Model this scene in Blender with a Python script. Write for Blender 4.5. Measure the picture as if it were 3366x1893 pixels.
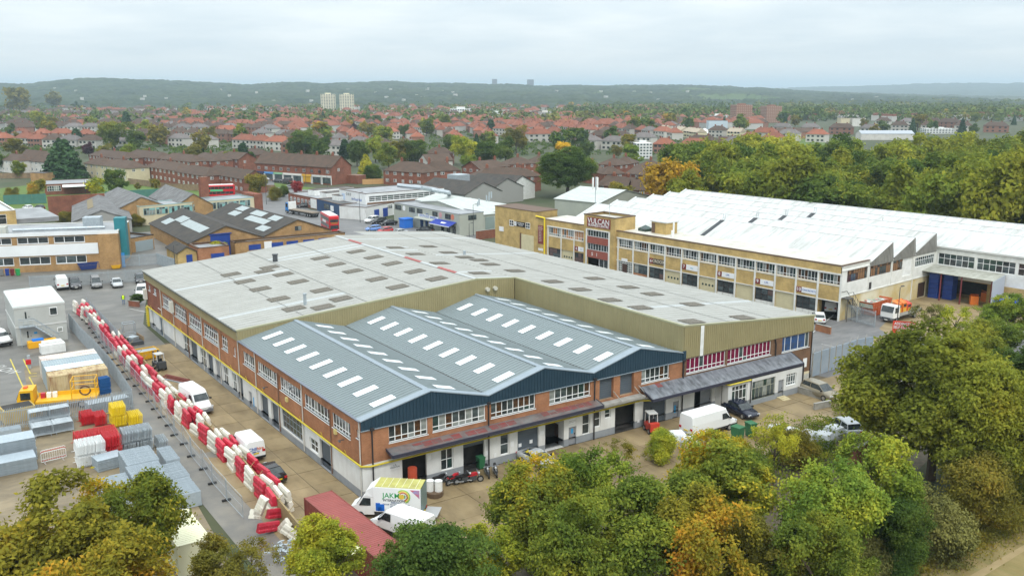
import bpy, math, random
import numpy as np
from mathutils import Matrix, Vector
random.seed(7); rng = np.random.default_rng(11)
for _o in list(bpy.data.objects): bpy.data.objects.remove(_o)
SC = bpy.context.scene; COL = SC.collection
SC.render.engine = 'CYCLES'
R_ = math.radians
# ------------------------------------------------------------------ camera
CAM = np.array([-30.114, -68.651, 34.457]); YAW, PIT, ROL, FPX = .5861, .2125, -.0017, 3018.3
FW = np.array([math.sin(YAW)*math.cos(PIT), math.cos(YAW)*math.cos(PIT), -math.sin(PIT)])
_r = np.array([math.cos(YAW), -math.sin(YAW), 0]); _u = np.cross(_r, FW)
RT = _r*math.cos(ROL)+_u*math.sin(ROL); UP = -_r*math.sin(ROL)+_u*math.cos(ROL)
cam = bpy.data.cameras.new('camera'); co = bpy.data.objects.new('camera', cam); COL.objects.link(co)
m = Matrix(((RT[0], UP[0], -FW[0], CAM[0]), (RT[1], UP[1], -FW[1], CAM[1]), (RT[2], UP[2], -FW[2], CAM[2]), (0, 0, 0, 1)))
co.matrix_world = m
cam.sensor_width = 36; cam.lens = FPX/3366*36; cam.clip_end = 40000; cam.clip_start = .5
SC.camera = co
# ------------------------------------------------------------------ light
SUN_EL, SUN_AZ = 52, 200          # compass style: azimuth measured from +Y towards +X
W = bpy.data.worlds.new('World'); SC.world = W; W.use_nodes = True
nt = W.node_tree; N = nt.nodes; L = nt.links; N.clear()
out = N.new('ShaderNodeOutputWorld'); bg = N.new('ShaderNodeBackground')
sky = N.new('ShaderNodeTexSky'); sky.sky_type = 'NISHITA'; sky.sun_disc = False
sky.sun_elevation = R_(SUN_EL); sky.sun_rotation = R_(SUN_AZ); sky.dust_density = 3; sky.altitude = 100
SKY_STRENGTH, CLOUD = .1, 8.0
tc = N.new('ShaderNodeTexCoord'); sep = N.new('ShaderNodeSeparateXYZ')
L.new(tc.outputs['Generated'], sep.inputs[0])
# overcast gradient: (1 + 2 sin e) / 3 of the zenith value
ma = N.new('ShaderNodeMath'); ma.operation = 'MAXIMUM'; ma.inputs[1].default_value = 0
L.new(sep.outputs['Z'], ma.inputs[0])
mb = N.new('ShaderNodeMath'); mb.operation = 'MULTIPLY_ADD'; mb.inputs[1].default_value = 1.55; mb.inputs[2].default_value = 1.0
L.new(ma.outputs[0], mb.inputs[0])
# cloud texture: stretch direction so that clouds lie in flat banks
dv = N.new('ShaderNodeVectorMath'); dv.operation = 'DIVIDE'
cz = N.new('ShaderNodeMath'); cz.operation = 'ADD'; cz.inputs[1].default_value = .10; L.new(ma.outputs[0], cz.inputs[0])
cb = N.new('ShaderNodeCombineXYZ')
for i in range(3): L.new(cz.outputs[0], cb.inputs[i])
L.new(tc.outputs['Generated'], dv.inputs[0]); L.new(cb.outputs[0], dv.inputs[1])
nz = N.new('ShaderNodeTexNoise'); nz.inputs['Scale'].default_value = .9; nz.inputs['Detail'].default_value = 7; nz.inputs['Roughness'].default_value = .52
L.new(dv.outputs[0], nz.inputs['Vector'])
cr = N.new('ShaderNodeValToRGB'); e = cr.color_ramp.elements
e[0].position = .34; e[0].color = (.655, .745, .80, 1); e[1].position = .64; e[1].color = (.845, .90, .915, 1)
L.new(nz.outputs['Fac'], cr.inputs[0])
# paler, warmer band low on the horizon
hz = N.new('ShaderNodeMapRange'); hz.inputs['From Min'].default_value = .0; hz.inputs['From Max'].default_value = .055
hz.interpolation_type = 'SMOOTHSTEP'; hz.inputs['To Min'].default_value = 1; hz.inputs['To Max'].default_value = 0
L.new(ma.outputs[0], hz.inputs[0])
hm = N.new('ShaderNodeMix'); hm.data_type = 'RGBA'; L.new(hz.outputs[0], hm.inputs[0]); L.new(cr.outputs[0], hm.inputs[6]); hm.inputs[7].default_value = (.87, .885, .86, 1)
ml = N.new('ShaderNodeVectorMath'); ml.operation = 'SCALE'; L.new(hm.outputs[2], ml.inputs[0]); L.new(mb.outputs[0], ml.inputs['Scale'])
m2 = N.new('ShaderNodeVectorMath'); m2.operation = 'SCALE'; L.new(ml.outputs[0], m2.inputs[0]); m2.inputs['Scale'].default_value = CLOUD
mx = N.new('ShaderNodeMix'); mx.data_type = 'RGBA'; mx.inputs[0].default_value = .9
L.new(sky.outputs[0], mx.inputs[6]); L.new(m2.outputs[0], mx.inputs[7])
L.new(mx.outputs[2], bg.inputs[0]); bg.inputs[1].default_value = SKY_STRENGTH
L.new(bg.outputs[0], out.inputs[0])
sd = bpy.data.lights.new('sun', 'SUN'); sd.energy = 1.3; sd.angle = R_(14); sd.color = (1, .96, .9)
so = bpy.data.objects.new('sun', sd); COL.objects.link(so)
_d = Vector((math.sin(R_(SUN_AZ))*math.cos(R_(SUN_EL)), math.cos(R_(SUN_AZ))*math.cos(R_(SUN_EL)), math.sin(R_(SUN_EL))))
so.rotation_euler = _d.to_track_quat('Z', 'Y').to_euler(); so.location = (0, 0, 300)
v = SC.view_settings; v.view_transform = 'Standard'; v.look = 'None'; v.gamma = 1; v.use_curve_mapping = False; v.exposure = .5
cy = SC.cycles; cy.use_denoising = True
try: cy.denoiser = 'OPENIMAGEDENOISE'
except Exception: pass
cy.max_bounces = 5; cy.diffuse_bounces = 3; cy.glossy_bounces = 2; cy.transmission_bounces = 3; cy.transparent_max_bounces = 8; cy.volume_bounces = 0
cy.caustics_reflective = False; cy.caustics_refractive = False; cy.sample_clamp_indirect = 6
# ------------------------------------------------------------------ helpers
GZ = -.2                                   # level of the ground
def at(u, v, z=GZ):                        # point of the place at height z on the sight line of a photo pixel
    D = FW+RT*(u-1683)/FPX-UP*(v-946.5)/FPX
    return CAM+D*((z-CAM[2])/D[2])
def where(p, rows=('in the farthest rows', 'in the middle rows', 'in the nearest rows'), cut=(385, 430)):
    d = np.array([p[0], p[1], GZ])-CAM; w = d@FW; u = 1683+FPX*(d@RT)/w; v = 946.5-FPX*(d@UP)/w
    return ('at the left' if u < 620 else 'near the twin towers' if u < 1250 else 'in the middle' if u < 1800 else 'left of the brick towers' if u < 2420 else 'on the right')+', '+rows[int(v > cut[0])+int(v > cut[1])]
def depth(P): return float((np.array(P)-CAM)@FW)
def ZV(x, y, s): return lambda a, b, z=GZ: at(x+a/s, y+b/s, z)
class Frame:                               # o: origin; u: left to right seen from outside; n: outward
    def __init__(s, o, u):
        s.o = np.array(o, float); u = np.array([u[0], u[1], 0.]); s.u = u/np.linalg.norm(u); s.n = np.array([s.u[1], -s.u[0], 0.])
        s.rz = math.atan2(s.u[1], s.u[0])
    def P(s, a, z, t=0): return s.o+s.u*a+s.n*t+np.array([0, 0, z])
LOC = {}
def loc_of(p): return LOC.get(p.name, np.zeros(3)) if p else np.zeros(3)
def put(o, parent):
    COL.objects.link(o)
    if parent is not None:
        o.parent = parent; LOC[o.name] = loc_of(parent)
    return o
def tag(o, label=None, cat=None, group=None, kind=None):
    if label: o['label'] = label
    if cat: o['category'] = cat
    if group: o['group'] = group
    if kind: o['kind'] = kind
    return o
def thing(name, label, cat, loc=(0, 0, 0), rz=0, group=None):
    o = bpy.data.objects.new(name, None); COL.objects.link(o); o.location = [float(x) for x in loc]; o.rotation_euler[2] = rz; o.empty_display_size = .3
    LOC[o.name] = np.array(loc, float)
    return tag(o, label, cat, group)
class MB:
    def __init__(s): s.v = []; s.f = []; s.m = []; s.mi = 0; s.T = None
    def add(s, vs, fs, mi=None):
        b = len(s.v)
        if s.T is not None: vs = [s.T(p) for p in vs]
        s.v += [tuple(p) for p in vs]; s.f += [tuple(i+b for i in f) for f in fs]; s.m += [s.mi if mi is None else mi]*len(fs)
        return s
    def quad(s, a, b, c, d, mi=None): return s.add([a, b, c, d], [(0, 1, 2, 3)], mi)
    BF = [(0, 3, 2, 1), (4, 5, 6, 7), (0, 1, 5, 4), (1, 2, 6, 5), (2, 3, 7, 6), (3, 0, 4, 7)]
    def box(s, x0, x1, y0, y1, z0, z1, mi=None):
        return s.add([(x0, y0, z0), (x1, y0, z0), (x1, y1, z0), (x0, y1, z0), (x0, y0, z1), (x1, y0, z1), (x1, y1, z1), (x0, y1, z1)], s.BF, mi)
    def fbox(s, fr, a0, a1, z0, z1, t0, t1, mi=None):
        P = fr.P
        return s.add([P(a0, z0, t1), P(a1, z0, t1), P(a1, z0, t0), P(a0, z0, t0), P(a0, z1, t1), P(a1, z1, t1), P(a1, z1, t0), P(a0, z1, t0)], s.BF, mi)
    def rbox(s, c, sz, rz=0, mi=None):       # box about centre-bottom c, turned by rz
        cs, sn = math.cos(rz), math.sin(rz); hx, hy = sz[0]/2, sz[1]/2
        q = [(-hx, -hy), (hx, -hy), (hx, hy), (-hx, hy)]
        vs = [(c[0]+x*cs-y*sn, c[1]+x*sn+y*cs, c[2]+z) for z in (0, sz[2]) for x, y in q]
        return s.add(vs, s.BF, mi)
    def tube(s, a, b, r0, r1=None, n=6, mi=None, cap=True):
        r1 = r0 if r1 is None else r1
        a = Vector([float(x) for x in a]); b = Vector([float(x) for x in b]); d = (b-a)
        if d.length < 1e-6: return s
        q = d.to_track_quat('Z', 'Y'); vs = []
        for c, r in ((a, r0), (b, r1)):
            for i in range(n):
                t = 2*math.pi*i/n; vs.append(c+q@Vector((r*math.cos(t), r*math.sin(t), 0)))
        fs = [(i, (i+1) % n, n+(i+1) % n, n+i) for i in range(n)]
        if cap: fs += [tuple(range(n-1, -1, -1)), tuple(range(n, 2*n))]
        return s.add(vs, fs, mi)
    def path(s, pts, r, n=6, mi=None):
        for a, b in zip(pts, pts[1:]): s.tube(a, b, r, r, n, mi)
        return s
    def prism(s, poly, ex, mi=None, mcap=None):       # polygon (3-d points) pushed along ex
        n = len(poly); ex = np.array(ex, float); p = [np.array(q, float) for q in poly]
        s.add(p+[q+ex for q in p], [(i, (i+1) % n, n+(i+1) % n, n+i) for i in range(n)], mi)
        return s.add(p+[q+ex for q in p], [tuple(range(n-1, -1, -1)), tuple(range(n, 2*n))], mi if mcap is None else mcap)
    def loft(s, rings, mi=None, cap=True):
        n = len(rings[0]); vs = [p for r in rings for p in r]; fs = []
        for k in range(len(rings)-1):
            for i in range(n):
                j = (i+1) % n; fs.append((k*n+i, k*n+j, (k+1)*n+j, (k+1)*n+i))
        if cap: fs += [tuple(range(n-1, -1, -1)), tuple(range((len(rings)-1)*n, len(rings)*n))]
        return s.add(vs, fs, mi)
    def disc(s, c, ax, r, w, n=14, mi=None):
        c = np.array(c, float); ax = np.array(ax, float); return s.tube(c-ax*w/2, c+ax*w/2, r, r, n, mi)
    def build(s, name, mats, parent=None, smooth=False):
        o = bpy.data.objects.new(name, s.mesh(name, mats, loc_of(parent), smooth)); return put(o, parent)
    def mesh(s, name, mats, off=(0, 0, 0), smooth=False):
        me = bpy.data.meshes.new(name)
        v = np.array(s.v, float)-np.array(off)
        me.from_pydata(v.tolist(), [], s.f)
        if not isinstance(mats, (list, tuple)): mats = [mats]
        for q in mats: me.materials.append(q)
        if len(mats) > 1: me.polygons.foreach_set('material_index', np.array(s.m, np.int32))
        if smooth: me.polygons.foreach_set('use_smooth', np.ones(len(s.f), bool))
        me.update(); return me
def quads_mesh(name, V, mats, mi=None):     # V: (n, 4, 3) array
    n = len(V); me = bpy.data.meshes.new(name)
    me.vertices.add(4*n); me.vertices.foreach_set('co', V.reshape(-1).astype(np.float32))
    me.loops.add(4*n); me.loops.foreach_set('vertex_index', np.arange(4*n, dtype=np.int32))
    me.polygons.add(n); me.polygons.foreach_set('loop_start', np.arange(0, 4*n, 4, dtype=np.int32))
    for q in (mats if isinstance(mats, (list, tuple)) else [mats]): me.materials.append(q)
    if mi is not None: me.polygons.foreach_set('material_index', mi.astype(np.int32))
    me.update(calc_edges=True); return me
def inst(name, me, parent=None, loc=(0, 0, 0), rz=0, mat=None, slot=0, scale=None, local=False):
    o = bpy.data.objects.new(name, me)
    l = np.array(loc, float)-(0 if local else loc_of(parent)); o.location = l.tolist(); o.rotation_euler[2] = rz
    if scale is not None: o.scale = scale if hasattr(scale, '__len__') else (scale,)*3
    put(o, parent)
    if mat is not None: paint(o, mat, slot)
    return o
def paint(o, mat, slot=0):
    o.material_slots[slot].link = 'OBJECT'; o.material_slots[slot].material = mat
def copy_tree(o, parent=None):
    c = o.copy(); COL.objects.link(c)
    if parent is not None: c.parent = parent
    for ch in o.children: copy_tree(ch, c)
    return c
# ------------------------------------------------------------------ materials
MATS = {}
def mat(name, col, rough=.75, var=None, vs=3., vd=4, bump=0, bs=None, metal=0, spec=.4, coord='Object', rnd=0, streak=None, col3=None, emit=0):
    if name in MATS: return MATS[name]
    M = bpy.data.materials.new(name); MATS[name] = M; M.use_nodes = True
    t = M.node_tree; n = t.nodes; l = t.links; b = n['Principled BSDF']
    c = (*col, 1); b.inputs['Base Color'].default_value = c; b.inputs['Roughness'].default_value = rough
    b.inputs['Metallic'].default_value = metal; b.inputs['Specular IOR Level'].default_value = spec
    if var or bump or streak or rnd:
        if coord == 'World':
            g = n.new('ShaderNodeNewGeometry'); vec = g.outputs['Position']
        else:
            g = n.new('ShaderNodeTexCoord'); vec = g.outputs[coord]
        src = None
        if var:
            z = n.new('ShaderNodeTexNoise'); z.inputs['Scale'].default_value = vs; z.inputs['Detail'].default_value = vd; z.inputs['Roughness'].default_value = .6
            l.new(vec, z.inputs['Vector'])
            r = n.new('ShaderNodeValToRGB'); e = r.color_ramp.elements
            e[0].position = .36; e[0].color = c; e[1].position = .66; e[1].color = (*var, 1)
            if col3: q = e.new(.8); q.color = (*col3, 1)
            l.new(z.outputs['Fac'], r.inputs[0]); src = r.outputs[0]
        if streak:                          # (scale vector, colour, amount): dirt or weather in lines
            mp = n.new('ShaderNodeMapping'); mp.inputs['Scale'].default_value = streak[0]; l.new(vec, mp.inputs[0])
            z2 = n.new('ShaderNodeTexNoise'); z2.inputs['Scale'].default_value = 1; z2.inputs['Detail'].default_value = 4; z2.inputs['Roughness'].default_value = .65; l.new(mp.outputs[0], z2.inputs['Vector'])
            rr = n.new('ShaderNodeMapRange'); rr.inputs['From Min'].default_value = .42; rr.inputs['From Max'].default_value = .72; rr.inputs['To Max'].default_value = streak[2]; l.new(z2.outputs['Fac'], rr.inputs[0])
            x = n.new('ShaderNodeMix'); x.data_type = 'RGBA'; l.new(rr.outputs[0], x.inputs[0])
            if src: l.new(src, x.inputs[6])
            else: x.inputs[6].default_value = c
            x.inputs[7].default_value = (*streak[1], 1); src = x.outputs[2]
        if rnd:
            oi = n.new('ShaderNodeObjectInfo'); mr = n.new('ShaderNodeMapRange'); mr.inputs['To Min'].default_value = 1-rnd; mr.inputs['To Max'].default_value = 1+rnd; l.new(oi.outputs['Random'], mr.inputs[0])
            x = n.new('ShaderNodeVectorMath'); x.operation = 'SCALE'; l.new(mr.outputs[0], x.inputs['Scale'])
            if src: l.new(src, x.inputs[0])
            else: x.inputs[0].default_value = col
            src = x.outputs[0]
        if src: l.new(src, b.inputs['Base Color'])
        if bump:
            z = n.new('ShaderNodeTexNoise'); z.inputs['Scale'].default_value = bs or vs*4; z.inputs['Detail'].default_value = 5; l.new(vec, z.inputs['Vector'])
            bp = n.new('ShaderNodeBump'); bp.inputs['Strength'].default_value = bump; bp.inputs['Distance'].default_value = .05; l.new(z.outputs['Fac'], bp.inputs['Height']); l.new(bp.outputs[0], b.inputs['Normal'])
    if emit: b.inputs['Emission Color'].default_value = c; b.inputs['Emission Strength'].default_value = emit
    return M
def brickmat(name, c1, c2, mortar, bw=.225, bh=.075, rough=.85, stain=None):
    if name in MATS: return MATS[name]
    M = bpy.data.materials.new(name); MATS[name] = M; M.use_nodes = True
    t = M.node_tree; n = t.nodes; l = t.links; b = n['Principled BSDF']; b.inputs['Roughness'].default_value = rough; b.inputs['Specular IOR Level'].default_value = .25
    g = n.new('ShaderNodeNewGeometry'); sp = n.new('ShaderNodeSeparateXYZ'); l.new(g.outputs['Position'], sp.inputs[0])
    sn = n.new('ShaderNodeSeparateXYZ'); l.new(g.outputs['Normal'], sn.inputs[0])
    ax = n.new('ShaderNodeMath'); ax.operation = 'ABSOLUTE'; l.new(sn.outputs['X'], ax.inputs[0])
    gt = n.new('ShaderNodeMath'); gt.operation = 'GREATER_THAN'; gt.inputs[1].default_value = .7; l.new(ax.outputs[0], gt.inputs[0])
    mxx = n.new('ShaderNodeMix'); l.new(gt.outputs[0], mxx.inputs[0]); l.new(sp.outputs['X'], mxx.inputs[2]); l.new(sp.outputs['Y'], mxx.inputs[3])
    cb = n.new('ShaderNodeCombineXYZ'); l.new(mxx.outputs[0], cb.inputs[0]); l.new(sp.outputs['Z'], cb.inputs[1])
    k = n.new('ShaderNodeTexBrick'); l.new(cb.outputs[0], k.inputs['Vector']); k.inputs['Scale'].default_value = 1
    k.inputs['Brick Width'].default_value = bw; k.inputs['Row Height'].default_value = bh; k.inputs['Mortar Size'].default_value = .009; k.inputs['Mortar Smooth'].default_value = .1
    k.inputs['Color1'].default_value = (*c1, 1); k.inputs['Color2'].default_value = (*c2, 1); k.inputs['Mortar'].default_value = (*mortar, 1); k.inputs['Bias'].default_value = -.1
    z = n.new('ShaderNodeTexNoise'); z.inputs['Scale'].default_value = .5; z.inputs['Detail'].default_value = 6; z.inputs['Roughness'].default_value = .7; l.new(g.outputs['Position'], z.inputs['Vector'])
    mr = n.new('ShaderNodeMapRange'); mr.inputs['From Min'].default_value = .3; mr.inputs['From Max'].default_value = .7; mr.inputs['To Min'].default_value = .68; mr.inputs['To Max'].default_value = 1.28; l.new(z.outputs['Fac'], mr.inputs[0])
    x = n.new('ShaderNodeVectorMath'); x.operation = 'SCALE'; l.new(k.outputs['Color'], x.inputs[0]); l.new(mr.outputs[0], x.inputs['Scale']); l.new(x.outputs[0], b.inputs['Base Color'])
    bp = n.new('ShaderNodeBump'); bp.invert = True; bp.inputs['Strength'].default_value = .4; bp.inputs['Distance'].default_value = .01; l.new(k.outputs['Fac'], bp.inputs['Height']); l.new(bp.outputs[0], b.inputs['Normal'])
    return M
LEAFK = 1.75
def leafmat(name, cols, patch=.8, trans=.38, rnd=.12, patch_amt=.7):
    if name in MATS: return MATS[name]
    M = bpy.data.materials.new(name); MATS[name] = M; M.use_nodes = True
    t = M.node_tree; n = t.nodes; l = t.links; n.clear()
    o = n.new('ShaderNodeOutputMaterial'); g = n.new('ShaderNodeNewGeometry'); tc = n.new('ShaderNodeTexCoord'); oi = n.new('ShaderNodeObjectInfo')
    add = n.new('ShaderNodeVectorMath'); add.operation = 'ADD'; l.new(tc.outputs['Object'], add.inputs[0])
    sc = n.new('ShaderNodeMath'); sc.operation = 'MULTIPLY'; sc.inputs[1].default_value = 57; l.new(oi.outputs['Random'], sc.inputs[0]); l.new(sc.outputs[0], add.inputs[1])
    z = n.new('ShaderNodeTexNoise'); z.inputs['Scale'].default_value = patch; z.inputs['Detail'].default_value = 3; l.new(add.outputs[0], z.inputs['Vector'])
    mr = n.new('ShaderNodeMapRange'); mr.inputs['From Min'].default_value = .3; mr.inputs['From Max'].default_value = .7; l.new(z.outputs['Fac'], mr.inputs[0])
    mx = n.new('ShaderNodeMix'); mx.inputs[0].default_value = patch_amt; l.new(g.outputs['Random Per Island'], mx.inputs[2]); l.new(mr.outputs[0], mx.inputs[3])
    r = n.new('ShaderNodeValToRGB'); el = r.color_ramp.elements
    for i, (p, c) in enumerate(cols):
        q = el[i] if i < 2 else el.new(p)
        q.position = p; q.color = (*[min(x*LEAFK, .8) for x in c], 1)
    l.new(mx.outputs[0], r.inputs[0])
    v = n.new('ShaderNodeMapRange'); v.inputs['To Min'].default_value = 1-rnd; v.inputs['To Max'].default_value = 1+rnd; l.new(oi.outputs['Random'], v.inputs[0])
    s = n.new('ShaderNodeVectorMath'); s.operation = 'SCALE'; l.new(r.outputs[0], s.inputs[0]); l.new(v.outputs[0], s.inputs['Scale'])
    d = n.new('ShaderNodeBsdfDiffuse'); l.new(s.outputs[0], d.inputs[0])
    if trans:
        tr = n.new('ShaderNodeBsdfTranslucent'); l.new(s.outputs[0], tr.inputs[0]); ms = n.new('ShaderNodeMixShader'); ms.inputs[0].default_value = trans
        l.new(d.outputs[0], ms.inputs[1]); l.new(tr.outputs[0], ms.inputs[2]); l.new(ms.outputs[0], o.inputs[0])
    else: l.new(d.outputs[0], o.inputs[0])
    return M
WHITE = mat('white paint', (.78, .79, .77), .6, (.66, .67, .64), 1.2)
UPVC = mat('white window frame', (.82, .83, .82), .4)
GLASS = [mat('dark pane', (.012, .018, .02), .06, (.05, .06, .06), 1.5, spec=.6), mat('grey pane', (.10, .13, .13), .1, (.03, .04, .045), .8, spec=.6),
         mat('pale blind behind pane', (.34, .36, .33), .15, (.18, .2, .19), 1.1, spec=.6), mat('green pane', (.035, .075, .06), .08, (.015, .03, .03), 1., spec=.6),
         mat('brown goods behind pane', (.12, .055, .02), .12, (.03, .02, .015), 3.5, spec=.6)]
MAGENTA = mat('magenta curtain behind pane', (.2, .008, .05), .2, (.13, .006, .035), 3, spec=.6)
BLUEP = mat('blue curtain behind pane', (.03, .09, .25), .12, (.05, .07, .12), 1.5, spec=.6)
GREYM = mat('grey painted metal', (.22, .24, .26), .5, (.27, .28, .3), 1)
DGREY = mat('dark grey metal', (.06, .065, .07), .5)
BLACK = mat('black plastic', (.012, .012, .014), .45)
RUBBER = mat('tyre rubber', (.018, .018, .018), .85)
RIM = mat('wheel rim', (.4, .41, .42), .35, metal=.6)
GALV = mat('galvanised steel', (.34, .39, .42), .45, (.44, .49, .52), 2.5, metal=.35)
YELLOW = mat('yellow gas pipe paint', (.62, .5, .03), .5, (.5, .4, .03), 2)
RUST = mat('rusty steel', (.2, .075, .035), .8, (.11, .04, .02), 4)
WOOD = mat('weathered timber', (.3, .21, .12), .85, (.2, .14, .08), 4)
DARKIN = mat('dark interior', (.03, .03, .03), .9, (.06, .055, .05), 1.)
LAMPRED = mat('red lamp lens', (.4, .01, .015), .2)
LAMPW = mat('headlamp lens', (.6, .62, .64), .1)
PLATEY = mat('yellow number plate', (.7, .52, .02), .4)
PLATEW = mat('white number plate', (.75, .75, .7), .4)
# ================================================================== terrain
def vnoise(x, y, seed=0):
    xi = np.floor(x).astype(np.int64); yi = np.floor(y).astype(np.int64); fx = x-xi; fy = y-yi
    fx = fx*fx*(3-2*fx); fy = fy*fy*(3-2*fy)
    def h(a, b):
        n = (a*374761393+b*668265263+seed*1442695041) & 0xffffffff
        n = ((n ^ (n >> 13))*1274126177) & 0xffffffff
        return ((n ^ (n >> 16)) & 0xffff)/65535.
    return (h(xi, yi)*(1-fx)+h(xi+1, yi)*fx)*(1-fy)+(h(xi, yi+1)*(1-fx)+h(xi+1, yi+1)*fx)*fy
def fbm(x, y, o=4, seed=0):
    s = 0; a = .5
    for k in range(o): s = s+a*vnoise(x*2**k, y*2**k, seed+k); a *= .5
    return s
def sheet(name, pts, m, z, th=.0):
    mb = MB(); n = len(pts); mb.add([(p[0], p[1], z) for p in pts], [tuple(range(n))])
    a = sum(pts[i][0]*pts[(i+1) % n][1]-pts[(i+1) % n][0]*pts[i][1] for i in range(n))
    if a < 0: mb.f = [tuple(reversed(mb.f[0]))]
    return tag(mb.build(name, m), kind='structure')
GRASS = mat('grass', (.10, .155, .025), .95, (.07, .12, .02), .12, 6, coord='World', bump=.3, bs=3)
GARDEN = mat('garden ground', (.04, .058, .02), .95, (.075, .075, .04), .05, 6, coord='World', col3=(.10, .10, .085))
ASPHALT = mat('asphalt', (.135, .135, .135), .55, (.19, .185, .18), .22, 7, coord='World', bump=.15, bs=8, streak=((.3, 1.2, 1), (.085, .085, .088), .7))
ASPHALT2 = mat('worn yard asphalt', (.125, .12, .11), .5, (.18, .17, .15), .15, 7, coord='World', bump=.15, bs=6, streak=((.25, .6, 1), (.07, .068, .062), .7))
CONC = mat('brown stained concrete', (.31, .235, .128), .55, (.215, .157, .078), .33, 8, coord='World', bump=.12, bs=5, rnd=.10, streak=((.5, .18, 1), (.11, .078, .04), .6))
CONCG = mat('joint dirt between slabs', (.09, .075, .05), .9, (.13, .105, .07), 2, coord='World')
EARTH = mat('stubble field earth', (.20, .145, .055), .95, (.26, .2, .085), .5, 8, coord='World', bump=.4, bs=3, streak=((.9, .08, 1), (.15, .15, .045), .6))
# base sheet out to the horizon
mbg = MB(); mbg.box(-16000, 16000, -3000, 22000, GZ-3.05, GZ-.05); tag(mbg.build('ground', GARDEN), kind='structure')
g = at
V4_ = ZV(2400, 700, 2.6346)
# near yards and roads
tag(sheet('concrete_yard_base', [(-11, -40), (75, -14), (66, -1), (66, 12), (-1.5, 62), (-9.4, 62)], CONCG, GZ-.03), kind='structure')
sheet('entrance_asphalt', [(-60, 60), (-2, 60), (-2, 75), (6, 108), (52, 122), (52, 172), (-60, 172)], ASPHALT2, GZ-.022)
sheet('estate_road', [(58.2, 12), (66, -12), (110, -14), (95, 30), (72, 120), (58, 150), (48, 136), (56, 82)], ASPHALT, GZ-.018)
sheet('high_road', [(44, 132), (58, 131), (84, 116), (92, 128), (82, 152), (70, 190), (78, 245), (98, 300), (60, 320), (56, 250), (50, 190)], ASPHALT, GZ-.014)
sheet('storage_yard', [(-75, -20), (-14, -25), (-11.5, 20), (-10.4, 60), (-11.5, 66), (-75, 66)], mat('storage yard concrete', (.27, .21, .125), .55, (.17, .135, .08), .2, 8, coord='World', bump=.12, bs=5, streak=((.2, .5, 1), (.075, .058, .038), .75)), GZ-.026)
sheet('parking_asphalt', [g(0, 1080)[:2], g(60, 1080)[:2], g(95, 1320)[:2], g(0, 1400)[:2]], ASPHALT2, GZ-.012)
sheet('barrier_lane', [(-11.3, -22), (-6.5, -22), (-9.0, 62), (-12.2, 76), (-14.5, 74), (-12.4, 40)], mat('wet lane asphalt', (.115, .11, .1), .4, (.2, .18, .145), .3, 7, coord='World', bump=.1), GZ-.010)
# concrete slabs of the apron and the alley, each its own piece
SLY = tag(bpy.data.objects.new('concrete_yard', None), kind='structure'); COL.objects.link(SLY)
def slab(x0, x1, y0, y1):
    mb = MB(); dz = random.uniform(-.006, .012); j = .025
    q = [(x0+j, y0+j), (x1-j, y0+j), (x1-j, y1-j), (x0+j, y1-j)]
    k = -.0195
    z = [GZ+dz+random.uniform(-.012, .012) for _ in q]
    top = [(x+k*y, y, z[i]) for i, (x, y) in enumerate(q)]; bot = [(a, b, GZ-.02) for a, b, c in top]
    mb.add(bot+top, MB.BF); return mb.build('concrete_slab', CONC, SLY)
for j in range(21):                        # alley along the brick wall
    y0 = -8+j*3.3
    for x0, x1 in ((-8.6, -5.0), (-5.0, -2.6), (-2.6, -.05)):
        slab(x0, x1, y0+random.uniform(-.1, .1)*0, y0+3.3)
for i in range(17):                        # apron along the front
    x0 = -.05+i*4.0
    for y0, y1 in ((-4.0, -.05), (-8., -4.), (-12.5, -8.)):
        if j: slab(x0, x0+4.0, y0, y1)
# field and path in the near right corner
tag(sheet('stubble_field', [g(2850, 1940)[:2], g(2960, 1893)[:2], g(3170, 1795)[:2], g(3366, 1700)[:2], g(3900, 1470)[:2], (170, -120), (20, -160)], EARTH, GZ+.01), kind='structure')
sheet('field_path', [g(3120, 1930)[:2], g(3420, 1760)[:2], g(3420, 1778)[:2], g(3190, 1920)[:2]], mat('trodden earth', (.32, .245, .125), .95, (.26, .19, .09), .6, coord='World'), GZ+.02)
# greens near the houses
sheet('playing_field', [g(-200, 640)[:2], g(560, 560)[:2], g(1050, 620)[:2], g(1050, 665)[:2], g(560, 670)[:2], g(-200, 760)[:2]], GRASS, GZ-.03)
sheet('shop_forecourt', [g(850, 610)[:2], g(1190, 640)[:2], g(1200, 690)[:2], g(940, 655)[:2]], ASPHALT, GZ-.02)
tag(sheet('verge', [g(1000, 640)[:2], g(1180, 632)[:2], g(1180, 648)[:2], g(1010, 660)[:2]], GRASS, GZ-.008), kind='structure')
sheet('distant_meadow', [g(2360, 466)[:2], g(2700, 455)[:2], g(2720, 478)[:2], g(2400, 484)[:2]], GRASS, GZ-.02)
sheet('brown_yard', [p[:2] for p in (V4_(1290, 1000), V4_(1565, 745), V4_(1720, 690), V4_(2420, 790), V4_(2700, 1000), V4_(1430, 1090))], CONC, GZ-.012)
sheet('pavement_corner', [p[:2] for p in (V4_(1160, 1115), V4_(1400, 1045), V4_(1500, 1150), V4_(1300, 1160))], mat('tan paving', (.36, .27, .15), .7, (.3, .22, .12), 1., coord='World'), GZ-.006)
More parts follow.
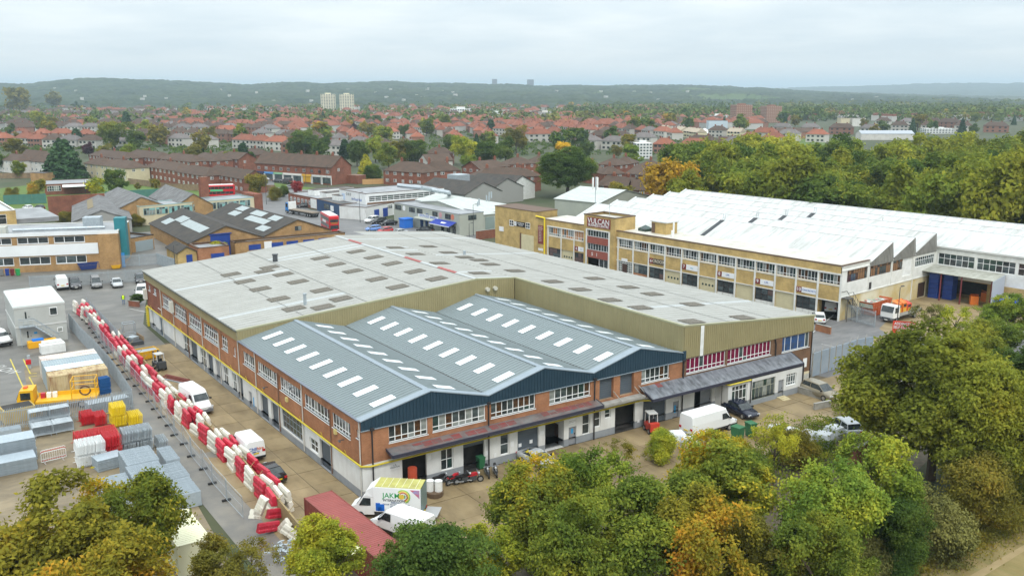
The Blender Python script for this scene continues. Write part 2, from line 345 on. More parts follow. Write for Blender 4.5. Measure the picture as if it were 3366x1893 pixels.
# painted markings
LINEY = mat('yellow line paint', (.62, .5, .05), .6, (.45, .36, .06), 3); LINEW = mat('worn white road paint', (.6, .6, .57), .7, (.4, .4, .37), 2.5)
def line(name, p, q, w, m, z=GZ+.004, parent=None):
    p, q = np.array(p[:2]), np.array(q[:2]); d = (q-p)/np.linalg.norm(q-p); n = np.array([-d[1], d[0]])*w/2
    mb = MB(); mb.add([(*(p-n), z), (*(q-n), z), (*(q+n), z), (*(p+n), z)], [(0, 1, 2, 3)]); o = mb.build(name, m, parent)
    return tag(o, kind='structure') if parent is None else o
yl = tag(bpy.data.objects.new('road_markings', None), kind='structure'); COL.objects.link(yl)
zz = ZV(0, 1180, 3.864)
for a, b in (((130, 0), (320, 415)), ((295, 0), (385, 185)), ((385, 185), (470, 178)), ((370, 225), (500, 470)), ((370, 225), (470, 210))):
    line('yellow_line', zz(*a), zz(*b), .14, LINEY, parent=yl)
for a, b in (((590, 988), (690, 1070)), ((425, 1014), (478, 1025))):
    line('white_line', g(*a), g(*b), .15, LINEW, parent=yl)
for a, b in (((2740, 1035), (2640, 1120)), ((2700, 1130), (2850, 1165)), ((1280, 790), (1440, 830)), ((2560, 1000), (2730, 1030))):
    line('white_line', g(*a), g(*b), .12, LINEW, parent=yl)
def text(name, body, P, rz, size, m, parent=None, flat=False, ex=.01, align='CENTER', sx=1, bold=0):
    c = bpy.data.curves.new(name, 'FONT'); c.body = body; c.size = size; c.extrude = ex; c.align_x = align; c.align_y = 'CENTER'; c.offset = bold; c.resolution_u = 3
    c.materials.append(m); o = bpy.data.objects.new(name, c)
    o.location = (np.array(P, float)-loc_of(parent)).tolist(); o.rotation_euler = (0 if flat else R_(90), 0, rz); o.scale[0] = sx
    return put(o, parent)
text('slow_marking', 'SLOW', g(18, 1215, GZ+.004), R_(-70), 2.2, LINEW, yl, True, .0005, sx=.8)
# ------------------------------------------------------------------ hills, as one terrain sheet beyond the town
def hills(name, r0, r1, nr, nc, a0, a1, sky, rr, zbase, bump, mats, wl, power=1.6, fields=True, seed=3):
    a = np.linspace(a0, a1, nc); r = r0*(r1/r0)**np.linspace(0, 1, nr)
    A, Rr = np.meshgrid(a, r); X = CAM[0]+np.sin(YAW+A)*Rr; Y = CAM[1]+np.cos(YAW+A)*Rr
    xs = np.array([s[0] for s in sky])*1.3067; top = np.interp(1683+FPX*np.tan(A), xs, [s[1]*1.3067 for s in sky])
    zt = CAM[2]+(292-top)/FPX*rr                          # height of the crest
    t = np.clip((Rr-r0)/(rr-r0), 0, 1); back = np.clip((Rr-rr)/(r1-rr), 0, 1)
    prof = t**power*(1-.5*back**1.5)
    roll = (fbm(X/900, Y/900, 3, seed)-.45)*26*np.sin(np.pi*np.clip(t, 0, 1))
    Z = zbase+(zt-zbase)*prof+roll
    fm = fbm(X/420, Y/520, 3, seed+9)
    fld = ((fm > .66) & (t < .8) & (t > .12)).astype(float) if fields else np.zeros_like(fm)
    tr = np.abs(vnoise(X/wl, Y/wl, seed)-.5)*2
    Z = Z+(1-fld)*bump*np.clip(t*9, 0, 1)*((1-tr)*.7+fbm(X/(wl*4), Y/(wl*4), 2, seed+5)*.9)
    V = np.stack([X, Y, Z], -1).reshape(-1, 3); i = np.arange((nr-1)*(nc)).reshape(nr-1, nc)[:, :-1].reshape(-1)
    F = np.stack([i, i+1, i+nc+1, i+nc], 1); F = F[:, ::-1]
    me = bpy.data.meshes.new(name); me.vertices.add(len(V)); me.vertices.foreach_set('co', V.reshape(-1).astype(np.float32))
    me.loops.add(F.size); me.loops.foreach_set('vertex_index', F.reshape(-1).astype(np.int32)); me.polygons.add(len(F)); me.polygons.foreach_set('loop_start', np.arange(0, F.size, 4, dtype=np.int32))
    for q in mats: me.materials.append(q)
    me.polygons.foreach_set('material_index', fld.reshape(-1)[i].astype(np.int32)); me.update(calc_edges=True)
    HG[name] = (a, r, Z); o = bpy.data.objects.new(name, me); COL.objects.link(o); return tag(o, kind='structure')
HG = {}
WOODM = mat('wooded hillside', (.010, .024, .012), .95, (.042, .062, .02), .017, 12, coord='World', col3=(.10, .09, .03))
FIELDM = mat('hillside pasture', (.07, .11, .04), .95, (.10, .13, .055), .01, 4, coord='World')
SKYL = [(-600, 219), (0, 219), (100, 220), (190, 209), (300, 207), (450, 211), (520, 214), (640, 220), (740, 216), (900, 217), (1000, 213), (1100, 217), (1250, 221), (1400, 224), (1600, 224), (1750, 224), (1900, 231), (2050, 240), (2200, 247), (2400, 257), (2576, 264), (3000, 275)]
hills('wooded_hills', 1750, 4600, 190, 1150, -.62, .66, SKYL, 3300, -2, 15, [WOODM, FIELDM], 22)
SKY2 = [(-600, 219), (1900, 226), (2000, 223), (2150, 219), (2300, 215), (2400, 214), (2576, 214), (3000, 216)]
hills('far_ridge', 5200, 9500, 40, 500, .02, .7, SKY2, 8000, -20, 14, [WOODM, WOODM], 60, fields=False, seed=8)
SKY3 = [(-600, 224.5), (2576, 224)]
hills('far_plain', 4700, 12000, 24, 300, -.6, .7, SKY3, 11000, -30, 8, [WOODM, WOODM], 80, fields=False, seed=12, power=1)
# ------------------------------------------------------------------ the air
hb = MB(); hb.box(-15900, 15900, -2900, 21900, GZ-4.5, 175)
HZM = bpy.data.materials.new('haze air'); HZM.use_nodes = True; _n = HZM.node_tree.nodes; _n.clear()
_o = _n.new('ShaderNodeOutputMaterial'); _p = _n.new('ShaderNodeVolumePrincipled'); _p.inputs['Color'].default_value = (.72, .89, 1, 1); _p.inputs['Density'].default_value = HAZE = .00015; _p.inputs['Anisotropy'].default_value = .2
HZM.node_tree.links.new(_p.outputs[0], _o.inputs['Volume'])
tag(hb.build('haze', HZM), kind='stuff')
# ================================================================== factory with the blue-grey roofs (the main building)
K = -.0195
def sh(x, y, z): return (x+K*y, y, z)
HE, HV, HR, L1, L2 = 6.93, 6.83, 8.4, 31.43, 73.6
CX = [0, 12.78, 25.17, 37.36]; RX = [6.73, 19.13, 31.26]
BR_O = brickmat('orange red brick', (.37, .145, .062), (.30, .11, .048), (.32, .22, .14))
BR_B = brickmat('brown brick', (.17, .085, .045), (.13, .06, .032), (.2, .15, .1))
BR_Y = brickmat('yellow stock brick', (.52, .36, .13), (.45, .305, .105), (.42, .33, .18))
BR_T = brickmat('tan brick', (.40, .23, .085), (.31, .165, .06), (.33, .25, .15))
BR_R = brickmat('dark red brick', (.24, .075, .04), (.19, .055, .032), (.22, .14, .1))
ROOFB = mat('blue grey roof steel', (.19, .228, .234), .6, (.21, .248, .254), .4, streak=((.4, 3, 1), (.145, .178, .185), .5), spec=.3)
ROOFT = mat('roof flashing steel', (.25, .30, .34), .4, (.22, .27, .31), 1)
ROOFG = mat('pale grey roof sheet', (.35, .35, .325), .65, (.315, .315, .29), .5, rnd=.04, streak=((.6, 2.5, 1), (.23, .225, .195), .4))
ROOFGL = mat('pale new roof sheet', (.41, .43, .425), .55, (.38, .40, .395), 1)
ROOFL = mat('weathered rooflight', (.20, .18, .145), .6, (.12, .11, .09), 5)
OLIVE = mat('olive steel cladding', (.315, .27, .14), .55, (.28, .24, .122), .5, streak=((3, 3, .15), (.22, .20, .105), .4))
NAVY = mat('dark blue steel cladding', (.018, .043, .066), .4, (.024, .052, .078), .6)
SKYL_M = mat('clear rooflight sheet', (.82, .87, .9), .25)
WALLW = mat('white painted wall', (.70, .71, .69), .7, (.62, .62, .6), .7, streak=((1.5, 1.5, .25), (.45, .43, .39), .28))
WALLG = mat('grey painted plinth', (.28, .30, .32), .7, (.23, .25, .27), .8)
SHUT = mat('slate roller shutter', (.085, .105, .125), .5, (.1, .12, .14), .7)
FELT = mat('wet felt canopy', (.09, .095, .10), .25, (.17, .165, .16), .8, streak=((.6, .9, 1), (.2, .1, .08), .7), spec=.6)
FELT2 = mat('wet grey felt', (.085, .09, .10), .22, (.16, .17, .19), .9, streak=((2.5, .8, 1), (.24, .26, .29), .8), spec=.6)
REDP = mat('red painted tile patch', (.22, .05, .048), .25, (.13, .075, .07), 1.2, spec=.6)
CONCW = mat('weathered concrete', (.34, .33, .3), .85, (.24, .23, .2), 1.2)
PAPER = mat('paper notice', (.75, .76, .76), .8)
fac = thing('factory_building', 'long brick factory with three blue grey gabled roofs beside a raised pale grey roof', 'factory')
FF = Frame((0, 0, 0), (1, 0)); FL = Frame(sh(0, L2, 0), (-K, -1))          # front and left faces
def lw(y): return L2-y                                                     # position along the left face
def wallface(mb, fr, a0, a1, z0, z1, ops, dep=.22, mi=0, mr=None):
    xs = sorted(set([a0, a1]+[min(max(q, a0), a1) for o in ops for q in o[:2]])); zs = sorted(set([z0, z1]+[min(max(q, z0), z1) for o in ops for q in o[2:4]]))
    for i in range(len(xs)-1):
        for j in range(len(zs)-1):
            cx, cz = (xs[i]+xs[i+1])/2, (zs[j]+zs[j+1])/2
            if any(o[0] < cx < o[1] and o[2] < cz < o[3] for o in ops): continue
            P = fr.P; mb.quad(P(xs[i], zs[j]), P(xs[i+1], zs[j]), P(xs[i+1], zs[j+1]), P(xs[i], zs[j+1]), mi)
    for o in ops:
        P = fr.P; x0, x1, q0, q1 = o[:4]; d = -(o[4] if len(o) > 4 else dep); r = mi if mr is None else mr
        mb.quad(P(x0, q0), P(x0, q0, d), P(x0, q1, d), P(x0, q1), r); mb.quad(P(x1, q0, d), P(x1, q0), P(x1, q1), P(x1, q1, d), r)
        mb.quad(P(x0, q1), P(x0, q1, d), P(x1, q1, d), P(x1, q1), r); mb.quad(P(x0, q0, d), P(x0, q0), P(x1, q0), P(x1, q0, d), r)
PANE = {}
def pane(parent, P, w, h, rz, m, local=False):
    k = (round(w, 2), round(h, 2))
    if k not in PANE:
        b = MB(); b.box(-w/2, w/2, -.012, .012, -h/2, h/2); PANE[k] = b.mesh('pane', [GLASS[0]])
    return inst('pane', PANE[k], parent, P, rz, m, local=local)
def window(parent, fr, a0, a1, z0, z1, cols, rows=(.3,), fm=UPVC, fw=.07, t=-.12, pm=None, sill=True, deep=.09, wts=(5, 3, 2, 1, 1)):
    """frame mesh with one pane object per light; rows: heights (0..1) of the transoms"""
    mb = MB(); mb.fbox(fr, a0, a1, z0, z0+fw, t-deep, t); mb.fbox(fr, a0, a1, z1-fw, z1, t-deep, t); mb.fbox(fr, a0, a0+fw, z0+fw, z1-fw, t-deep, t); mb.fbox(fr, a1-fw, a1, z0+fw, z1-fw, t-deep, t)
    if isinstance(cols, int): cols = [(i+1)/cols for i in range(cols-1)]
    ax = [a0+fw]+[a0+(a1-a0)*c for c in cols]+[a1-fw]; az = [z0+fw]+[z0+(z1-z0)*c for c in rows]+[z1-fw]
    for c in ax[1:-1]: mb.fbox(fr, c-fw/2, c+fw/2, z0+fw, z1-fw, t-deep, t-.004)
    for c in az[1:-1]: mb.fbox(fr, a0+fw, a1-fw, c-fw/2, c+fw/2, t-deep, t-.008)
    if sill: mb.fbox(fr, a0-.05, a1+.05, z0-.06, z0, t, .05)
    w = mb.build('window', fm, parent)
    for i in range(len(ax)-1):
        mcol = random.choices(GLASS, wts)[0] if pm is None else None
        for j in range(len(az)-1):
            m = mcol if pm is None else random.choice(pm)
            if pm is None and random.random() < .25: m = random.choices(GLASS, wts)[0]
            pane(w, fr.P((ax[i]+ax[i+1])/2, (az[j]+az[j+1])/2, t-deep/2), ax[i+1]-ax[i]-fw*.8, az[j+1]-az[j]-fw*.8, fr.rz, m)
    return w
# --- walls
FW_OPS = [(2.6, 6.43, 4.43, 5.95), (6.92, 12.5, 4.5, 5.98), (13.1, 18.15, 4.52, 6.0), (19.8, 24.86, 4.55, 6.05), (31.6, 35.5, 4.5, 6.02)]
GF = [(3.8, 6.24, -.2, 2.6), (7.72, 9.0, .58, 2.6), (10.05, 12.33, -.2, 2.64), (14.15, 15.12, .6, 2.66), (16.08, 18.53, -.2, 2.7), (19.32, 21.6, -.2, 2.68, 3.2), (22.2, 23.15, -.2, 1.7), (23.92, 24.88, .53, 2.7), (25.42, 26.25, 1.0, 2.7), (26.8, 27.58, 1.68, 2.62), (28.14, 30.85, -.2, 2.7), (31.97, 35.2, -.2, 2.7), (36.22, 37.1, -.2, 1.66), (39.38, 42.07, -.2, 2.65)]
mb = MB(); wallface(mb, FF, 0, 25.7, 2.95, HE-.1, FW_OPS[:4]+[])
wallface(mb, FF, 25.7, 37.4, 2.95, HE-.1, FW_OPS[4:]+[(26.03, 27.85, 3.75, 6.04, .35), (28.72, 30.55, 3.75, 6.04, .35)]); mb.build('brick_front_wall', BR_O, fac)
mb = MB()
wallface(mb, FF, .0, 43.6, .55, 2.95, [(a, b, max(c, .55), d, *r) for a, b, c, d, *r in GF], mi=0, mr=0)
wallface(mb, FF, .0, 43.6, -.5, .55, [(a, b, c, min(d, .55), *r) for a, b, c, d, *r in GF if c < .5], mi=1, mr=1); mb.build('ground_floor_wall', [WALLW, WALLG], fac)
mb = MB(); mb.box(19.4, 21.6, .0, 3.2, -.25, -.18, 0); mb.quad((19.32, 3.19, -.2), (21.6, 3.19, -.2), (21.6, 3.19, 2.7), (19.32, 3.19, 2.7)); mb.build('entrance_recess', WALLW, fac)
LWO = [(lw(30.2), lw(26.2), 4.6, 6.12), (lw(25.6), lw(19.65), 4.63, 6.08), (lw(19.0), lw(13.12), 4.58, 6.07), (lw(12.58), lw(6.6), 4.6, 6.03), (lw(6.05), lw(2.16), 4.6, 6.06), (lw(.95), lw(.5), 5.2, 6.0)]
mb = MB(); wallface(mb, FL, lw(L1), lw(0), 2.9, HE, LWO); mb.build('brick_side_wall', BR_O, fac)
GWO = [(lw(72.2), lw(71), 5.5, 6.42), (lw(69.3), lw(67.6), 5.45, 6.4), (lw(67.1), lw(65.2), 3.8, 6.45), (lw(64.5), lw(58.9), 4.5, 6.45), (lw(58.2), lw(52.1), 4.42, 6.35), (lw(51.5), lw(45.7), 4.42, 6.33), (lw(45.0), lw(39.1), 4.42, 6.34), (lw(37.8), lw(35.45), 4.6, 6.26), (lw(33.4), lw(32.75), 4.75, 5.8)]
mb = MB(); wallface(mb, FL, 0, lw(66), 2.85, 6.95, GWO[:2]); mb.mi = 1
wallface(mb, FL, lw(66), lw(L1), 2.85, 6.95, [(max(o[0], lw(66)), *o[1:]) for o in GWO[2:]], mi=1); mb.build('brick_side_wall', [BR_R, BR_O], fac)
LG = [(lw(71.8), lw(69.6), -.2, 2.6), (lw(67), lw(65), -.2, 2.5), (lw(54.8), lw(51.9), .3, 2.6), (lw(51.6), lw(48.5), -.2, 2.6), (lw(47.2), lw(44.6), .3, 2.55), (lw(44.2), lw(41.9), -.2, 2.6), (lw(40.8), lw(38.5), -.2, 2.55), (lw(38.0), lw(36.0), .4, 2.5), (lw(34.6), lw(33), .4, 2.5), (lw(32.8), lw(30.9), -.2, 2.6), (lw(29), lw(28), -.2, 1.75), (lw(25.2), lw(22.9), -.2, 2.55), (lw(22.0), lw(19.9), -.2, 2.55), (lw(18.9), lw(13.5), .65, 2.75), (lw(11.7), lw(9.7), .6, 1.9), (lw(9.2), lw(6.75), -.2, 2.5)]
mb = MB(); wallface(mb, FL, 0, lw(0), .5, 2.88, [(a, b, max(c, .5), d) for a, b, c, d in LG]); wallface(mb, FL, 0, lw(0), -.5, .5, [(a, b, c, .5) for a, b, c, d in LG if c < .5], mi=1, mr=1)
mb.build('ground_floor_wall', [WALLW, WALLG], fac)
# dark rooms behind openings
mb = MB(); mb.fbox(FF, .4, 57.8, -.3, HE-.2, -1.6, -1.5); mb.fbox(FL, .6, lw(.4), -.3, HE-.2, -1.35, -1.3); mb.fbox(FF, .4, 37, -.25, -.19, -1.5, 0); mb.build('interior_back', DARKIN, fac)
# --- windows of the front and the side
for i, (a0, a1, z0, z1) in enumerate(FW_OPS):
    n = [6, 8, 8, 7, 6][i]
    window(fac, FF, a0, a1, z0, z1, n, (.3,), wts=[(4, 2, 2, 1, 4), (3, 2, 3, 1, 3), (3, 3, 3, 1, 3), (4, 3, 2, 1, 1), (6, 1, 1, 0, 2)][i])
for o, n in zip(LWO[:5], (6, 9, 9, 8, 6)): window(fac, FL, *o, n, (.27,), wts=(5, 5, 3, 1, 0))
window(fac, FL, *LWO[5], 1, (.5,))
for o, n in zip(GWO, (2, 3, 3, 8, 8, 8, 8, 3, 1)):
    window(fac, FL, *o, n, (.26, .72) if n > 2 else (.5,), wts=(6, 3, 1, 1, 0))
for o in GF:
    if o[2] > .3 and o[0] < 28: window(fac, FF, *o[:4], 2 if o[0] < 10 else 1, (.5,), pm=GLASS[:2]+[GLASS[3]], sill=False)
for i in (2, 4, 7, 8, 13, 14): window(fac, FL, *LG[i], 6 if i == 13 else 2 if i == 14 else 3, (.5,) if i < 13 else (.33, .66) if i == 13 else (.5,), pm=[GLASS[3], GLASS[0]], fm=GREYM if i == 13 else UPVC, sill=False)
# --- doors and shutters
def slats(parent, fr, a0, a1, z0, z1, m, t=-.2, name='roller_shutter', p=.22):
    mb = MB(); n = max(3, int((z1-z0)/p)); h = (z1-z0)/n
    for i in range(n): mb.fbox(fr, a0, a1, z0+i*h+.012, z0+(i+1)*h-.012, t-.04, t)
    mb.fbox(fr, a0, a1, z0, z1, t-.06, t-.022); return mb.build(name, m, parent)
def door(parent, fr, a0, a1, z0, z1, m, t=-.16, name='door'):
    mb = MB(); mb.fbox(fr, a0, a1, z0, z1, t-.05, t); d = mb.build(name, m, parent)
    mb = MB(); mb.fbox(fr, a1-.16, a1-.08, z0+1.0, z0+1.15, t, t+.05); mb.build('handle', BLACK, d); return d
slats(fac, FF, 16.08, 18.53, -.2, 2.7, SHUT); slats(fac, FF, 31.97, 35.2, -.2, 2.7, SHUT); slats(fac, FF, 10.05, 12.33, 2.2, 2.64, SHUT); slats(fac, FF, 28.14, 30.85, 2.45, 2.7, SHUT)
slats(fac, FF, 26.03, 27.85, 3.75, 6.04, SHUT, -.33); slats(fac, FF, 28.72, 30.55, 3.75, 6.04, SHUT, -.33)
door(fac, FF, 22.2, 23.15, -.2, 1.7, GREYM); door(fac, FF, 36.22, 37.1, -.2, 1.66, GREYM)
door(fac, FF, 40.5, 42.05, -.2, 2.6, GREYM, -.2); door(fac, Frame((21.58, 0, 0), (0, 1)), .9, 1.9, -.2, 1.9, mat('dark brown door', (.06, .03, .02), .5), .0)
for o in (LG[0], LG[3], LG[5], LG[9], LG[11], LG[12], LG[15]): slats(fac, FL, *o, SHUT if o is not LG[0] else WALLW, -.25)
door(fac, FL, *LG[1], mat('teal blue door', (.05, .1, .14), .5)); door(fac, FL, *LG[6], GREYM); door(fac, FL, *LG[10], GREYM)
SIGNB = mat('blue door sticker', (.02, .3, .62), .5)
mb = MB(); mb.fbox(FF, 22.6, 22.85, .95, 1.45, -.157, -.15); mb.fbox(FF, 36.55, 36.8, .3, 1.15, -.157, -.15); mb.fbox(FL, lw(27.6), lw(27.3), .3, 1.4, .003, .012); mb.build('blue_notice', SIGNB, fac)
for a, z, w, h in ((15.3, 1.25, .35, .5), (18.7, 1.7, .45, .4), (16.3, .9, .35, .35), (17.6, 1.0, .35, .35), (31.2, .35, .3, .35), (12.5, 1.0, .3, .45), (6.4, 2.0, .28, .4), (13.4, .6, .25, .4), (22.2, 2.05, .8, .5), (2.6, 1.9, 1.1, .55)):
    t = .004 if a < 16.1 or a > 18.6 else -.195
    mb = MB(); mb.fbox(FF, a, a+w, z, z+h, t, t+.012); mb.build('notice', PAPER, fac)
text('sign_text', 'Vulcan Centre\nRear Entrance', FF.P(22.6, 2.3, .02), 0, .14, BLACK, fac, ex=.002)
text('sign_text', 'L.R.\nESSENTIAL', FF.P(3.1, 2.2, .02), 0, .2, BLACK, fac, ex=.002)
# --- navy gable fascias: one sheet per metre
NP = 0
def fascia_top(x):
    for i in range(3):
        if CX[i] <= x <= CX[i+1]:
            lo0 = HE if i == 0 else HV; lo1 = HE if i == 2 else HV; r = RX[i]
            return lo0+(HR-lo0)*(x-CX[i])/(r-CX[i]) if x <= r else HR+(lo1-HR)*(x-r)/(CX[i+1]-r)
    return HE
bx = sorted(set([-.05]+CX[1:]+RX+[float(x) for x in range(1, 38)])); bx = [x for i, x in enumerate(bx) if i == 0 or x-bx[i-1] > .12]
for x0, x1 in zip(bx, bx[1:]):
    mb = MB(); n = max(1, round((x1-x0)/.33)); w = (x1-x0)/n
    for k in range(n):
        a, b = x0+k*w, x0+(k+1)*w; ta, tb = fascia_top(max(a, 0)), fascia_top(b)
        mb.prism([(a+.004, -.10, 6.1), (a+w*.6, -.10, 6.1), (a+w*.6, -.10, ta+(tb-ta)*.6), (a+.004, -.10, ta)], (0, .06, 0)); mb.prism([(a+w*.6, -.065, 6.1), (b-.001, -.065, 6.1), (b-.001, -.065, tb), (a+w*.6, -.065, ta+(tb-ta)*.6)], (0, .04, 0))
    mb.build('fascia_panel', NAVY, fac)
mb = MB(); mb.box(-.08, 37.6, -.13, -.03, 6.02, 6.1); mb.build('fascia_trim', ROOFT, fac)
mb = MB(); mb.box(37.36, 37.75, -.16, .05, 6.0, 7.15); mb.build('fascia_end_box', NAVY, fac)
mb = MB()
pts = [(-.1, HE)]+[p for i in range(3) for p in ((RX[i], HR), (CX[i+1], HV if i < 2 else HE))]
for (xa, za), (xb, zb) in zip(pts, pts[1:]): mb.prism([(xa, -.16, za+.09), (xb, -.16, zb+.09), (xb, .75, zb+.09), (xa, .75, za+.09)], (0, 0, -.10))
mb.build('verge_flashing', ROOFT, fac)
# --- blue-grey roof sheets
def roof_sheet(xa, za, xb, zb, y0, w, name='roof_sheet', m=ROOFB, ribs=2, parent=fac, rib=.07):
    """sheet running from eave (xa, za) to ridge (xb, zb), width w along y from y0"""
    mb = MB(); T = lambda x, y, z: sh(x, y, z)
    for k in range(ribs):
        ya = y0+w*k/ribs; p = w/ribs; r0, r1 = ya+p*.08, ya+p*.30
        A = [(ya, 0), (r0, 0), (r0+p*.04, rib), (r1-p*.04, rib), (r1, 0), (ya+p, 0)]
        for (q0, h0), (q1, h1) in zip(A, A[1:]):
            vs = [T(xa, q0, za+h0), T(xa, q1, za+h1), T(xb, q1, zb+h1), T(xb, q0, zb+h0)]
            mb.quad(*(vs if xb < xa else vs[::-1]))
    return mb.mesh(name, [m], loc_of(parent))
SL_Y = [1.9+3.37*k for k in range(9)]
npan = 31; pw = (L1-.72)/npan
for i in range(3):
    for (xa, za, xb) in ((CX[i]+(.1 if i else -.12), HE if i == 0 else HV, RX[i]), (CX[i+1]-.1, HE if i == 2 else HV, RX[i])):
        me = roof_sheet(xa, za, xb, HR, 0, pw)
        for k in range(npan):
            y = .72+k*pw; o = inst('roof_sheet', me, fac, (K*y, y, 0))
        f0, f1 = ((.30, .62) if xa < xb else (.42, .74))
        me = None
        for ys in SL_Y[:9] if xa < xb else SL_Y:
            xq, xr = xa+(xb-xa)*f0, xa+(xb-xa)*f1; zq, zr = za+(HR-za)*f0, za+(HR-za)*f1
            if me is None:
                mb = MB(); a = [(xq, -.5, zq+.052), (xr, -.5, zr+.052), (xr, .5, zr+.052), (xq, .5, zq+.052)]; mb.prism(a if xa < xb else a[::-1], (0, 0, .03)); me = mb.mesh('skylight', [SKYL_M])
            inst('skylight', me, fac, (K*ys, ys, 0))
    mb = MB(); mb.prism([sh(RX[i]-.28, .7, HR+.02), sh(RX[i], .7, HR+.10), sh(RX[i]+.28, .7, HR+.02), sh(RX[i], .7, HR+.05)], (K*(L1-.7), L1-.7, 0)); mb.build('ridge_cap', ROOFT, fac)
for c in CX[1:3]:
    mb = MB(); mb.prism([sh(c-.28, .3, HV-.02), sh(c+.28, .3, HV-.02), sh(c+.2, .3, HV-.12), sh(c-.2, .3, HV-.12)], (K*L1, L1-.3, 0)); mb.build('valley_gutter', mat('dark wet gutter', (.05, .047, .042), .4), fac)
mb = MB(); mb.prism([sh(-.22, -.1, HE-.02), sh(.02, -.1, HE-.02), sh(.02, -.1, HE+.1), sh(-.22, -.1, HE+.06)], (K*L1, L1, 0)); mb.build('eaves_gutter', mat('slate blue gutter', (.13, .15, .185), .4), fac)
# --- raised pale grey roof: ridge and two slopes, sheets side by side
GX0, GR, GH, GRZ = -.25, 31.4, 8.11, 10.39
def wt(y): return 58.8-.040*y
def ymax(x): return L2+1.3*x/31.4 if x < 31.4 else 74.9+(x-31.4)*.24
# --- cut of the roof at the step: sheets start at L1 for x<37.36, at 0 beyond
def gz(x): return GH+(GRZ-GH)*(x-GX0)/(GR-GX0) if x < GR else GRZ+(GH-GRZ)*(x-GR)/(58.8-GR)
SEAM = [GX0, 7.9, 16, 24, 31.4]; SEAM2 = [31.4, 37.36, 44.5, 51.5, 58.8]
random.seed(3)
def gsheet(x0, x1, y0, y1, m, name='roof_sheet', lift=0):
    mb = MB(); n = 1
    ex = lambda x, y: min(x, wt(y))
    A = [(y0, .0), (y1-.10, .0), (y1-.075, .05), (y1-.025, .05), (y1-.001, .0)]
    for (q0, h0), (q1, h1) in zip(A, A[1:]):
        mb.quad(sh(x0, q0, gz(x0)+h0+lift), sh(ex(x1, q0), q0, gz(ex(x1, q0))+h0+lift), sh(ex(x1, q1), q1, gz(ex(x1, q1))+h1+lift), sh(x0, q1, gz(x0)+h1+lift))
    return mb
for (x0, x1, ya) in ((GX0, 16, L1), (16, GR, L1), (GR, 37.36, L1), (37.36, 58.9, -.12)):
    y = ya
    while y < ymax(x1)-.3:
        y1 = min(y+1., ymax(x1)); pale = random.random() < .05
        mb = gsheet(x0, x1, y, y1, None); mb.build('roof_sheet', ROOFGL if pale else ROOFG, fac); y += 1.
# lap seams: raised strips in steel a little darker than the sheets
for x in SEAM[1:-1]+SEAM2[2:-1]:
    mb = MB(); y0 = L1 if x < 37 else 0; mb.prism([sh(x-.05, y0, gz(x)+.052), sh(x+.05, y0, gz(x)+.052), sh(x+.05, y0, gz(x)+.075), sh(x-.05, y0, gz(x)+.075)], (K*(ymax(x)-y0), ymax(x)-y0, 0)); mb.build('lap_seam', mat('lap seam steel', (.3, .3, .28), .7), fac)
# red and white ridge pieces
y = L1
for i in range(9):
    ln = (ymax(GR)-L1)/9; mb = MB(); red = i in (1, 3, 7)
    mb.prism([sh(GR-.35, y+.02, gz(GR-.35)+.05), sh(GR+.35, y+.02, gz(GR+.35)+.05), sh(GR+.35, y+.02, gz(GR+.35)+.08), sh(GR, y+.02, GRZ+.16), sh(GR-.35, y+.02, gz(GR-.35)+.08)], (K*(ln-.04), ln-.04, 0)); mb.build('ridge_cap', mat('red ridge tile', (.36, .09, .08), .6, (.28, .08, .07), 3) if red else ROOFGL, fac); y += ln
# weathered rooflights: picked from the photograph
RLP = [(1450, 866), (1568, 853), (1363, 834), (1470, 829), (1297, 813), (1405, 809), (1172, 827), (1224, 844), (1290, 866), (1360, 890), (1436, 916), (1051, 847), (1102, 868), (1164, 892), (1233, 915), (1308, 943), (866, 890), (933, 902), (887, 879), (760, 902), (801, 923), (857, 950), (912, 980), (967, 1014), (978, 925), (1056, 953), (1125, 983), (1060, 1008), (1690, 889), (1610, 868), (1530, 846), (1574, 897), (1810, 923), (1905, 950), (1998, 983), (2115, 1013), (2275, 1056), (1955, 915), (2060, 942), (2145, 966), (2270, 998), (2430, 1040), (1690, 890)]
def hit_roof(u, v):
    z = 9.3
    for _ in range(12):
        p = at(u, v, z); z = gz(p[0]-K*p[1])+.06
    return p[0]-K*p[1], p[1]
done = []
for u, v in RLP:
    x, y = hit_roof(u, v)
    if any(abs(x-a)+abs(y-b) < 2.2 for a, b in done): continue
    if not (.8 < x < 57.5 and (L1+.8 if x < 38.5 else 1) < y < ymax(x)-1.2): continue
    done.append((x, y)); y = round(y-.5)+.5
    mb = MB()
    a = [sh(x-1.25, y-.98, gz(x-1.25)+.065), sh(x+1.25, y-.98, gz(x+1.25)+.065), sh(x+1.25, y+.98, gz(x+1.25)+.065), sh(x-1.25, y+.98, gz(x-1.25)+.065)]
    mb.prism(a, (0, 0, .02)); 
    for j in range(9):
        yy = y-.9+j*.22; mb.prism([sh(x-1.25, yy, gz(x-1.25)+.085), sh(x+1.25, yy, gz(x+1.25)+.085), sh(x+1.25, yy+.08, gz(x+1.25)+.085), sh(x-1.25, yy+.08, gz(x-1.25)+.085)], (0, 0, .02))
    mb.build('rooflight', ROOFL, fac)
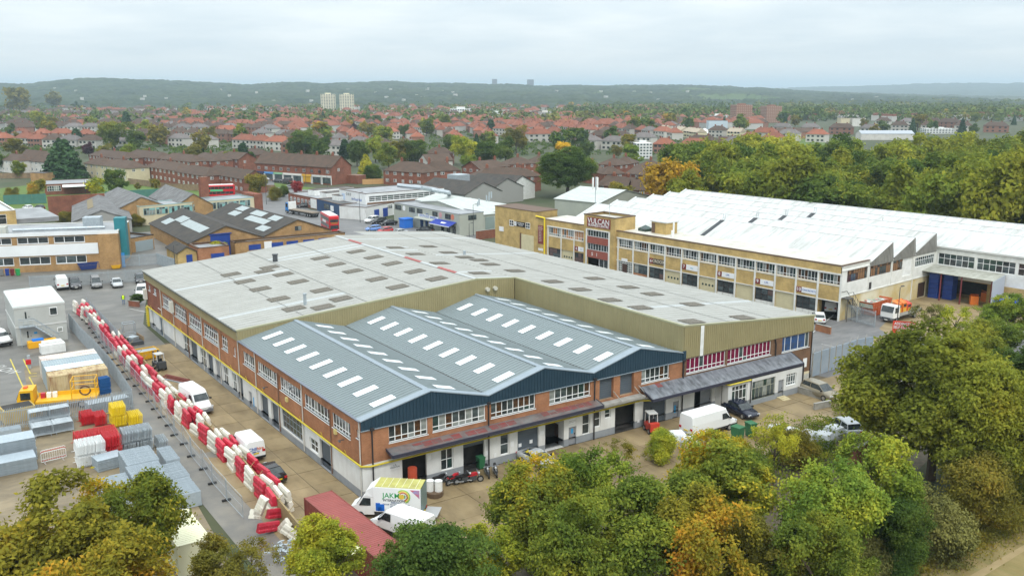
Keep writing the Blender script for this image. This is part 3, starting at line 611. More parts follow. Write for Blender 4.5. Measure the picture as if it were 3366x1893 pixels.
# olive cladding
def clad(fr, a0, a1, zb, ztop, t=0, p=.3, m=OLIVE):
    """sheets of about 1.2 m with ribs; zb, ztop functions of position"""
    n = max(1, round((a1-a0)/1.2)); w = (a1-a0)/n
    for i in range(n):
        mb = MB(); x0 = a0+i*w; q = 4; pp = w/q
        for k in range(q):
            x = x0+k*pp
            for xa, xb, tt in ((x+.002, x+pp*.6, t+.05), (x+pp*.6, x+pp-.002, t+.015)):
                P = fr.P; mb.prism([P(xa, zb(xa), tt), P(xb, zb(xb), tt), P(xb, ztop(xb), tt), P(xa, ztop(xa), tt)], fr.n*-.05)
        mb.build('cladding_sheet', m, fac)
clad(FL, 0, lw(L1), lambda a: 6.9, lambda a: GH-.04, .14)
FS = Frame((K*L1, L1, 0), (1, 0))
clad(FS, -.1, 37.3, lambda a: 6.5, lambda a: gz(a)-.02, .03)
FI = Frame(sh(37.42, L1, 0), (-K, -1))
clad(FI, .1, L1+.1, lambda a: 6.2, lambda a: gz(37.4)-.03, .03)
clad(FF, 37.5, 58.75, lambda a: 6.25, lambda a: gz(a)-.02, .03)
mb = MB(); mb.fbox(FF, 39.85, 40.35, 6.2, gz(40)-.1, .085, .1); mb.build('white_panel_strip', WHITE, fac)
mb = MB()
for fr, a0, a1, fz in ((FS, -.2, GR, gz), (FS, GR, 37.4, gz), (FF, 37.4, 58.9, gz)):
    P = fr.P; mb.prism([P(a0, fz(a0)-.10, .1), P(a1, fz(a1)-.10, .1), P(a1, fz(a1)+.08, .1), P(a0, fz(a0)+.08, .1)], fr.n*-.25)
mb.fbox(FI, 0, L1+.15, gz(37.4)-.1, gz(37.4)+.08, -.2, .1); mb.build('verge_trim', mat('pale olive trim', (.33, .32, .2), .6), fac)
mb = MB(); mb.fbox(FL, -.1, lw(L1)+.1, GH-.12, GH+.02, .14, .32); mb.build('eaves_gutter', mat('dark gutter', (.08, .085, .075), .5), fac)
mb = MB(); P0 = sh(58.8, 0, 0); P1 = (wt(84)+K*84, 84, 0)
mb.prism([(58.7, 0, -.3), (58.7, 0, 8.1), (wt(80)+K*80-.1, 80, 8.1), (wt(80)+K*80-.1, 80, -.3)], (-.2, 0, 0)); mb.build('far_side_wall', BR_B, fac)
mb = MB(); mb.prism([sh(0, L2-.1, -.3), sh(0, L2-.1, 8), sh(31.4, 74.8, 10.2), (wt(80.8)+K*80, 80.6, 8), (wt(80.8)+K*80, 80.6, -.3)], (0, -.2, 0)); mb.build('rear_wall', BR_B, fac)
# --- right end of the front: magenta windows, brown brick
mb = MB(); wallface(mb, FF, 37.5, 52.3, 2.95, 6.3, [(38.0, 43.95, 4.45, 6.15), (44.25, 51.4, 4.45, 6.15)], mi=0)
wallface(mb, FF, 52.3, 58.7, 1.3, 6.3, [(53.3, 58.15, 4.35, 6.18)], mi=0); wallface(mb, FF, 52.3, 58.7, -.5, 1.0, [], mi=1); wallface(mb, FF, 52.3, 58.7, 1.0, 1.3, [], mi=2); mb.build('brown_brick_wall', [BR_B, mat('pale painted wall', (.5, .49, .44), .7, (.4, .4, .36), 1), mat('cream ledge', (.6, .53, .36), .7)], fac)
window(fac, FF, 38.0, 43.95, 4.45, 6.15, 9, (.27,), pm=[MAGENTA]*7+[GLASS[1]]); window(fac, FF, 44.25, 51.4, 4.45, 6.15, 11, (.27,), pm=[MAGENTA]*8+[GLASS[1]])
window(fac, FF, 53.3, 58.15, 4.35, 6.18, [.12, .34, .6, .86], (), pm=[BLUEP, GLASS[1], BLUEP]); 
mb = MB(); mb.fbox(FF, 57.2, 57.9, 1.9, 3.0, 0, .04); mb.build('white_sign_board', PAPER, fac)
# single-storey annex under the right canopy
ann_y = -1.9; FA = Frame((0, ann_y, 0), (1, 0)); ax = lambda a: a
AO = [(43.2, 45.6, .35, 2.55), (46.4, 50.2, .3, 2.55), (50.75, 51.7, -.2, 1.95), (52.1, 53.8, 1.0, 2.4)]
mb = MB(); wallface(mb, FA, 42.6, 54.9, .55, 2.95, [(a, b, max(c, .55), d2) for a, b, c, d2 in AO]); wallface(mb, FA, 42.6, 54.9, -.5, .55, [(a, b, c, .55) for a, b, c, d2 in AO if c < .5], mi=1)
FE = Frame((54.9, ann_y, 0), (0, 1)); wallface(mb, FE, 0, 1.9, .55, 2.95, []); wallface(mb, FE, 0, 1.9, -.5, .55, [], mi=1); FE2 = Frame((42.6, 0, 0), (0, -1)); wallface(mb, FE2, 0, 1.9, -.5, 2.95, [])
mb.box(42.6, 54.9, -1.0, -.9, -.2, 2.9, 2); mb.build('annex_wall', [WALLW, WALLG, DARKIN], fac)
window(fac, FA, *AO[0], 4, (.28, .75), pm=[GLASS[3], GLASS[0]], sill=False); window(fac, FA, *AO[1], 6, (.62,), fm=mat('olive grey steel window frame', (.3, .31, .25), .6), pm=[GLASS[1], GLASS[3], GLASS[2]], sill=False); window(fac, FA, *AO[3], 4, (.25, .8), pm=[GLASS[0], GLASS[1]], sill=False)
door(fac, FA, *AO[2], GREYM)
mb = MB()
for k in range(3): mb.box(50.6, 51.8, ann_y-.35*(k+1), ann_y-.35*k, -.3, .0-k*.07)
mb.build('door_step', mat('cream stone step', (.5, .43, .26), .8), fac)
# --- canopies
def canopy(x0, x1, y1, z0, z1, m, edge=True):
    mb = MB(); mb.prism([(x0, -.02, z0), (x1, -.02, z0), (x1, y1, z1), (x0, y1, z1)], (0, 0, -.14)); c = mb.build('canopy', m, fac)
    mb = MB(); mb.box(x0-.02, x1+.02, y1-.06, y1-.004, z1-.26, z1+.05); mb.prism([(x0-.06, -.02, z0-.22), (x0-.06, y1, z1-.24), (x0-.06, y1, z1+.05), (x0-.06, -.02, z0+.05)], (.055, 0, 0)); mb.prism([(x1+.005, -.02, z0-.22), (x1+.005, y1, z1-.24), (x1+.005, y1, z1+.05), (x1+.005, -.02, z0+.05)], (.055, 0, 0)); mb.build('canopy_edge', mat('dark fascia board', (.035, .035, .055), .5), c)
    return c
cn = canopy(2.3, 25.6, -1.25, 4.0, 3.72, FELT); cn2 = canopy(31.5, 54.9, -1.95, 4.2, 3.35, FELT2)
for x0, x1, yy in ((4.6, 9.5, -.95), (12.6, 15.5, -.9), (18.6, 24.6, -.75), (10, 12.2, -.98), (32.6, 34.2, -.6)):       # red tile patches on the left canopy
    n = max(2, int((x1-x0)/.85)); w = (x1-x0)/n
    for i in range(n):
        for j in range(2 if x0 != 18.6 else 2):
            if random.random() < .12: continue
            ya = yy+.36*j; y2 = ya+.32
            zz_ = lambda q: 4.0+(3.72-4.0)*(q/-1.25)+.004 if x0 < 30 else 4.2+(3.35-4.2)*(q/-1.95)+.004
            mb = MB(); mb.prism([(x0+i*w+.04, ya, zz_(ya)), (x0+(i+1)*w-.04, ya, zz_(ya)), (x0+(i+1)*w-.04, y2, zz_(y2)), (x0+i*w+.04, y2, zz_(y2))], (0, 0, .012)); mb.build('red_tile', REDP, cn if x0 < 30 else cn2)
mb = MB(); mb.box(25.7, 31.4, -.95, -.01, 3.3, 3.55); mb.build('concrete_ledge', CONCW, fac)
for xx in (27.9, 30.7, 31.3): 
    mb = MB(); mb.tube((xx+.3, -.9, 3.56), (xx-.2, -.15, 4.5), .04); mb.build('leaning_rail', CONCW, fac)
# --- pipes
GP = MB(); GP.path([FL.P(lw(73.2), -.2, .18), FL.P(lw(73.2), 2.95, .18), FL.P(lw(-.15), 2.95, .18), (.6, -.18, 2.78), (31.4, -.18, 2.78), (32, -1.2, 3.0), (42.3, -1.5, 2.95), (42.6, -2.05, 2.92), (46, -2.05, 2.92)], .085, 8); gp = GP.build('gas_pipe', YELLOW, fac)
mb = MB()
for y in np.arange(3, 72, 5.2): mb.tube(FL.P(lw(y), 2.95, .1), FL.P(lw(y), 3.45, .25), .03, n=5)
mb.build('pipe_bracket', YELLOW, gp)
mb = MB(); mb.fbox(FL, lw(73.5), lw(72.9), -.2, 2.8, .05, .3); 
for k in range(8): mb.fbox(FL, lw(73.55), lw(72.85), .1+k*.35, .2+k*.35, .3, .36)
mb.build('pipe_guard', YELLOW, gp)
PALEP = mat('pale grey downpipe', (.48, .47, .43), .6); BROWNP = mat('brown downpipe', (.16, .09, .06), .6)
for y, m, zt in ((31.5, PALEP, 7.9), (26.0, PALEP, HE), (19.3, BROWNP, HE-.6), (12.9, PALEP, HE), (6.3, BROWNP, HE-.7), (38.6, PALEP, 6.3), (45.4, PALEP, 6.9), (52, BROWNP, 6.3), (58.6, PALEP, 6.4), (64.9, PALEP, 6.9), (.12, PALEP, HE-.1)):
    mb = MB(); mb.path([FL.P(lw(y), zt, .12), FL.P(lw(y), zt-.5, .10), FL.P(lw(y), .0, .10)], .06, 6); mb.build('downpipe', m, fac)
for x, zt in ((.95, 6.2), (12.75, 6.25), (25.3, 6.3), (37.45, 6.2)):
    mb = MB(); mb.path([FF.P(x, zt, .14), FF.P(x, -.2, .14)], .075, 6); mb.fbox(FF, x-.18, x+.18, zt-.2, zt+.02, .08, .3); mb.build('downpipe', mat('black downpipe', (.03, .028, .03), .5), fac)
mb = MB(); mb.path([FF.P(51.9, 6.25, .12), FF.P(52.1, 5.6, .12), FF.P(52.1, 4.2, .12)], .08, 6); mb.path([FA.P(54.85, 3.3, .1), FA.P(54.85, -.2, .1)], .08); mb.path([FA.P(46.1, 3.0, .1), FA.P(46.1, .2, .1)], .06); mb.build('downpipe', mat('black downpipe', (.03, .028, .03), .5), fac)
# --- things fixed to walls and roofs
for y, z in ((17, 3.9), (5.2, 4.2)):
    mb = MB(); mb.fbox(FL, lw(y)-.2, lw(y)+.2, z, z+.42, 0, .2); mb.build('alarm_box', mat('cream alarm box', (.6, .5, .2), .5), fac)
for y, z, w in ((73.1, 4.0, .9), (58.4, 4.9, .8)):
    mb = MB(); mb.fbox(FL, lw(y)-w/2, lw(y)+w/2, z, z+1.5, .1, .55); mb.fbox(FL, lw(y)-w/2+.1, lw(y)+w/2-.1, z+.2, z+1.3, .55, .57); mb.build('air_conditioner', mat('cream casing', (.58, .57, .5), .5), fac)
for y, z in ((22.6, 3.9), (3.6, 4.15), (15.0, 5.9)):
    mb = MB(); mb.tube(FL.P(lw(y), z, 0), FL.P(lw(y), z+.05, .4), .04); mb.tube(FL.P(lw(y), z, .38), FL.P(lw(y), z-.1, .5), .13); mb.build('wall_lamp', DGREY, fac)
for u, v, h, r in ((905, 858, 1.0, .38), (1003, 1000, 1.3, .2), (2127-600, 836, .5, .2)):
    x, y = hit_roof(u, v); mb = MB(); b = sh(x, y, gz(x)); mb.tube(b, (b[0], b[1], b[2]+h), r, n=10); mb.tube((b[0], b[1], b[2]+h), (b[0], b[1], b[2]+h+.12), r*1.25, n=10); mb.build('roof_vent', GALV if r < .3 else DGREY, fac)
for a in (32.9, 34.1): mb = MB(); mb.tube(FS.P(a, 8.9, .08), FS.P(a, 8.9, .5), .28, n=10); mb.build('wall_vent', mat('pale vent cowl', (.5, .48, .4), .6), fac)
# ================================================================== business centre with the white saw-tooth roof
VX, VY, VT = 86.837, 17.2615, -.1061
VD = np.array([math.sin(VT), math.cos(VT)]); VU = np.array([VD[1], -VD[0]])      # along the front (away from camera), into the building
V0 = np.array([VX, VY])
vc = thing('business_centre', 'yellow brick business centre with white framed bays, a sign tower and white sawtooth roofs', 'business centre', (VX, VY, 0))
FV = Frame((*(V0+VD*70), 0), -VD); FVS = Frame((VX, VY, 0), VU)
def va(s): return 70-s
def vp(s, t, z): q = V0+VD*s+VU*t; return (q[0], q[1], z)
CREAM = mat('cream roller door', (.60, .54, .34), .6, (.54, .48, .30), 1.)
VWHITE = mat('white painted concrete frame', (.74, .74, .70), .6, (.62, .62, .57), .8)
VROOF = mat('white coated roof sheet', (.60, .61, .60), .65, (.54, .55, .535), .2, streak=((.12, .9, .3), (.26, .26, .23), .75))
VFLAT = mat('stained flat white roof', (.62, .60, .54), .6, (.46, .44, .38), .35, 6, streak=((.5, .5, 1), (.36, .34, .28), .55))
COPE = mat('dark brown coping', (.12, .075, .05), .7)
MAROON = mat('maroon sign board', (.20, .035, .03), .5)
TERRA = mat('terracotta panel', (.30, .085, .055), .6, (.25, .07, .05), 1.5)
DKSHOP = mat('dark shopfront frame', (.03, .022, .02), .4)
OR_GL = mat('orange lined pane', (.5, .22, .06), .2, (.32, .14, .05), 2)
BW = 3.88
ops = []
for k in range(12): ops.append((va(BW*(k+1))+.16, va(BW*k)-.16, 5.3, 6.86, .18))
for k in range(11): ops.append((va(BW*(k+1))+.16, va(BW*k)-.16, -.2, 2.66, 1.2 if k == 0 else .18))
ops.append((va(BW*12)+.05, va(BW*11)-.2, -.2, 2.8, .18))
mb = MB(); wallface(mb, FV, va(47.1), va(.12), -.4, 8.25, ops, mi=0); mb.build('front_wall', BR_Y, vc)
ops = [(va(66.4), va(62.6), 5.15, 6.9), (va(62.4), va(58.8), 5.15, 6.95), (va(58.6), va(55.7), 5.15, 7.0), (va(66.4), va(62.6), -.2, 2.7), (va(62.4), va(58.8), -.2, 2.7), (va(58.6), va(55.7), -.2, 2.7)]
mb = MB(); wallface(mb, FV, va(70.3), va(55.5), -.4, 8.3, ops); mb.build('front_wall', BR_Y, vc)
mb = MB(); mb.prism([vp(70.3, .02, -.4), vp(84, .02, -.4), vp(84, .02, 9.5), vp(70.3, .02, 9.5)], (*(VU*6), 0)); mb.prism([vp(70.3, .1, -.4), vp(70.3, 6, -.4), vp(70.3, 6, 9.4), vp(70.3, .1, 9.4)], (*(VD*.1), 0)); mb.build('end_block', BR_Y, vc)
mb = MB(); mb.prism([vp(84.1, -.05, 9.5), vp(84.1, 6.1, 9.5), vp(70.2, 6.1, 9.5), vp(70.2, -.05, 9.5)], (0, 0, .14)); mb.build('coping', COPE, vc)
# columns and beam
for k in range(13):
    mb = MB(); mb.fbox(FV, va(BW*k)-.16, va(BW*k)+.16, -.3, 6.9, -.02, .09); mb.build('column', VWHITE, vc)
for s in (66.5, 62.5, 58.7, 55.62): mb = MB(); mb.fbox(FV, va(s)-.13, va(s)+.13, -.3, 6.95, -.02, .09); mb.build('column', VWHITE, vc)
mb = MB(); mb.fbox(FV, va(46.9), va(-.2), 6.9, 7.12, -.02, .14); mb.fbox(FV, va(66.7), va(55.5), 6.95, 7.15, -.02, .14); mb.build('beam', VWHITE, vc)
mb = MB(); mb.fbox(FV, va(47), va(-.1), 5.12, 5.26, -.02, .06); mb.fbox(FV, va(47), va(-.1), 2.66, 2.8, -.02, .06); mb.fbox(FV, va(66.6), va(55.5), 5.0, 5.12, -.02, .06); mb.build('sill_band', VWHITE, vc)
mb = MB(); mb.fbox(FV, va(47.1), va(-.15), 8.25, 8.4, -.35, .06); mb.fbox(FV, va(70.3), va(55.5), 8.3, 8.44, -.35, .06); mb.fbox(FVS, 0.3, 8.0, 8.25, 8.4, -.35, .06); mb.build('coping', COPE, vc)
for k in range(12):
    window(vc, FV, va(BW*(k+1))+.16, va(BW*k)-.16, 5.3, 6.86, 6, (.28,), fw=.06, wts=(4, 4, 3, 1, 1), sill=False)
for o in ops[:3]: window(vc, FV, *o, 6, (.28,), fw=.06, pm=[GLASS[1], OR_GL, OR_GL, GLASS[2]], sill=False)
def oval_row(parent, fr, a0, a1, z):
    for i in range(4):
        c = a0+(a1-a0)*(.2+.2*i); mb = MB(); mb.tube(fr.P(c, z, -.155), fr.P(c, z, -.13), .2, n=10); mb.build('door_window', GLASS[3], parent)
def rdoor(a0, a1, ov=False):
    d = slats(vc, FV, a0, a1, -.2, 2.66, CREAM, -.16, 'roller_door', .35)
    if ov: oval_row(d, FV, a0, a1, 1.35)
def shop(a0, a1):
    w = window(vc, FV, a0, a1, .62, 2.66, 3, (.5,), fm=DKSHOP, pm=[GLASS[0], GLASS[0], mat('pink brown pane', (.16, .1, .09), .1, (.1, .07, .06), 1), GLASS[1]], sill=False, fw=.08)
    for i in range(3):
        x0 = a0+(a1-a0)*i/3; mb = MB(); mb.fbox(FV, x0+.03, x0+(a1-a0)/3-.03, -.2, .6, -.16, -.1); mb.build('white_panel', VWHITE, vc)
def sign(a0, a1, z0, z1, num, txt, bgc, fg, sz=.5):
    mb = MB(); mb.fbox(FV, a0, a0+.95, z0, z1, .0, .07); s = mb.build('number_board', MAROON, vc); text('sign_number', num, FV.P(a0+.5, (z0+z1)/2, .08), FV.rz, .8, WHITE, s, bold=.01)
    mb = MB(); mb.fbox(FV, a0+1.02, a1, z0, z1, .0, .07); s = mb.build('sign_board', bgc, vc); text('sign_text', txt, FV.P((a0+1.02+a1)/2, (z0+z1)/2, .08), FV.rz, sz, fg, s)
BLUEINK = mat('blue lettering', (.04, .12, .4), .5); CYANINK = mat('cyan lettering', (.05, .35, .5), .5); GREENINK = mat('green lettering', (.02, .30, .08), .5)
for k in range(1, 11):
    a0, a1 = va(BW*(k+1))+.16, va(BW*k)-.16
    if k in (1, 3, 5, 7, 9): shop(a0, a1)
    elif k == 10:
        window(vc, FV, a0, a1, .9, 2.66, 3, (), fm=DKSHOP, pm=[GLASS[1], GLASS[2]], sill=False); mb = MB(); mb.fbox(FV, a0, a1, -.2, .9, -.18, .02); mb.build('brick_base', BR_O, vc)
    else: rdoor(a0, a1, k in (6, 8))
sign(va(BW*2)+.1, va(BW)-.25, 3.2, 4.05, '10', 'CONCRETETC', PAPER, BLUEINK, .42); sign(va(BW*4)+.1, va(BW*3)-.25, 3.25, 4.1, '9', 'I.M.', PAPER, BLUEINK, .55)
sign(va(BW*6)+.1, va(BW*5)-.25, 3.3, 4.15, '8', 'I.M.', PAPER, BLUEINK, .55); sign(va(BW*8)+.1, va(BW*7)-.25, 3.35, 4.3, '7', '~', PAPER, CYANINK, 1.2)
sign(va(BW*10)+.1, va(BW*9)-.25, 3.3, 4.3, '6', 'CROOX', mat('brown black sign', (.07, .05, .035), .5), mat('cream lettering', (.7, .65, .5), .6), .8); sign(va(58.5), va(55.8), 3.0, 3.9, '4', '\u2302', PAPER, GREYM, .6)
# open bay with room behind
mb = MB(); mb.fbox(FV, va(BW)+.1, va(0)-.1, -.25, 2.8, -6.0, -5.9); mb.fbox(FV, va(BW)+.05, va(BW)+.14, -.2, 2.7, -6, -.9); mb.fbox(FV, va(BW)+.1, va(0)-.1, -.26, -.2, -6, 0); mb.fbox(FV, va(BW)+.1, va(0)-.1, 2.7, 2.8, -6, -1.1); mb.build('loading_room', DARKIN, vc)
# glass block entrance
a0, a1 = va(BW*12)+.05, va(BW*11)-.2
mb = MB(); mb.fbox(FV, a0, a1, -.2, 2.8, -.15, -.1); gb = mb.build('glass_block_panel', VWHITE, vc)
for i in range(8):
    for j in range(7):
        if 2 <= i <= 4 and j < 6: continue
        x = a0+.1+i*(a1-a0-.2)/8; z = -.1+j*.41; mb = MB(); mb.fbox(FV, x+.06, x+.36, z+.05, z+.33, -.1, -.085); mb.build('glass_block', GLASS[3], gb)
mb = MB(); mb.fbox(FV, a0+1.02, a0+2.3, -.2, 2.25, -.1, -.05); mb.build('door', mat('dark brown door', (.06, .03, .02), .5), vc)
mb = MB(); mb.fbox(FV, a0+.9, a0+2.4, 2.82, 3.25, 0, .06); mb.build('sign_board', PAPER, vc); mb = MB(); mb.fbox(FV, a1-.7, a1, -.2, .45, -.02, .02); mb.build('number_board', MAROON, vc)
mb = MB(); mb.fbox(FV, va(48.4), va(43.3), -.4, .55, -.05, .02+.03); mb.build('brick_base', BR_O, vc)
shop(va(66.3), va(62.65)); rdoor(va(62.35), va(58.85), True); shop(va(58.55), va(55.75))
# tower
TOPS = [(va(54.5), va(48.6), 6.5, 7.75), (va(54.5), va(48.6), 3.85, 5.15), (va(54.4), va(48.7), -.2, 2.35)]
FT = Frame(FV.P(0, 0, .45), FV.u[:2])
mb = MB(); wallface(mb, FT, va(55.5), va(47.1), -.4, 10.6, TOPS); FT2 = Frame(FT.P(va(47.1), 0), VU); wallface(mb, FT2, 0, 5.6, -.4, 10.6, []); FT3 = Frame(FT.P(va(55.5), 0)+np.array([*(VU*5.6), 0]), -VU); wallface(mb, FT3, 0, 5.6, 7.5, 10.6, []); FT4 = Frame(FT2.P(5.6, 0), VD); wallface(mb, FT4, 0, 8.4, 7.5, 10.6, []); tw = mb.build('tower_wall', BR_Y, vc)
mb = MB(); 
for fr, w in ((FT, 8.4), (FT2, 5.6), (FT3, 5.6), (FT4, 8.4)):
    o = va(55.5) if fr is FT else 0
    mb.fbox(fr, o-.06, o+w+.06, 10.6, 10.76, -.25, .06)
mb.build('tower_coping', COPE, vc); mb = MB(); mb.fbox(FT, va(55.4), va(47.2), 10.1, 10.2, -5.5, -.1); mb.build('tower_roof', VFLAT, vc)
mb = MB(); a, b = va(54.85), va(48.35)
mb.fbox(FT, a, a+.35, -.2, 7.95, -.02, .12); mb.fbox(FT, b-.35, b, -.2, 7.95, -.02, .12); mb.fbox(FT, a, b, 7.75, 7.95, -.02, .121); mb.build('tower_frame', VWHITE, vc)
for z0, z1 in ((5.15, 6.5), (2.35, 3.85)): mb = MB(); mb.fbox(FT, va(54.5), va(48.7), z0, z1, 0, .06); pnl = mb.build('terracotta_panel', TERRA, vc)
text('tower_number', '5   1', FT.P(va(52.4), 3.05, .08), FT.rz, .95, WHITE, pnl, bold=.01)
for o in TOPS[:2]: window(vc, FT, *o, 8, (), fm=UPVC, pm=[GLASS[0], GLASS[0], GLASS[1]], sill=True)
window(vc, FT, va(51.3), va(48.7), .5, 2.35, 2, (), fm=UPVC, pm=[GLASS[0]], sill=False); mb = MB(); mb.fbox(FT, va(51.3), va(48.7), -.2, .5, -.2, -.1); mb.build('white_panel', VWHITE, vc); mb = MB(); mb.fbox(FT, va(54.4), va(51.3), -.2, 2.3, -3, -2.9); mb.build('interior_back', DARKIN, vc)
mb = MB(); mb.fbox(FT, va(54.55), va(48.3), 8.4, 10.25, 0, .1); sb = mb.build('tower_sign', MAROON, vc)
text('tower_sign_name', 'VULCAN', FT.P(va(51.42), 9.55, .11), FT.rz, 1.45, WHITE, sb, bold=.012, sx=1.03); text('tower_sign_line', 'BUSINESS CENTRE', FT.P(va(51.42), 8.75, .11), FT.rz, .68, WHITE, sb, bold=.008)
# directory board, pipe, end block door, windows
mb = MB(); mb.fbox(FV, va(69.6), va(67.95), 3.05, 6.9, 0, .08); db = mb.build('directory_board', MAROON, vc)
text('directory_text', '\n'.join(['VULCAN', 'BUSINESS', 'CENTRE', 'UNIT 1', 'UNIT 2', 'UNIT 3', 'UNIT 4', 'UNIT 5', 'UNIT 6', 'UNIT 7']), FV.P(va(68.8), 5.1, .09), FV.rz, .33, mat('pale lettering', (.6, .5, .45), .6), db)
for i in range(3): mb = MB(); mb.fbox(FV, va(69.5)+i*.52, va(69.5)+i*.52+.42, 1.6, 2.1, 0, .05); mb.build('number_plate_board', PAPER, vc)
mb = MB(); mb.path([vp(70, -.3, 8.75), vp(67.3, -.3, 8.6), vp(67.3, -.3, -.2)], .16, 8); mb.build('gas_pipe', mat('bright yellow pipe', (.8, .62, .03), .45), vc)
mb = MB(); mb.fbox(FV, va(75), va(71), -.2, 4.4, -.05, .06); ed = mb.build('cream_door', CREAM, vc); mb = MB(); mb.fbox(FV, va(75.5), va(75), -.2, 4.6, -.02, .08); mb.build('door_post', BR_B, vc)
for s0, s1 in ((79, 77.6), (73.6, 72.2)): window(vc, FV, va(s0), va(s1), 5.8, 7.0, 2, (.5,), t=.06, pm=[GLASS[1], GLASS[0]])
mb = MB(); mb.fbox(FV, va(77.4), va(73.8), 5.9, 6.9, 0, .08); sb = mb.build('sign_board', mat('black sign', (.015, .015, .02), .5), vc); mb = MB(); mb.fbox(FV, va(77.35), va(76.6), 5.95, 6.85, .08, .09); mb.build('number_board', PAPER, sb); text('sign_number', '1', FV.P(va(77.0), 6.4, .1), FV.rz, .8, BLACK, sb); text('sign_text', 'SHOWROOM\nVULCAN', FV.P(va(75.2), 6.4, .09), FV.rz, .36, WHITE, sb)
mb = MB(); mb.fbox(FV, va(82.5), va(81), 4.2, 5.2, 0, .08); mb.build('sign_board', PAPER, vc)
# ground under front: dwarf base; flat roof
mb = MB(); mb.prism([vp(-.05, .3, 7.98), vp(70, .3, 7.98), vp(70, 8.6, 8.05), vp(-.05, 8.6, 8.05)], (0, 0, .1)); mb.build('flat_roof', VFLAT, vc)
# saw-tooth bays: slope sheets about 3 m wide, gable ends in grey sheet
SAWM = mat('grey ribbed gable sheet', (.24, .235, .21), .7, (.19, .185, .165), .8, streak=((4, 4, .2), (.13, .125, .11), .6))
PK = 10.5
for b in range(6):
    t0 = 7.95+7.25*b; t1 = t0+6.55; s0 = -.1 if b < 3 else -62; s1 = 66.5+b*1.2
    n = int((s1-s0)/3.0); w = (s1-s0)/n
    for i in range(n):
        a0, a1 = s0+i*w, s0+(i+1)*w; mb = MB(); dz = random.uniform(-.01, .015)
        mb.prism([vp(a0+.015, t0, 7.9+dz), vp(a1-.015, t0, 7.9+dz), vp(a1-.015, t1, PK+dz), vp(a0+.015, t1, PK+dz)][::-1], (0, 0, -.1)); mb.build('roof_sheet', VROOF, vc)
    mb = MB(); mb.prism([vp(s0, t1, PK-.08), vp(s0, t1+.5, 7.95), vp(s1, t1+.5, 7.95), vp(s1, t1, PK-.08)], (*(VU*.08), 0)); mb.build('north_light', GLASS[2], vc)
    mb = MB(); mb.prism([vp(s0, t1-.12, PK-.02), vp(s0, t1+.1, PK-.02), vp(s0, t1+.1, PK+.06), vp(s0, t1-.12, PK+.06)], (*(VD*(s1-s0)), 0)); mb.build('ridge_cap', mat('white ridge cap', (.7, .71, .7), .5), vc)
    if b < 3:
        mb = MB(); mb.prism([vp(-.12, t0, 7.3), vp(-.12, t1+.6, 7.3), vp(-.12, t1+.45, 7.95), vp(-.12, t1, PK-.06), vp(-.12, t0, 7.86)], (*(VD*.1), 0)); mb.build('gable_sheet', SAWM, vc)
        mb = MB()
        for k in range(int(6.5/.45)):
            t = t0+.1+k*.45; zt = 7.86+(PK-7.92)*(t-t0)/6.55; mb.prism([vp(-.12, t, 7.45), vp(-.12, t+.16, 7.45), vp(-.12, t+.16, zt), vp(-.12, t, zt)], (*(-VD*.05), 0))
        tag(mb.build('gable_rib', SAWM, vc), kind='stuff')
    mb = MB(); mb.prism([vp(s1-.05, t0-.1, 8.2), vp(s1-.05, t1, PK+.25), vp(s1-.05, t1, 7), vp(s1-.05, t0-.1, 7)], (*(VD*.3), 0)); mb.build('end_parapet', mat('white parapet', (.62, .63, .62), .7), vc)
mb = MB(); mb.prism([vp(66.4, .3, -.3), vp(75, 52, -.3), vp(75, 52, 8), vp(66.4, .3, 8)], (*(-VD*.3), 0)); mb.prism([vp(75, 51.8, -.3), vp(-62, 51.8, -.3), vp(-62, 51.8, 8), vp(75, 51.8, 8)], (*(-VU*.3), 0)); mb.build('rear_wall', BR_Y, vc)
# walkway boards and ladders on the slopes, small roof things
def on_slope(u, v):
    z = 9.
    for _ in range(15):
        p = at(u, v, z); t = float((p[:2]-V0)@VU); k = (t-7.95) % 7.25; z = 7.9+(PK-7.9)*min(k, 6.55)/6.55 if t > 7.95 else 8.1
    return float((p[:2]-V0)@VD), t
MATG = mat('dark grey walk board', (.045, .05, .055), .7)
for (s, t0, t1) in ((33, 8.1, 14.2), (30.8, 18.7, 21.5), (29.2, 26.2, 28.7), (27.6, 33.7, 36.)):
    zf = lambda t: 7.9+(PK-7.9)*((t-7.95) % 7.25)/6.55+.03
    mb = MB(); mb.prism([vp(s, t0, zf(t0)), vp(s+.9, t0, zf(t0)), vp(s+.9, t1, zf(t1)), vp(s, t1, zf(t1))][::-1], (0, 0, .06)); wb = mb.build('walk_board', MATG, vc)
    mb = MB()
    for ds in (.1, .6): mb.tube(vp(s+ds, t1+.2, PK-.3), vp(s+ds, t1+.5, PK+1.1), .04)
    for q in range(4): mb.tube(vp(s+.1, t1+.3, PK+.1+q*.28), vp(s+.6, t1+.3, PK+.1+q*.28), .03)
    mb.build('roof_ladder', GALV, vc)
mb = MB(); mb.prism([vp(38.4, 4.1, 8.05), vp(42, 4.1, 8.05), vp(42, 7.2, 8.05), vp(38.4, 7.2, 8.05)][::-1], (0, 0, 2.2)); mb.mi = 1; mb.prism([vp(38.2, 3.9, 10.25), vp(42.2, 3.9, 10.25), vp(42.2, 7.4, 10.25), vp(38.2, 7.4, 10.25)][::-1], (0, 0, .2)); mb.mi = 2; mb.prism([vp(41.1, 4.05, 8.2), vp(41.9, 4.05, 8.2), vp(41.9, 4.05, 10), vp(41.1, 4.05, 10)], (*(-VU*.05), 0)); mb.build('roof_hut', [BR_Y, VROOF, COPE], vc)
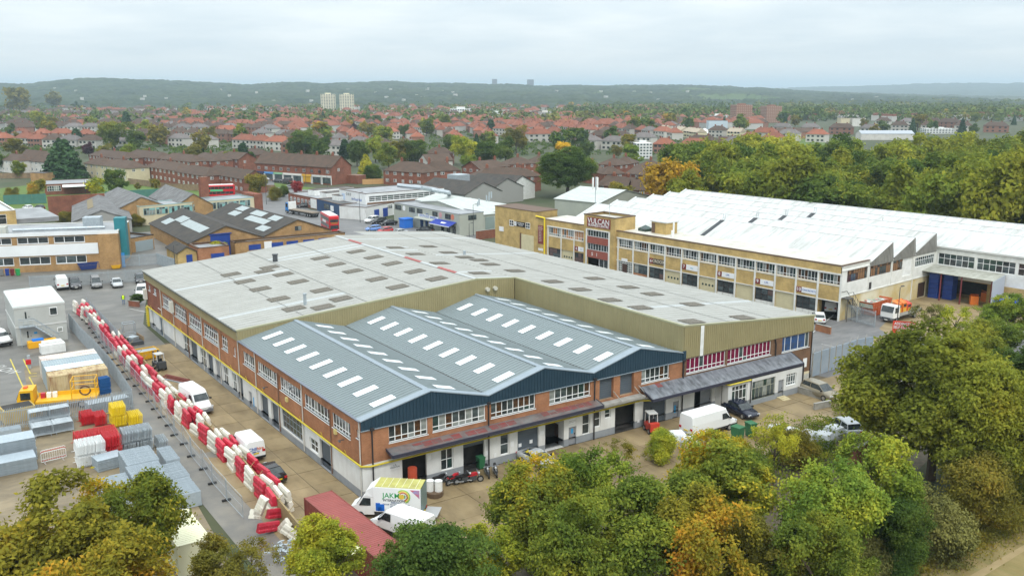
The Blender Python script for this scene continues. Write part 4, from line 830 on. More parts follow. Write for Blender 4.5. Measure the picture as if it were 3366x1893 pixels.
c = np.array(vp(44.3, 5.0, 8.1)); mb = MB(); mb.prism([c+[-1, -1, 0], c+[1, -1, 0], c+[1, 1, 0], c+[-1, 1, 0]], (0, 0, .5)); q = [c+[-1, -1, .5], c+[1, -1, .5], c+[1, 1, .5], c+[-1, 1, .5], c+[0, 0, 1.15]]; mb.add(q, [(0, 1, 4), (1, 2, 4), (2, 3, 4), (3, 0, 4)]); mb.build('roof_lantern', GLASS[3], vc)
for s, t, h, r in ((36.2, 3.6, 2.6, .16), (36.0, 3.1, 1.2, .25), (8.0, 6.5, .9, .12), (14, 37, .9, .15)):
    mb = MB(); mb.tube(vp(s, t, 8.1), vp(s, t, 8.1+h+(2 if t > 30 else 0)), r, n=8); mb.build('roof_flue', WHITE, vc)
mb = MB(); mb.tube(vp(52, 3, 10.2), vp(52, 3, 13.2), .04); mb.build('aerial_pole', GALV, vc)
# phone mast on the far gable
ms = thing('phone_mast', 'white three panel phone mast rising from the left end of the white sawtooth roof', 'mast', vp(67.2, 14.2, 10))
b = np.array(vp(67.2, 14.2, 10)); mb = MB(); mb.tube(b, b+[0, 0, 6.2], .09); mb.build('pole', GALV, ms)
for dx, dy in ((-.55, .2), (.1, -.5), (.55, .3)): mb = MB(); mb.rbox(b+[dx, dy, 3.4], (.3, .22, 2.7)); mb.build('antenna_panel', WHITE, ms)
# side elevation
SO = [(1.6, 7.5, 5.55, 7.45), (8.0, 14.7, 5.55, 7.6), (15.2, 18.4, 5.55, 7.65), (18.6, 21.7, 4.25, 7.2), (22.6, 29.3, 5.3, 6.9)]
mb = MB(); wallface(mb, FVS, 0, 8, 3.4, 8.25, SO[:1]); wallface(mb, FVS, 8, 29.7, 3.4, 7.5, SO[1:]); mb.build('side_wall', VWHITE, vc)
mb = MB(); wallface(mb, FVS, 0, 29.7, -.4, 3.4, [(24.3, 27, -.2, 2.4), (27.6, 29.6, -.2, 3.1, 5)]); mb.build('side_wall', mat('yellowed painted brick', (.50, .37, .14), .8, (.62, .57, .42), .25, 5), vc)
BRW = mat('brown steel window frame', (.09, .06, .04), .6)
for o, n in zip(SO[:3], (9, 10, 5)): window(vc, FVS, *o, n, (.62,), fm=BRW, pm=[mat('brown panel', (.26, .14, .06), .5, (.2, .1, .045), 2), GLASS[4], GLASS[1], mat('brown panel', (.1, .1, .1))], fw=.06, sill=False)
slats(vc, FVS, *SO[3], WHITE, -.15, 'white_roller_door', .4); window(vc, FVS, *SO[4], 10, (.65,), pm=[GLASS[3], GLASS[1], GLASS[0]], sill=False)
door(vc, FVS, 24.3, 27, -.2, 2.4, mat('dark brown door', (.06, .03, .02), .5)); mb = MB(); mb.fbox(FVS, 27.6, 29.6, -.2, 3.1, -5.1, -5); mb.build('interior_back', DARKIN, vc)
mb = MB(); mb.fbox(FVS, 7.85, 8.05, 3.4, 7.6, 0, .08); mb.fbox(FVS, 14.9, 15.1, 3.4, 7.6, 0, .08); mb.fbox(FVS, 21.9, 22.1, .0, 7.4, 0, .08); mb.fbox(FVS, 29.5, 29.75, 3, 8, 0, .08); mb.fbox(FVS, 0, 29.6, 3.35, 3.5, 0, .1); mb.fbox(FVS, 0, 29.7, 7.45, 7.62, 0, .11); mb.build('white_column', VWHITE, vc)
mb = MB(); mb.fbox(FVS, 8.1, 8.9, 3.6, 4.7, 0, .05); mb.build('broken_window', DARKIN, vc)
# outside stair at the corner
stair = MB(); stair.fbox(FVS, .3, 1.8, 3.3, 3.42, .05, 1.2)
for i in range(12): stair.fbox(FVS, 1.8+i*.27, 2.07+i*.27, 3.3-.27*(i+1), 3.36-.27*(i+1), .05, 1.1)
for t in (.06, 1.12): stair.tube(FVS.P(1.8, 3.3, t), FVS.P(5.1, 0, t), .05); stair.tube(FVS.P(1.8, 4.25, t), FVS.P(5.1, .95, t), .03); stair.tube(FVS.P(.3, 4.3, t), FVS.P(1.8, 4.25, t), .03)
for i in range(6): stair.tube(FVS.P(1.8+i*.66, 3.3-.66*i, 1.12), FVS.P(1.8+i*.66, 4.25-.66*i, 1.12), .025)
stair.tube(FVS.P(.4, -.2, 1.1), FVS.P(.4, 3.3, 1.1), .06); stair.tube(FVS.P(1.8, -.2, 1.1), FVS.P(1.8, 3.3, 1.1), .06); tag(stair.build('steel_stair', mat('dark stair steel', (.09, .085, .08), .6), vc), kind='stuff')
# wing facing the yard
FWG = Frame(vp(0, 29.7, 0), -VD); WO = []
for i in range(7): WO.append((.4+i*6.5, 6.5+i*6.5, 5.1, 7.1))
mb = MB(); wallface(mb, FWG, 0, 62, 3., 8.2, WO); wallface(mb, FWG, 0, 62, -.4, 3., [(1, 9, -.2, 2.9, 4)], mi=1); mb.build('wing_wall', [VWHITE, BR_Y], vc)
for o in WO: window(vc, FWG, *o, 6, (.58,), pm=[GLASS[3], GLASS[1], GLASS[0], MAGENTA if o[0] > 10 else GLASS[1]], sill=False)
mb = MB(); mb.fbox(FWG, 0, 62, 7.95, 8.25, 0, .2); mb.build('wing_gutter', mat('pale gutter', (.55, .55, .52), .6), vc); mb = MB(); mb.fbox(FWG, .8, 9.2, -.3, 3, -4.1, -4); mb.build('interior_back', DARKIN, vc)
# lean-to shelter in the yard
st = thing('yard_shelter', 'open fronted loading shelter with pale corrugated roof standing against the white wing', 'shelter', vp(-6, 26, GZ))
n = 14
for i in range(n):
    s = 1.2-i*.92; mb = MB(); mb.prism([vp(s, 29.5, 5.0), vp(s-.88, 29.5, 5.0), vp(s-.88, 25.3, 4.45), vp(s, 25.3, 4.45)], (0, 0, -.07)); mb.build('roof_sheet', mat('mossy fibre cement sheet', (.40, .40, .35), .8, (.28, .28, .23), .8), st)
for s in (1.0, -3.2, -6.6, -11.4): mb = MB(); q = vp(s, 25.5, GZ); mb.tube(q, (q[0], q[1], 4.4), .12); mb.build('post', mat('maroon post', (.16, .03, .035), .6), st)
mb = MB(); mb.prism([vp(-11.6, 29.5, -.2), vp(-11.6, 25.2, -.2), vp(-11.6, 25.2, 4.4), vp(-11.6, 29.5, 4.95)], (*(-VD*.12), 0)); mb.build('end_panel', mat('pale blue grey sheet', (.42, .46, .5), .5), st)
# ================================================================== other buildings of the estate
A1 = ZV(0, 200, 2.296); A2 = ZV(1000, 200, 2.296); Q4 = ZV(400, 580, 3.22); S3 = ZV(0, 600, 3.22); P5 = ZV(1150, 560, 3.963); A3 = ZV(2122, 200, 2.0707); B1 = ZV(0, 380, 2.275); C1 = ZV(1700, 460, 2.4267); D1 = ZV(800, 480, 2.4267)
TILEB = mat('brown roof tile', (.098, .06, .04), .9, (.068, .045, .032), .5, col3=(.11, .08, .05), rnd=.12, streak=((.3, .3, 3), (.05, .04, .03), .4))
TILER = mat('red roof tile', (.25, .083, .042), .85, (.19, .068, .04), .4, rnd=.22)
TILEG = mat('grey roof tile', (.12, .105, .10), .85, (.16, .14, .13), .5, rnd=.15)
REND = mat('pale render', (.60, .58, .54), .85, (.5, .48, .44), .5, rnd=.10)
RENDC = mat('cream render', (.60, .53, .36), .85, (.52, .45, .30), .5)
ASB = mat('dark fibre cement roof', (.034, .032, .030), .9, (.06, .05, .04), .6, 6, streak=((.3, 2.5, 1), (.10, .095, .085), .3))
ASBG = mat('streaked grey cement roof', (.12, .12, .12), .85, (.075, .072, .068), .5, 6, streak=((.25, 2.2, 1), (.30, .30, .30), .8))
FELTG = mat('grey flat roof felt', (.24, .25, .26), .5, (.33, .34, .35), .3, 6, streak=((.2, .2, 1), (.12, .12, .12), .6))
FELTD = mat('dark flat roof felt', (.06, .06, .062), .5, (.10, .10, .10), .3, 6)
GRNW = mat('pale grey green cladding', (.40, .42, .36), .6, (.36, .38, .33), .5)
NAVYW = mat('navy painted wall', (.02, .055, .13), .6, (.03, .07, .15), .6)
BLUED = mat('royal blue shutter', (.012, .045, .24), .5, (.016, .055, .28), .6)
TEAL = mat('teal painted timber', (.25, .42, .42), .6, (.3, .45, .44), 1)
FENCEW = mat('timber fence', (.27, .19, .11), .9, (.18, .13, .08), .8, rnd=.1)
SW = {}
def swin(parent, fr, a, z, w, h, n=2, fm=UPVC, t=.0, pm=None, tr=.62):
    k = (round(w, 2), round(h, 2), n, fm.name, tr)
    if k not in SW:
        b = MB(); f = .07
        b.box(-w/2, w/2, -.06, .05, -h/2, -h/2+f); b.box(-w/2, w/2, -.06, .05, h/2-f, h/2); b.box(-w/2, -w/2+f, -.06, .05, -h/2+f, h/2-f); b.box(w/2-f, w/2, -.06, .05, -h/2+f, h/2-f)
        for i in range(1, n): b.box(-w/2+w*i/n-.04, -w/2+w*i/n+.04, -.055, .05, -h/2+f, h/2-f)
        if tr: b.box(-w/2+f, w/2-f, -.05, .05, -h/2+h*tr-.03, -h/2+h*tr+.03)
        SW[k] = b.mesh('window', [fm])
    wdw = inst('window', SW[k], parent, fr.P(a, z, t), fr.rz)
    for i in range(n): pane(wdw, (-w/2+w*(i+.5)/n, -.012, 0), w/n-.1, h-.12, 0, random.choice(pm or GLASS[:3]), True)
    return wdw
def frames(L, R, dep):
    L, R = np.array(L[:2]), np.array(R[:2]); u = (R-L)/np.linalg.norm(R-L); w = float(np.linalg.norm(R-L)); F0 = Frame((*L, 0), u); b = -F0.n[:2]*dep
    return F0, Frame((*R, 0), b), Frame((*(R+b), 0), -u), Frame((*(L+b), 0), -b), w
def bld(name, label, cat, L, R, dep, h, wall, roof, kind='flat', rh=None, group=None, fops=(), rops=(), over=.25, rise=None, par=.35, m3=None):
    """walls with openings, then a roof: flat, gable (ridge along the front), cross (gable faces the front) or hip"""
    F0, F1, F2, F3, w = frames(L, R, dep); c = F0.P(w/2, GZ, -dep/2); t = thing(name, label, cat, c, 0, group)
    top = h+par if kind == 'flat' else h; rh = rh or h+2.5
    for fr, ww, ops in ((F0, w, fops), (F1, dep, rops), (F2, w, ()), (F3, dep, ())):
        mb = MB(); wallface(mb, fr, 0, ww, GZ-.4, top, ops)
        end = (kind == 'gable' and fr in (F1, F3)) or (kind == 'cross' and fr in (F0, F2))
        if end: P = fr.P; mb.add([P(0, h), P(ww, h), P(ww/2, rh)], [(0, 1, 2)])
        mb.build('wall', wall, t)
    P = F0.P; o = over; s = (rh-h)
    if kind == 'flat':
        mb = MB(); mb.prism([P(.05, h+.05, -.05), P(w-.05, h+.05, -.05), P(w-.05, h+.05, -dep+.05), P(.05, h+.05, -dep+.05)], (0, 0, -.2)); mb.build('roof', roof, t)
        mb = MB()
        for fr, ww in ((F0, w), (F1, dep), (F2, w), (F3, dep)): mb.fbox(fr, -.06, ww+.06, top, top+.12, -.3, .06)
        mb.build('coping', m3 or COPE, t)
    elif kind in ('gable', 'cross'):
        for sd in (0, 1):
            mb = MB()
            if kind == 'gable':
                k = s/(dep/2)*o; a = -o if sd == 0 else dep+o; q = [P(-o, h-k, -a), P(w+o, h-k, -a), P(w+o, rh, -dep/2), P(-o, rh, -dep/2)]
            else:
                k = s/(w/2)*o; a = -o if sd == 1 else w+o; q = [P(a, h-k, o), P(a, h-k, -dep-o), P(w/2, rh, -dep-o), P(w/2, rh, o)]
            q = q if (sd == 0) == (kind == 'gable') or kind == 'cross' and sd == 0 else q[::-1]
            q = [np.array(x)+[0, 0, .14] for x in q]; nrm = np.cross(q[1]-q[0], q[2]-q[0])
            if nrm[2] < 0: q = q[::-1]
            mb.prism(q, (0, 0, -.13)); mb.build('roof', roof, t)
    elif kind == 'hip':
        hd = min(dep/2, w/2.2); e = [P(-o, h, o), P(w+o, h, o), P(w+o, h, -dep-o), P(-o, h, -dep-o)]; r = [P(hd, rh, -dep/2), P(w-hd, rh, -dep/2)]
        mb = MB(); mb.add(e+r, [(0, 1, 5, 4), (1, 2, 5), (2, 3, 4, 5), (3, 0, 4), (3, 2, 1, 0)]); mb.build('roof', roof, t)
    return t, F0, F1, w
def chimney(t, fr, a, d, z0, z1, m, pots=2):
    mb = MB(); c = fr.P(a, z0, -d); mb.rbox(c, (.9, .6, z1-z0), fr.rz); mb.mi = 1
    for i in range(pots): q = fr.P(a-.2+.4*i, z1, -d); mb.tube(q, q+np.array([0, 0, .35]), .12, n=6)
    return mb.build('chimney', [m, mat('clay chimney pot', (.38, .15, .08), .8)], t)
# ---- tan double-gable workshops
t, F0, F1, w = bld('workshop', 'tan brick workshop with dark gabled roof, long glass roof strips and a tall blue door', 'workshop', (19.0, 128.2), (34.7, 128.2), 36, 2.9, BR_T, ASB, 'cross', 5.95, over=.3, fops=[(4.4, 8.6, -.2, 2.9)])
mb = MB(); mb.fbox(F0, 4.4, 8.6, -.3, 4.3, -.05, .08); d = mb.build('blue_door', BLUED, t); mb = MB(); mb.fbox(F0, 4.1, 8.9, 4.3, 4.5, 0, .3); mb.build('door_hood', BLUED, d)
mb = MB(); mb.fbox(F0, 8.9, 11.8, -.3, 2.4, 0, 1.8); mb.build('white_porch', WALLW, t)
def glstrip(t, fr, w, dep, h, rh, side, c, d0, d1, hw=1.1):
    k = (rh-h)/(w/2); x0, x1 = (c-hw, c+hw); z = lambda x: h+k*(x if side == 0 else w-x)+.18
    mb = MB(); q = [fr.P(x0, z(x0), -d0), fr.P(x1, z(x1), -d0), fr.P(x1, z(x1), -d1), fr.P(x0, z(x0), -d1)]; mb.prism(q, (0, 0, .03)); g_ = mb.build('roof_glazing', mat('ribbed rooflight sheet', (.42, .47, .46), .4, (.34, .38, .37), 1), t)
    n = max(2, int((d1-d0)/.8)); mb = MB()
    for i in range(n+1): d = d0+(d1-d0)*i/n; mb.prism([fr.P(x0, z(x0)+.03, -d+.05), fr.P(x1, z(x1)+.03, -d+.05), fr.P(x1, z(x1)+.03, -d-.05), fr.P(x0, z(x0)+.03, -d-.05)], (0, 0, .05))
    tag(mb.build('glazing_bar', GALV, g_), kind='stuff')
for c, d0, d1 in ((4.4, 4, 20), (4.8, 21, 27), (2.6, 26, 31)): glstrip(t, F0, w, 36, 2.9, 5.95, 0, c, d0, d1)
t, F0, F1, w = bld('workshop', 'tan brick workshop with dark gabled roof, short glass roof panels and small gable window', 'workshop', (35.1, 128.6), (51.4, 129.6), 40, 2.9, BR_T, ASB, 'cross', 5.95, over=.3)
for c, d0, d1 in ((4.3, 8, 20), (4.4, 26, 31), (2.2, 3, 8), (6.5, 6, 11), (6.6, 15, 22), (6.8, 27, 32)): glstrip(t, F0, w, 40, 2.9, 5.95, 0, c, d0, d1, .95)
swin(t, F0, 8.2, 4.0, 1.6, 1.0, 2, DGREY)
t, F0, F1, w = bld('shuttered_workshop', 'low flat roofed tan brick front of the workshop with a row of blue shuttered windows', 'building', (27.5, 124.6), (52.6, 124.6), 3.4, 2.35, BR_T, FELTG)
for a in (4.2, 9.2, 12.6, 16.4, 20, 23.2): mb = MB(); mb.fbox(F0, a-1.3, a+1.3, .9, 2.0, 0, .1); mb.build('blue_shutter', BLUED, t)
mb = MB(); mb.fbox(F0, 6.3, 8.0, .6, 2.4, 0, .08); mb.build('sign_board', PAPER, t)
t, F0, F1, w = bld('workshop_annex', 'small tan brick annex with dark sloping roof and a blue door', 'building', (14.8, 121.5), (18.6, 121.5), 9, 2.2, BR_Y, ASB, 'cross', 3.3)
mb = MB(); mb.fbox(F0, 1.7, 2.9, -.2, 1.7, 0, .06); mb.build('blue_door', BLUED, t)
t, F0, F1, w = bld('brick_lean_to', 'flat topped orange brick block with a blue shutter beside the tall blue door', 'building', (18.7, 120.5), (25.0, 120.5), 7, 2.6, BR_O, FELTG)
mb = MB(); mb.fbox(F0, 2.5, 5.2, .7, 1.6, 0, .09); mb.build('blue_shutter', BLUED, t)
t, F0, F1, w = bld('garage_block', 'black flat roofed block with a grey roller shutter and light on its fascia', 'building', S3(1330, 620, 2.6), S3(1625, 570, 2.6), 14, 2.6, BR_T, FELTD, m3=BLACK)
slats(t, F0, 2.4, w-.3, -.2, 2.1, mat('pale blue grey shutter', (.3, .36, .38), .5), .06)
# ---- white and brick office at the left
OL, OR = (-40, 140.5), (4.5, 124.5)
F0 = Frame((*OL, 0), np.array(OR)-np.array(OL)); w = float(np.hypot(44.5, 16)); wo = [];
ol = []
for i in range(6): a = w-6.2-6.55*i; ol.append((a-5.6, a, 1.2, 2.75)); ol.append((a-5.6, a, 5.3, 6.6))
t, F0, F1, w = bld('office_building', 'two storey office with white panels, tan brick piers and plant on its flat roof', 'office', OL, OR, 14, 7.2, BR_T, FELTG, fops=ol, par=.1, m3=VWHITE)
mb = MB(); mb.fbox(F0, 0, w-3.9, 2.95, 5.1, .0, .1); mb.fbox(F0, -.1, w+.1, 6.8, 7.5, .0, .15); mb.build('white_panel', mat('white facing panel', (.76, .78, .78), .6, (.7, .72, .72), .3), t)
for o in ol: window(t, F0, *o, 3, (), fw=.12, pm=[GLASS[0]]*3+[GLASS[1]])
def boxpart(t, fr, name, a0, a1, d0, d1, z0, z1, m): mb = MB(); mb.fbox(fr, a0, a1, z0, z1, -d1, -d0); return mb.build(name, m, t)
boxpart(t, F0, 'roof_plant', w-26, w-20.5, 1.5, 3.2, 7.2, 8.6, mat('pale plant casing', (.5, .5, .44), .6)); boxpart(t, F0, 'roof_plant', w-7.5, w-4.2, 6, 9, 7.2, 9.3, GALV)
mb = MB()
for a, b in ((w-38, w-27), (w-20, w-3)): mb.tube(F0.P(a, 7.6, -4), F0.P(b, 7.6, -4), .25)
for k in range(20): a = w-40+k*1.9; mb.tube(F0.P(a, 7.3, -.6), F0.P(a, 8.3, -.6), .035)
mb.tube(F0.P(w-40, 8.3, -.6), F0.P(w-3, 8.3, -.6), .035); mb.tube(F0.P(w-28, 7.3, -4), F0.P(w-28, 9.2, -4), .8, n=8); tag(mb.build('roof_pipework', GALV, t), kind='stuff')
mb = MB(); mb.fbox(F0, w-.9, w+1.2, 1.5, 9.6, -4.2, -1.6); mb.fbox(F0, w+.1, w+.9, 1.3, 2, -4, -1.7); mb.build('teal_duct', mat('teal steel duct', (.02, .17, .2), .5, (.025, .2, .23), .6), t)
mb = MB(); mb.fbox(F0, w-3.7, w-.05, -.3, 6.8, .0, .35); mb.build('brick_pier', BR_T, t)
t, F0, F1, w = bld('brick_office', 'yellow brick block with pale roof and white window at the left border', 'building', S3(-160, 335, 8.6), S3(165, 312, 8.6), 22, 8.6, BR_Y, mat('pale roof felt', (.48, .5, .5), .6), m3=VWHITE)
swin(t, F0, w-4.2, 7.2, 4.6, 2.1, 3)
boxpart(t, F0, 'link_roof', w, w+9, 3, 24, 5.6, 6.6, FELTG)
# ---- shed with brick back wall
t, F0, F1, w = bld('grey_shed', 'shed with weathered pale grey sheet roof below a tall plain brick wall', 'shed', (3.0, 172), (16.0, 170), 37, 3.5, mat('grey shed wall', (.3, .3, .28), .8), ASBG, 'cross', 6.0)
mb = MB(); k = 2.5/6.5; x0, x1 = 3.6, 5.0; mb.prism([F0.P(x0, 3.5+k*x0+.17, -12), F0.P(x1, 3.5+k*x1+.17, -12), F0.P(x1, 3.5+k*x1+.17, -33), F0.P(x0, 3.5+k*x0+.17, -33)], (0, 0, .03)); mb.build('roof_strip', mat('mossy brown sheet', (.2, .16, .09), .8), t)
bw = thing('brick_wall', 'tall plain red brown brick wall standing behind the weathered grey shed', 'wall', (9, 211, GZ)); mb = MB(); a, b = S3(500, 150, 6.4), S3(1105, 115, 6.4); d_ = b-a
mb.prism([(a[0], a[1], -.4), (b[0], b[1], -.4), (b[0], b[1], 6.4), (a[0], a[1], 6.4)], (0, .35, 0)); mb.build('wall', BR_R, bw)
# ---- teal window office and its dark gabled sheds
t, F0, F1, w = bld('teal_office', 'long low office with teal framed windows and a wet grey flat roof', 'office', Q4(185, 328, 4.6), Q4(1400, 228, 4.6), 9, 4.6, RENDC, FELTG, par=.12, m3=TEAL)
for i in range(9): window(t, F0, 1+i*(w-2)/9, 1+(i+.92)*(w-2)/9, 2.4, 4.2, 4, (.72,), fm=TEAL, pm=[GLASS[0], GLASS[1], GLASS[2], mat('teal panel', (.2, .42, .4), .5)], sill=False, t=.1)
boxpart(t, F0, 'roof_vent', w*.48, w*.53, 4, 6, 4.6, 5.6, GALV)
mb = MB(); mb.fbox(F0, w*.64, w*.64+2.4, 0, 10.5, -10.5, -9); mb.build('brick_chimney', BR_R, t); mb = MB(); mb.fbox(F0, w+.02, w+2.5, -.3, 5.6, -8, .2); mb.build('brick_end', BR_R, t)
for (aL, aR) in (((-150, 300), (470, 270)), ((430, 235), (860, 225))):
    L_, R__ = Q4(*aL, 4.8), Q4(*aR, 4.8); L_ = (L_[0], 186); R__ = (R__[0], 186); bld('dark_shed', 'shed with dark streaked gabled sheet roof behind the teal windowed office, '+('nearer the brick wall' if aL[0] < 0 else 'beside the brick chimney'), 'shed', L_, R__, 30, 3.8, BR_T, ASBG, 'cross', 7.0, 'sheds behind the teal office')
# ---- row along the high road: red office, navy block, white depot
def fromtops(a, b, z): return at(*a, z), at(*b, z)
a2 = lambda x, y: (1000+x/2.296, 200+y/2.296); q4 = lambda x, y: (400+x/3.22, 580+y/3.22); p5 = lambda x, y: (1150+x/3.963, 560+y/3.963); d1 = lambda x, y: (800+x/2.4267, 480+y/2.4267)
L_, R__ = fromtops(d1(358, 380), d1(585, 425), 2.9)
t, F0, F1, w = bld('red_office', 'low red brick office with white windows and flat grey roof beside the road', 'office', L_, R__, 16, 2.9, BR_R, FELTG, par=.1)
for i in range(6): swin(t, F0, 2+i*(w-4)/6, 1.5, 1.5, 1.3, 2)
mb = MB(); mb.fbox(F0, w-4, w-.2, .0, 2.8, 0, .1); mb.build('white_panel', WHITE, t)
L_, R__ = fromtops(d1(585, 425), d1(765, 470), 3.1)
t, F0, F1, w = bld('navy_block', 'flat roofed navy painted shop block between the red office and the white depot', 'building', L_, R__, 16, 3.1, NAVYW, FELTD, par=.1)
swin(t, F0, w*.45, 1.7, 4, 1.5, 2, DGREY); mb = MB(); mb.fbox(F0, w*.62, w*.75, .8, 2.3, 0, .08); mb.build('sign_board', PAPER, t)
for (xa, xb, ya) in ((515, 565, 348), (610, 665, 370), (708, 765, 392)):
    L_, R__ = fromtops(d1(xa, ya), d1(xb, ya+8), 4.6); bld('roof_monitor', 'white fronted dark boxed rooflight on the navy block, '+{515: 'leftmost of three', 610: 'middle of three', 708: 'nearest the white depot'}[xa], 'rooflight', L_, R__, 14, 4.6, WHITE, FELTD, group='boxed rooflights on the navy block', par=.05)
WL, WR = fromtops(d1(765, 350), d1(975, 388), 6.1)
t, F0, F1, w = bld('white_depot', 'big white depot with navy lower wall and a long band of small paned windows', 'depot', WL, WR, 26, 6.1, mat('white render', (.76, .77, .76), .7, (.68, .69, .68), .4), FELTG, par=.15, rops=[(1, 25, 3.9, 5.5)])
mb = MB(); mb.fbox(F0, -6, w, -.3, 2.9, .02, .3); mb.build('navy_lower_wall', NAVYW, t); mb = MB(); mb.fbox(F1, .4, 25.8, 2.9, 3.75, 0, .06); mb.build('brown_band', BR_B, t)
window(t, F1, 1, 25, 3.9, 5.5, 12, (.33, .66), pm=[GLASS[3], GLASS[0]], sill=False, fw=.14)
text('depot_sign', 'O R D', F0.P(w*.36, 5.3, .03), F0.rz, 1.1, BLACK, t); text('depot_sign', 'the Royal Wall', F0.P(w*.66, 4.2, .03), F0.rz, 1.0, BLUEINK, t); mb = MB(); mb.fbox(F0, w*.1, w*.22, 3.5, 5.3, 0, .05); mb.build('pale_poster', mat('pale blue poster', (.5, .6, .75), .6), t)
L_, R__ = fromtops(p5(205, 490), p5(560, 425), 3.2)
t, F0, F1, w = bld('depot_annex', 'white lower annex of the depot with doors and steps facing the car park', 'building', L_, R__, 9, 3.2, WALLW, FELTG, par=.05)
for a in (.3, .62): mb = MB(); mb.fbox(F0, w*a, w*a+2.2, -.2, 2.2, 0, .08); mb.build('blue_door', BLUED, t)
swin(t, F0, w*.88, 2.3, 2.4, 1.1, 3)
# bakery
L_, R__ = (78.5, 151.8), (80.9, 121.4)
t, F0, F1, w = bld('bakery', 'long two storey grey green bakery with dark flat roof, blue awning and white sign', 'bakery', L_, R__, 7.2, 5.0, GRNW, FELTG, par=.1, m3=GREYM)
for a, ww, n in ((1.9, 3, 3), (8.7, 2.7, 3), (12.4, 2.6, 3), (19.5, 2.3, 3), (25.2, 2.4, 4)): window(t, F0, a-ww/2+.4, a+ww/2+.4, 3.5, 4.75, n, (), fm=DGREY, pm=GLASS[:2], t=.08, sill=False)
window(t, F1, 2.6, 5, 3.5, 4.7, 3, (), fm=DGREY, pm=GLASS[:2], t=.08, sill=False)
mb = MB(); mb.fbox(F0, 12.2, 21.2, 2.75, 3.5, 0, .12); s = mb.build('sign_board', PAPER, t); text('bakery_sign', "SOUTH EAST BAKERY", F0.P(16.7, 3.12, .14), F0.rz, .8, BLUEINK, s, bold=.012); text('bakery_unit', 'UNIT 3', F0.P(16.4, 3.72, .05), F0.rz, .45, BLUEINK, t)
mb = MB(); mb.prism([F0.P(20.4, 3.1, .05), F0.P(29.3, 3.1, .05), F0.P(29.3, 2.2, 2.3), F0.P(20.4, 2.2, 2.3)], (0, 0, -.08)); aw = mb.build('awning', mat('royal blue awning', (.015, .04, .3), .6), t)
mb = MB(); mb.prism([F0.P(24.2, 2.75, 1.0), F0.P(26.4, 2.75, 1.0), F0.P(26.0, 2.55, 1.5), F0.P(24.4, 2.55, 1.5)], (0, 0, .03)); mb.build('white_emblem', PAPER, aw); mb = MB(); mb.fbox(F0, 20.4, 29.3, 2.0, 2.2, 2.28, 2.32); mb.build('awning_valance', PAPER, aw)
mb = MB(); mb.prism([F0.P(11.4, 2.75, .02), F0.P(20.6, 2.75, .02), F0.P(20.6, 2.5, 1.2), F0.P(11.4, 2.5, 1.2)], (0, 0, -.1)); mb.build('entrance_canopy', GRNW, t)
for a in (13, 15.4, 17.6, 22.5, 25, 27.5): mb = MB(); mb.fbox(F0, a, a+1.4, -.2, 2.1, 0, .05); mb.build('shop_window', GLASS[0], t)
for a, c in ((27.6, mat('orange emblem', (.6, .2, .12), .6)), (22.3, mat('pink emblem', (.55, .3, .3), .6)), (5.2, PAPER)): mb = MB(); mb.tube(F0.P(a, 4.15, .02), F0.P(a, 4.15, .06), .7, n=12); mb.build('wall_emblem', c, t)
# pale roofed units beyond the bakery
PALEG = mat('pale green grey roof sheet', (.50, .53, .50), .6, (.44, .47, .44), .4, streak=((1.2, .3, 1), (.33, .35, .33), .6))
L2_, R2_ = fromtops(p5(1670, 590), p5(2085, 545), 4.2)
t, F0, F1, w = bld('pale_unit', 'wide grey green unit with pale low pitched roof, vents and a shuttered loading bay', 'unit', L2_, R2_, 34, 4.2, GRNW, PALEG, 'gable', 6.2)
slats(t, F0, w*.22, w*.5, .2, 3.6, mat('green grey shutter', (.25, .31, .29), .5), .05); mb = MB(); mb.fbox(F0, w*.56, w*1.0, -.2, 2.6, 0, 2.5); mb.build('glazed_porch', mat('pale porch panel', (.45, .48, .46), .4), t)
for a, d, h in ((6, 8, 1.3), (7.2, 9, 1.7), (8, 10, 1.5), (12, 12, 1.7), (12.8, 12, 1.6), (14.5, 14, 1.9), (16, 15, 1.7)):
    q = F0.P(a, 4.2+2.*d/17, -d); mb = MB(); mb.tube(q, q+np.array([0, 0, h]), .2, n=8); mb.build('roof_flue', GALV, t)
bld('pale_unit', 'pale green grey unit with shallow pitched roof left of the shuttered loading bay', 'unit', (89.5, 160), (91.5, 124.5), 14, 4.3, GRNW, PALEG, 'gable', 5.6)
bld('pale_unit', 'pale roofed unit farthest back, behind the phone mast', 'unit', C1(300, 470, 4.5), C1(660, 505, 4.5), 24, 4.5, GRNW, PALEG, 'gable', 7)
# dark roofed sheds, hopper
for aL, aR, lab in (((870, 238), (1500, 310), 'nearest the steel hopper'), ((1230, 190), (1830, 250), 'in the middle'), ((1500, 175), (2070, 215), 'with the white gable')):
    L_, R__ = fromtops(p5(*aL), p5(*aR), 4.6); tt, F0, F1, w = bld('dark_roof_shed', 'long dark brown roofed shed behind the bakery, '+lab, 'shed', L_, R__, 15, 4.4, mat('grey shed wall', (.3, .3, .28), .8) if aL[0] < 1400 else WHITE, ASB, 'gable', 7.4, 'dark roofed sheds behind the bakery')
hp = thing('hopper', 'galvanised steel hopper tank on legs beside the dark roofed sheds', 'hopper', p5 and at(*p5(1420, 395))); c = at(*p5(1420, 395))
mb = MB(); mb.rbox(c+[0, 0, 3.8], (5.2, 5, 4.6), .2); mb.build('tank', GALV, hp); mb = MB()
for dx in (-2, 2):
    for dy in (-2, 2): mb = MB(); mb.tube(c+[dx, dy, 0], c+[dx, dy, 3.8], .18); mb.build('leg', GALV, hp)
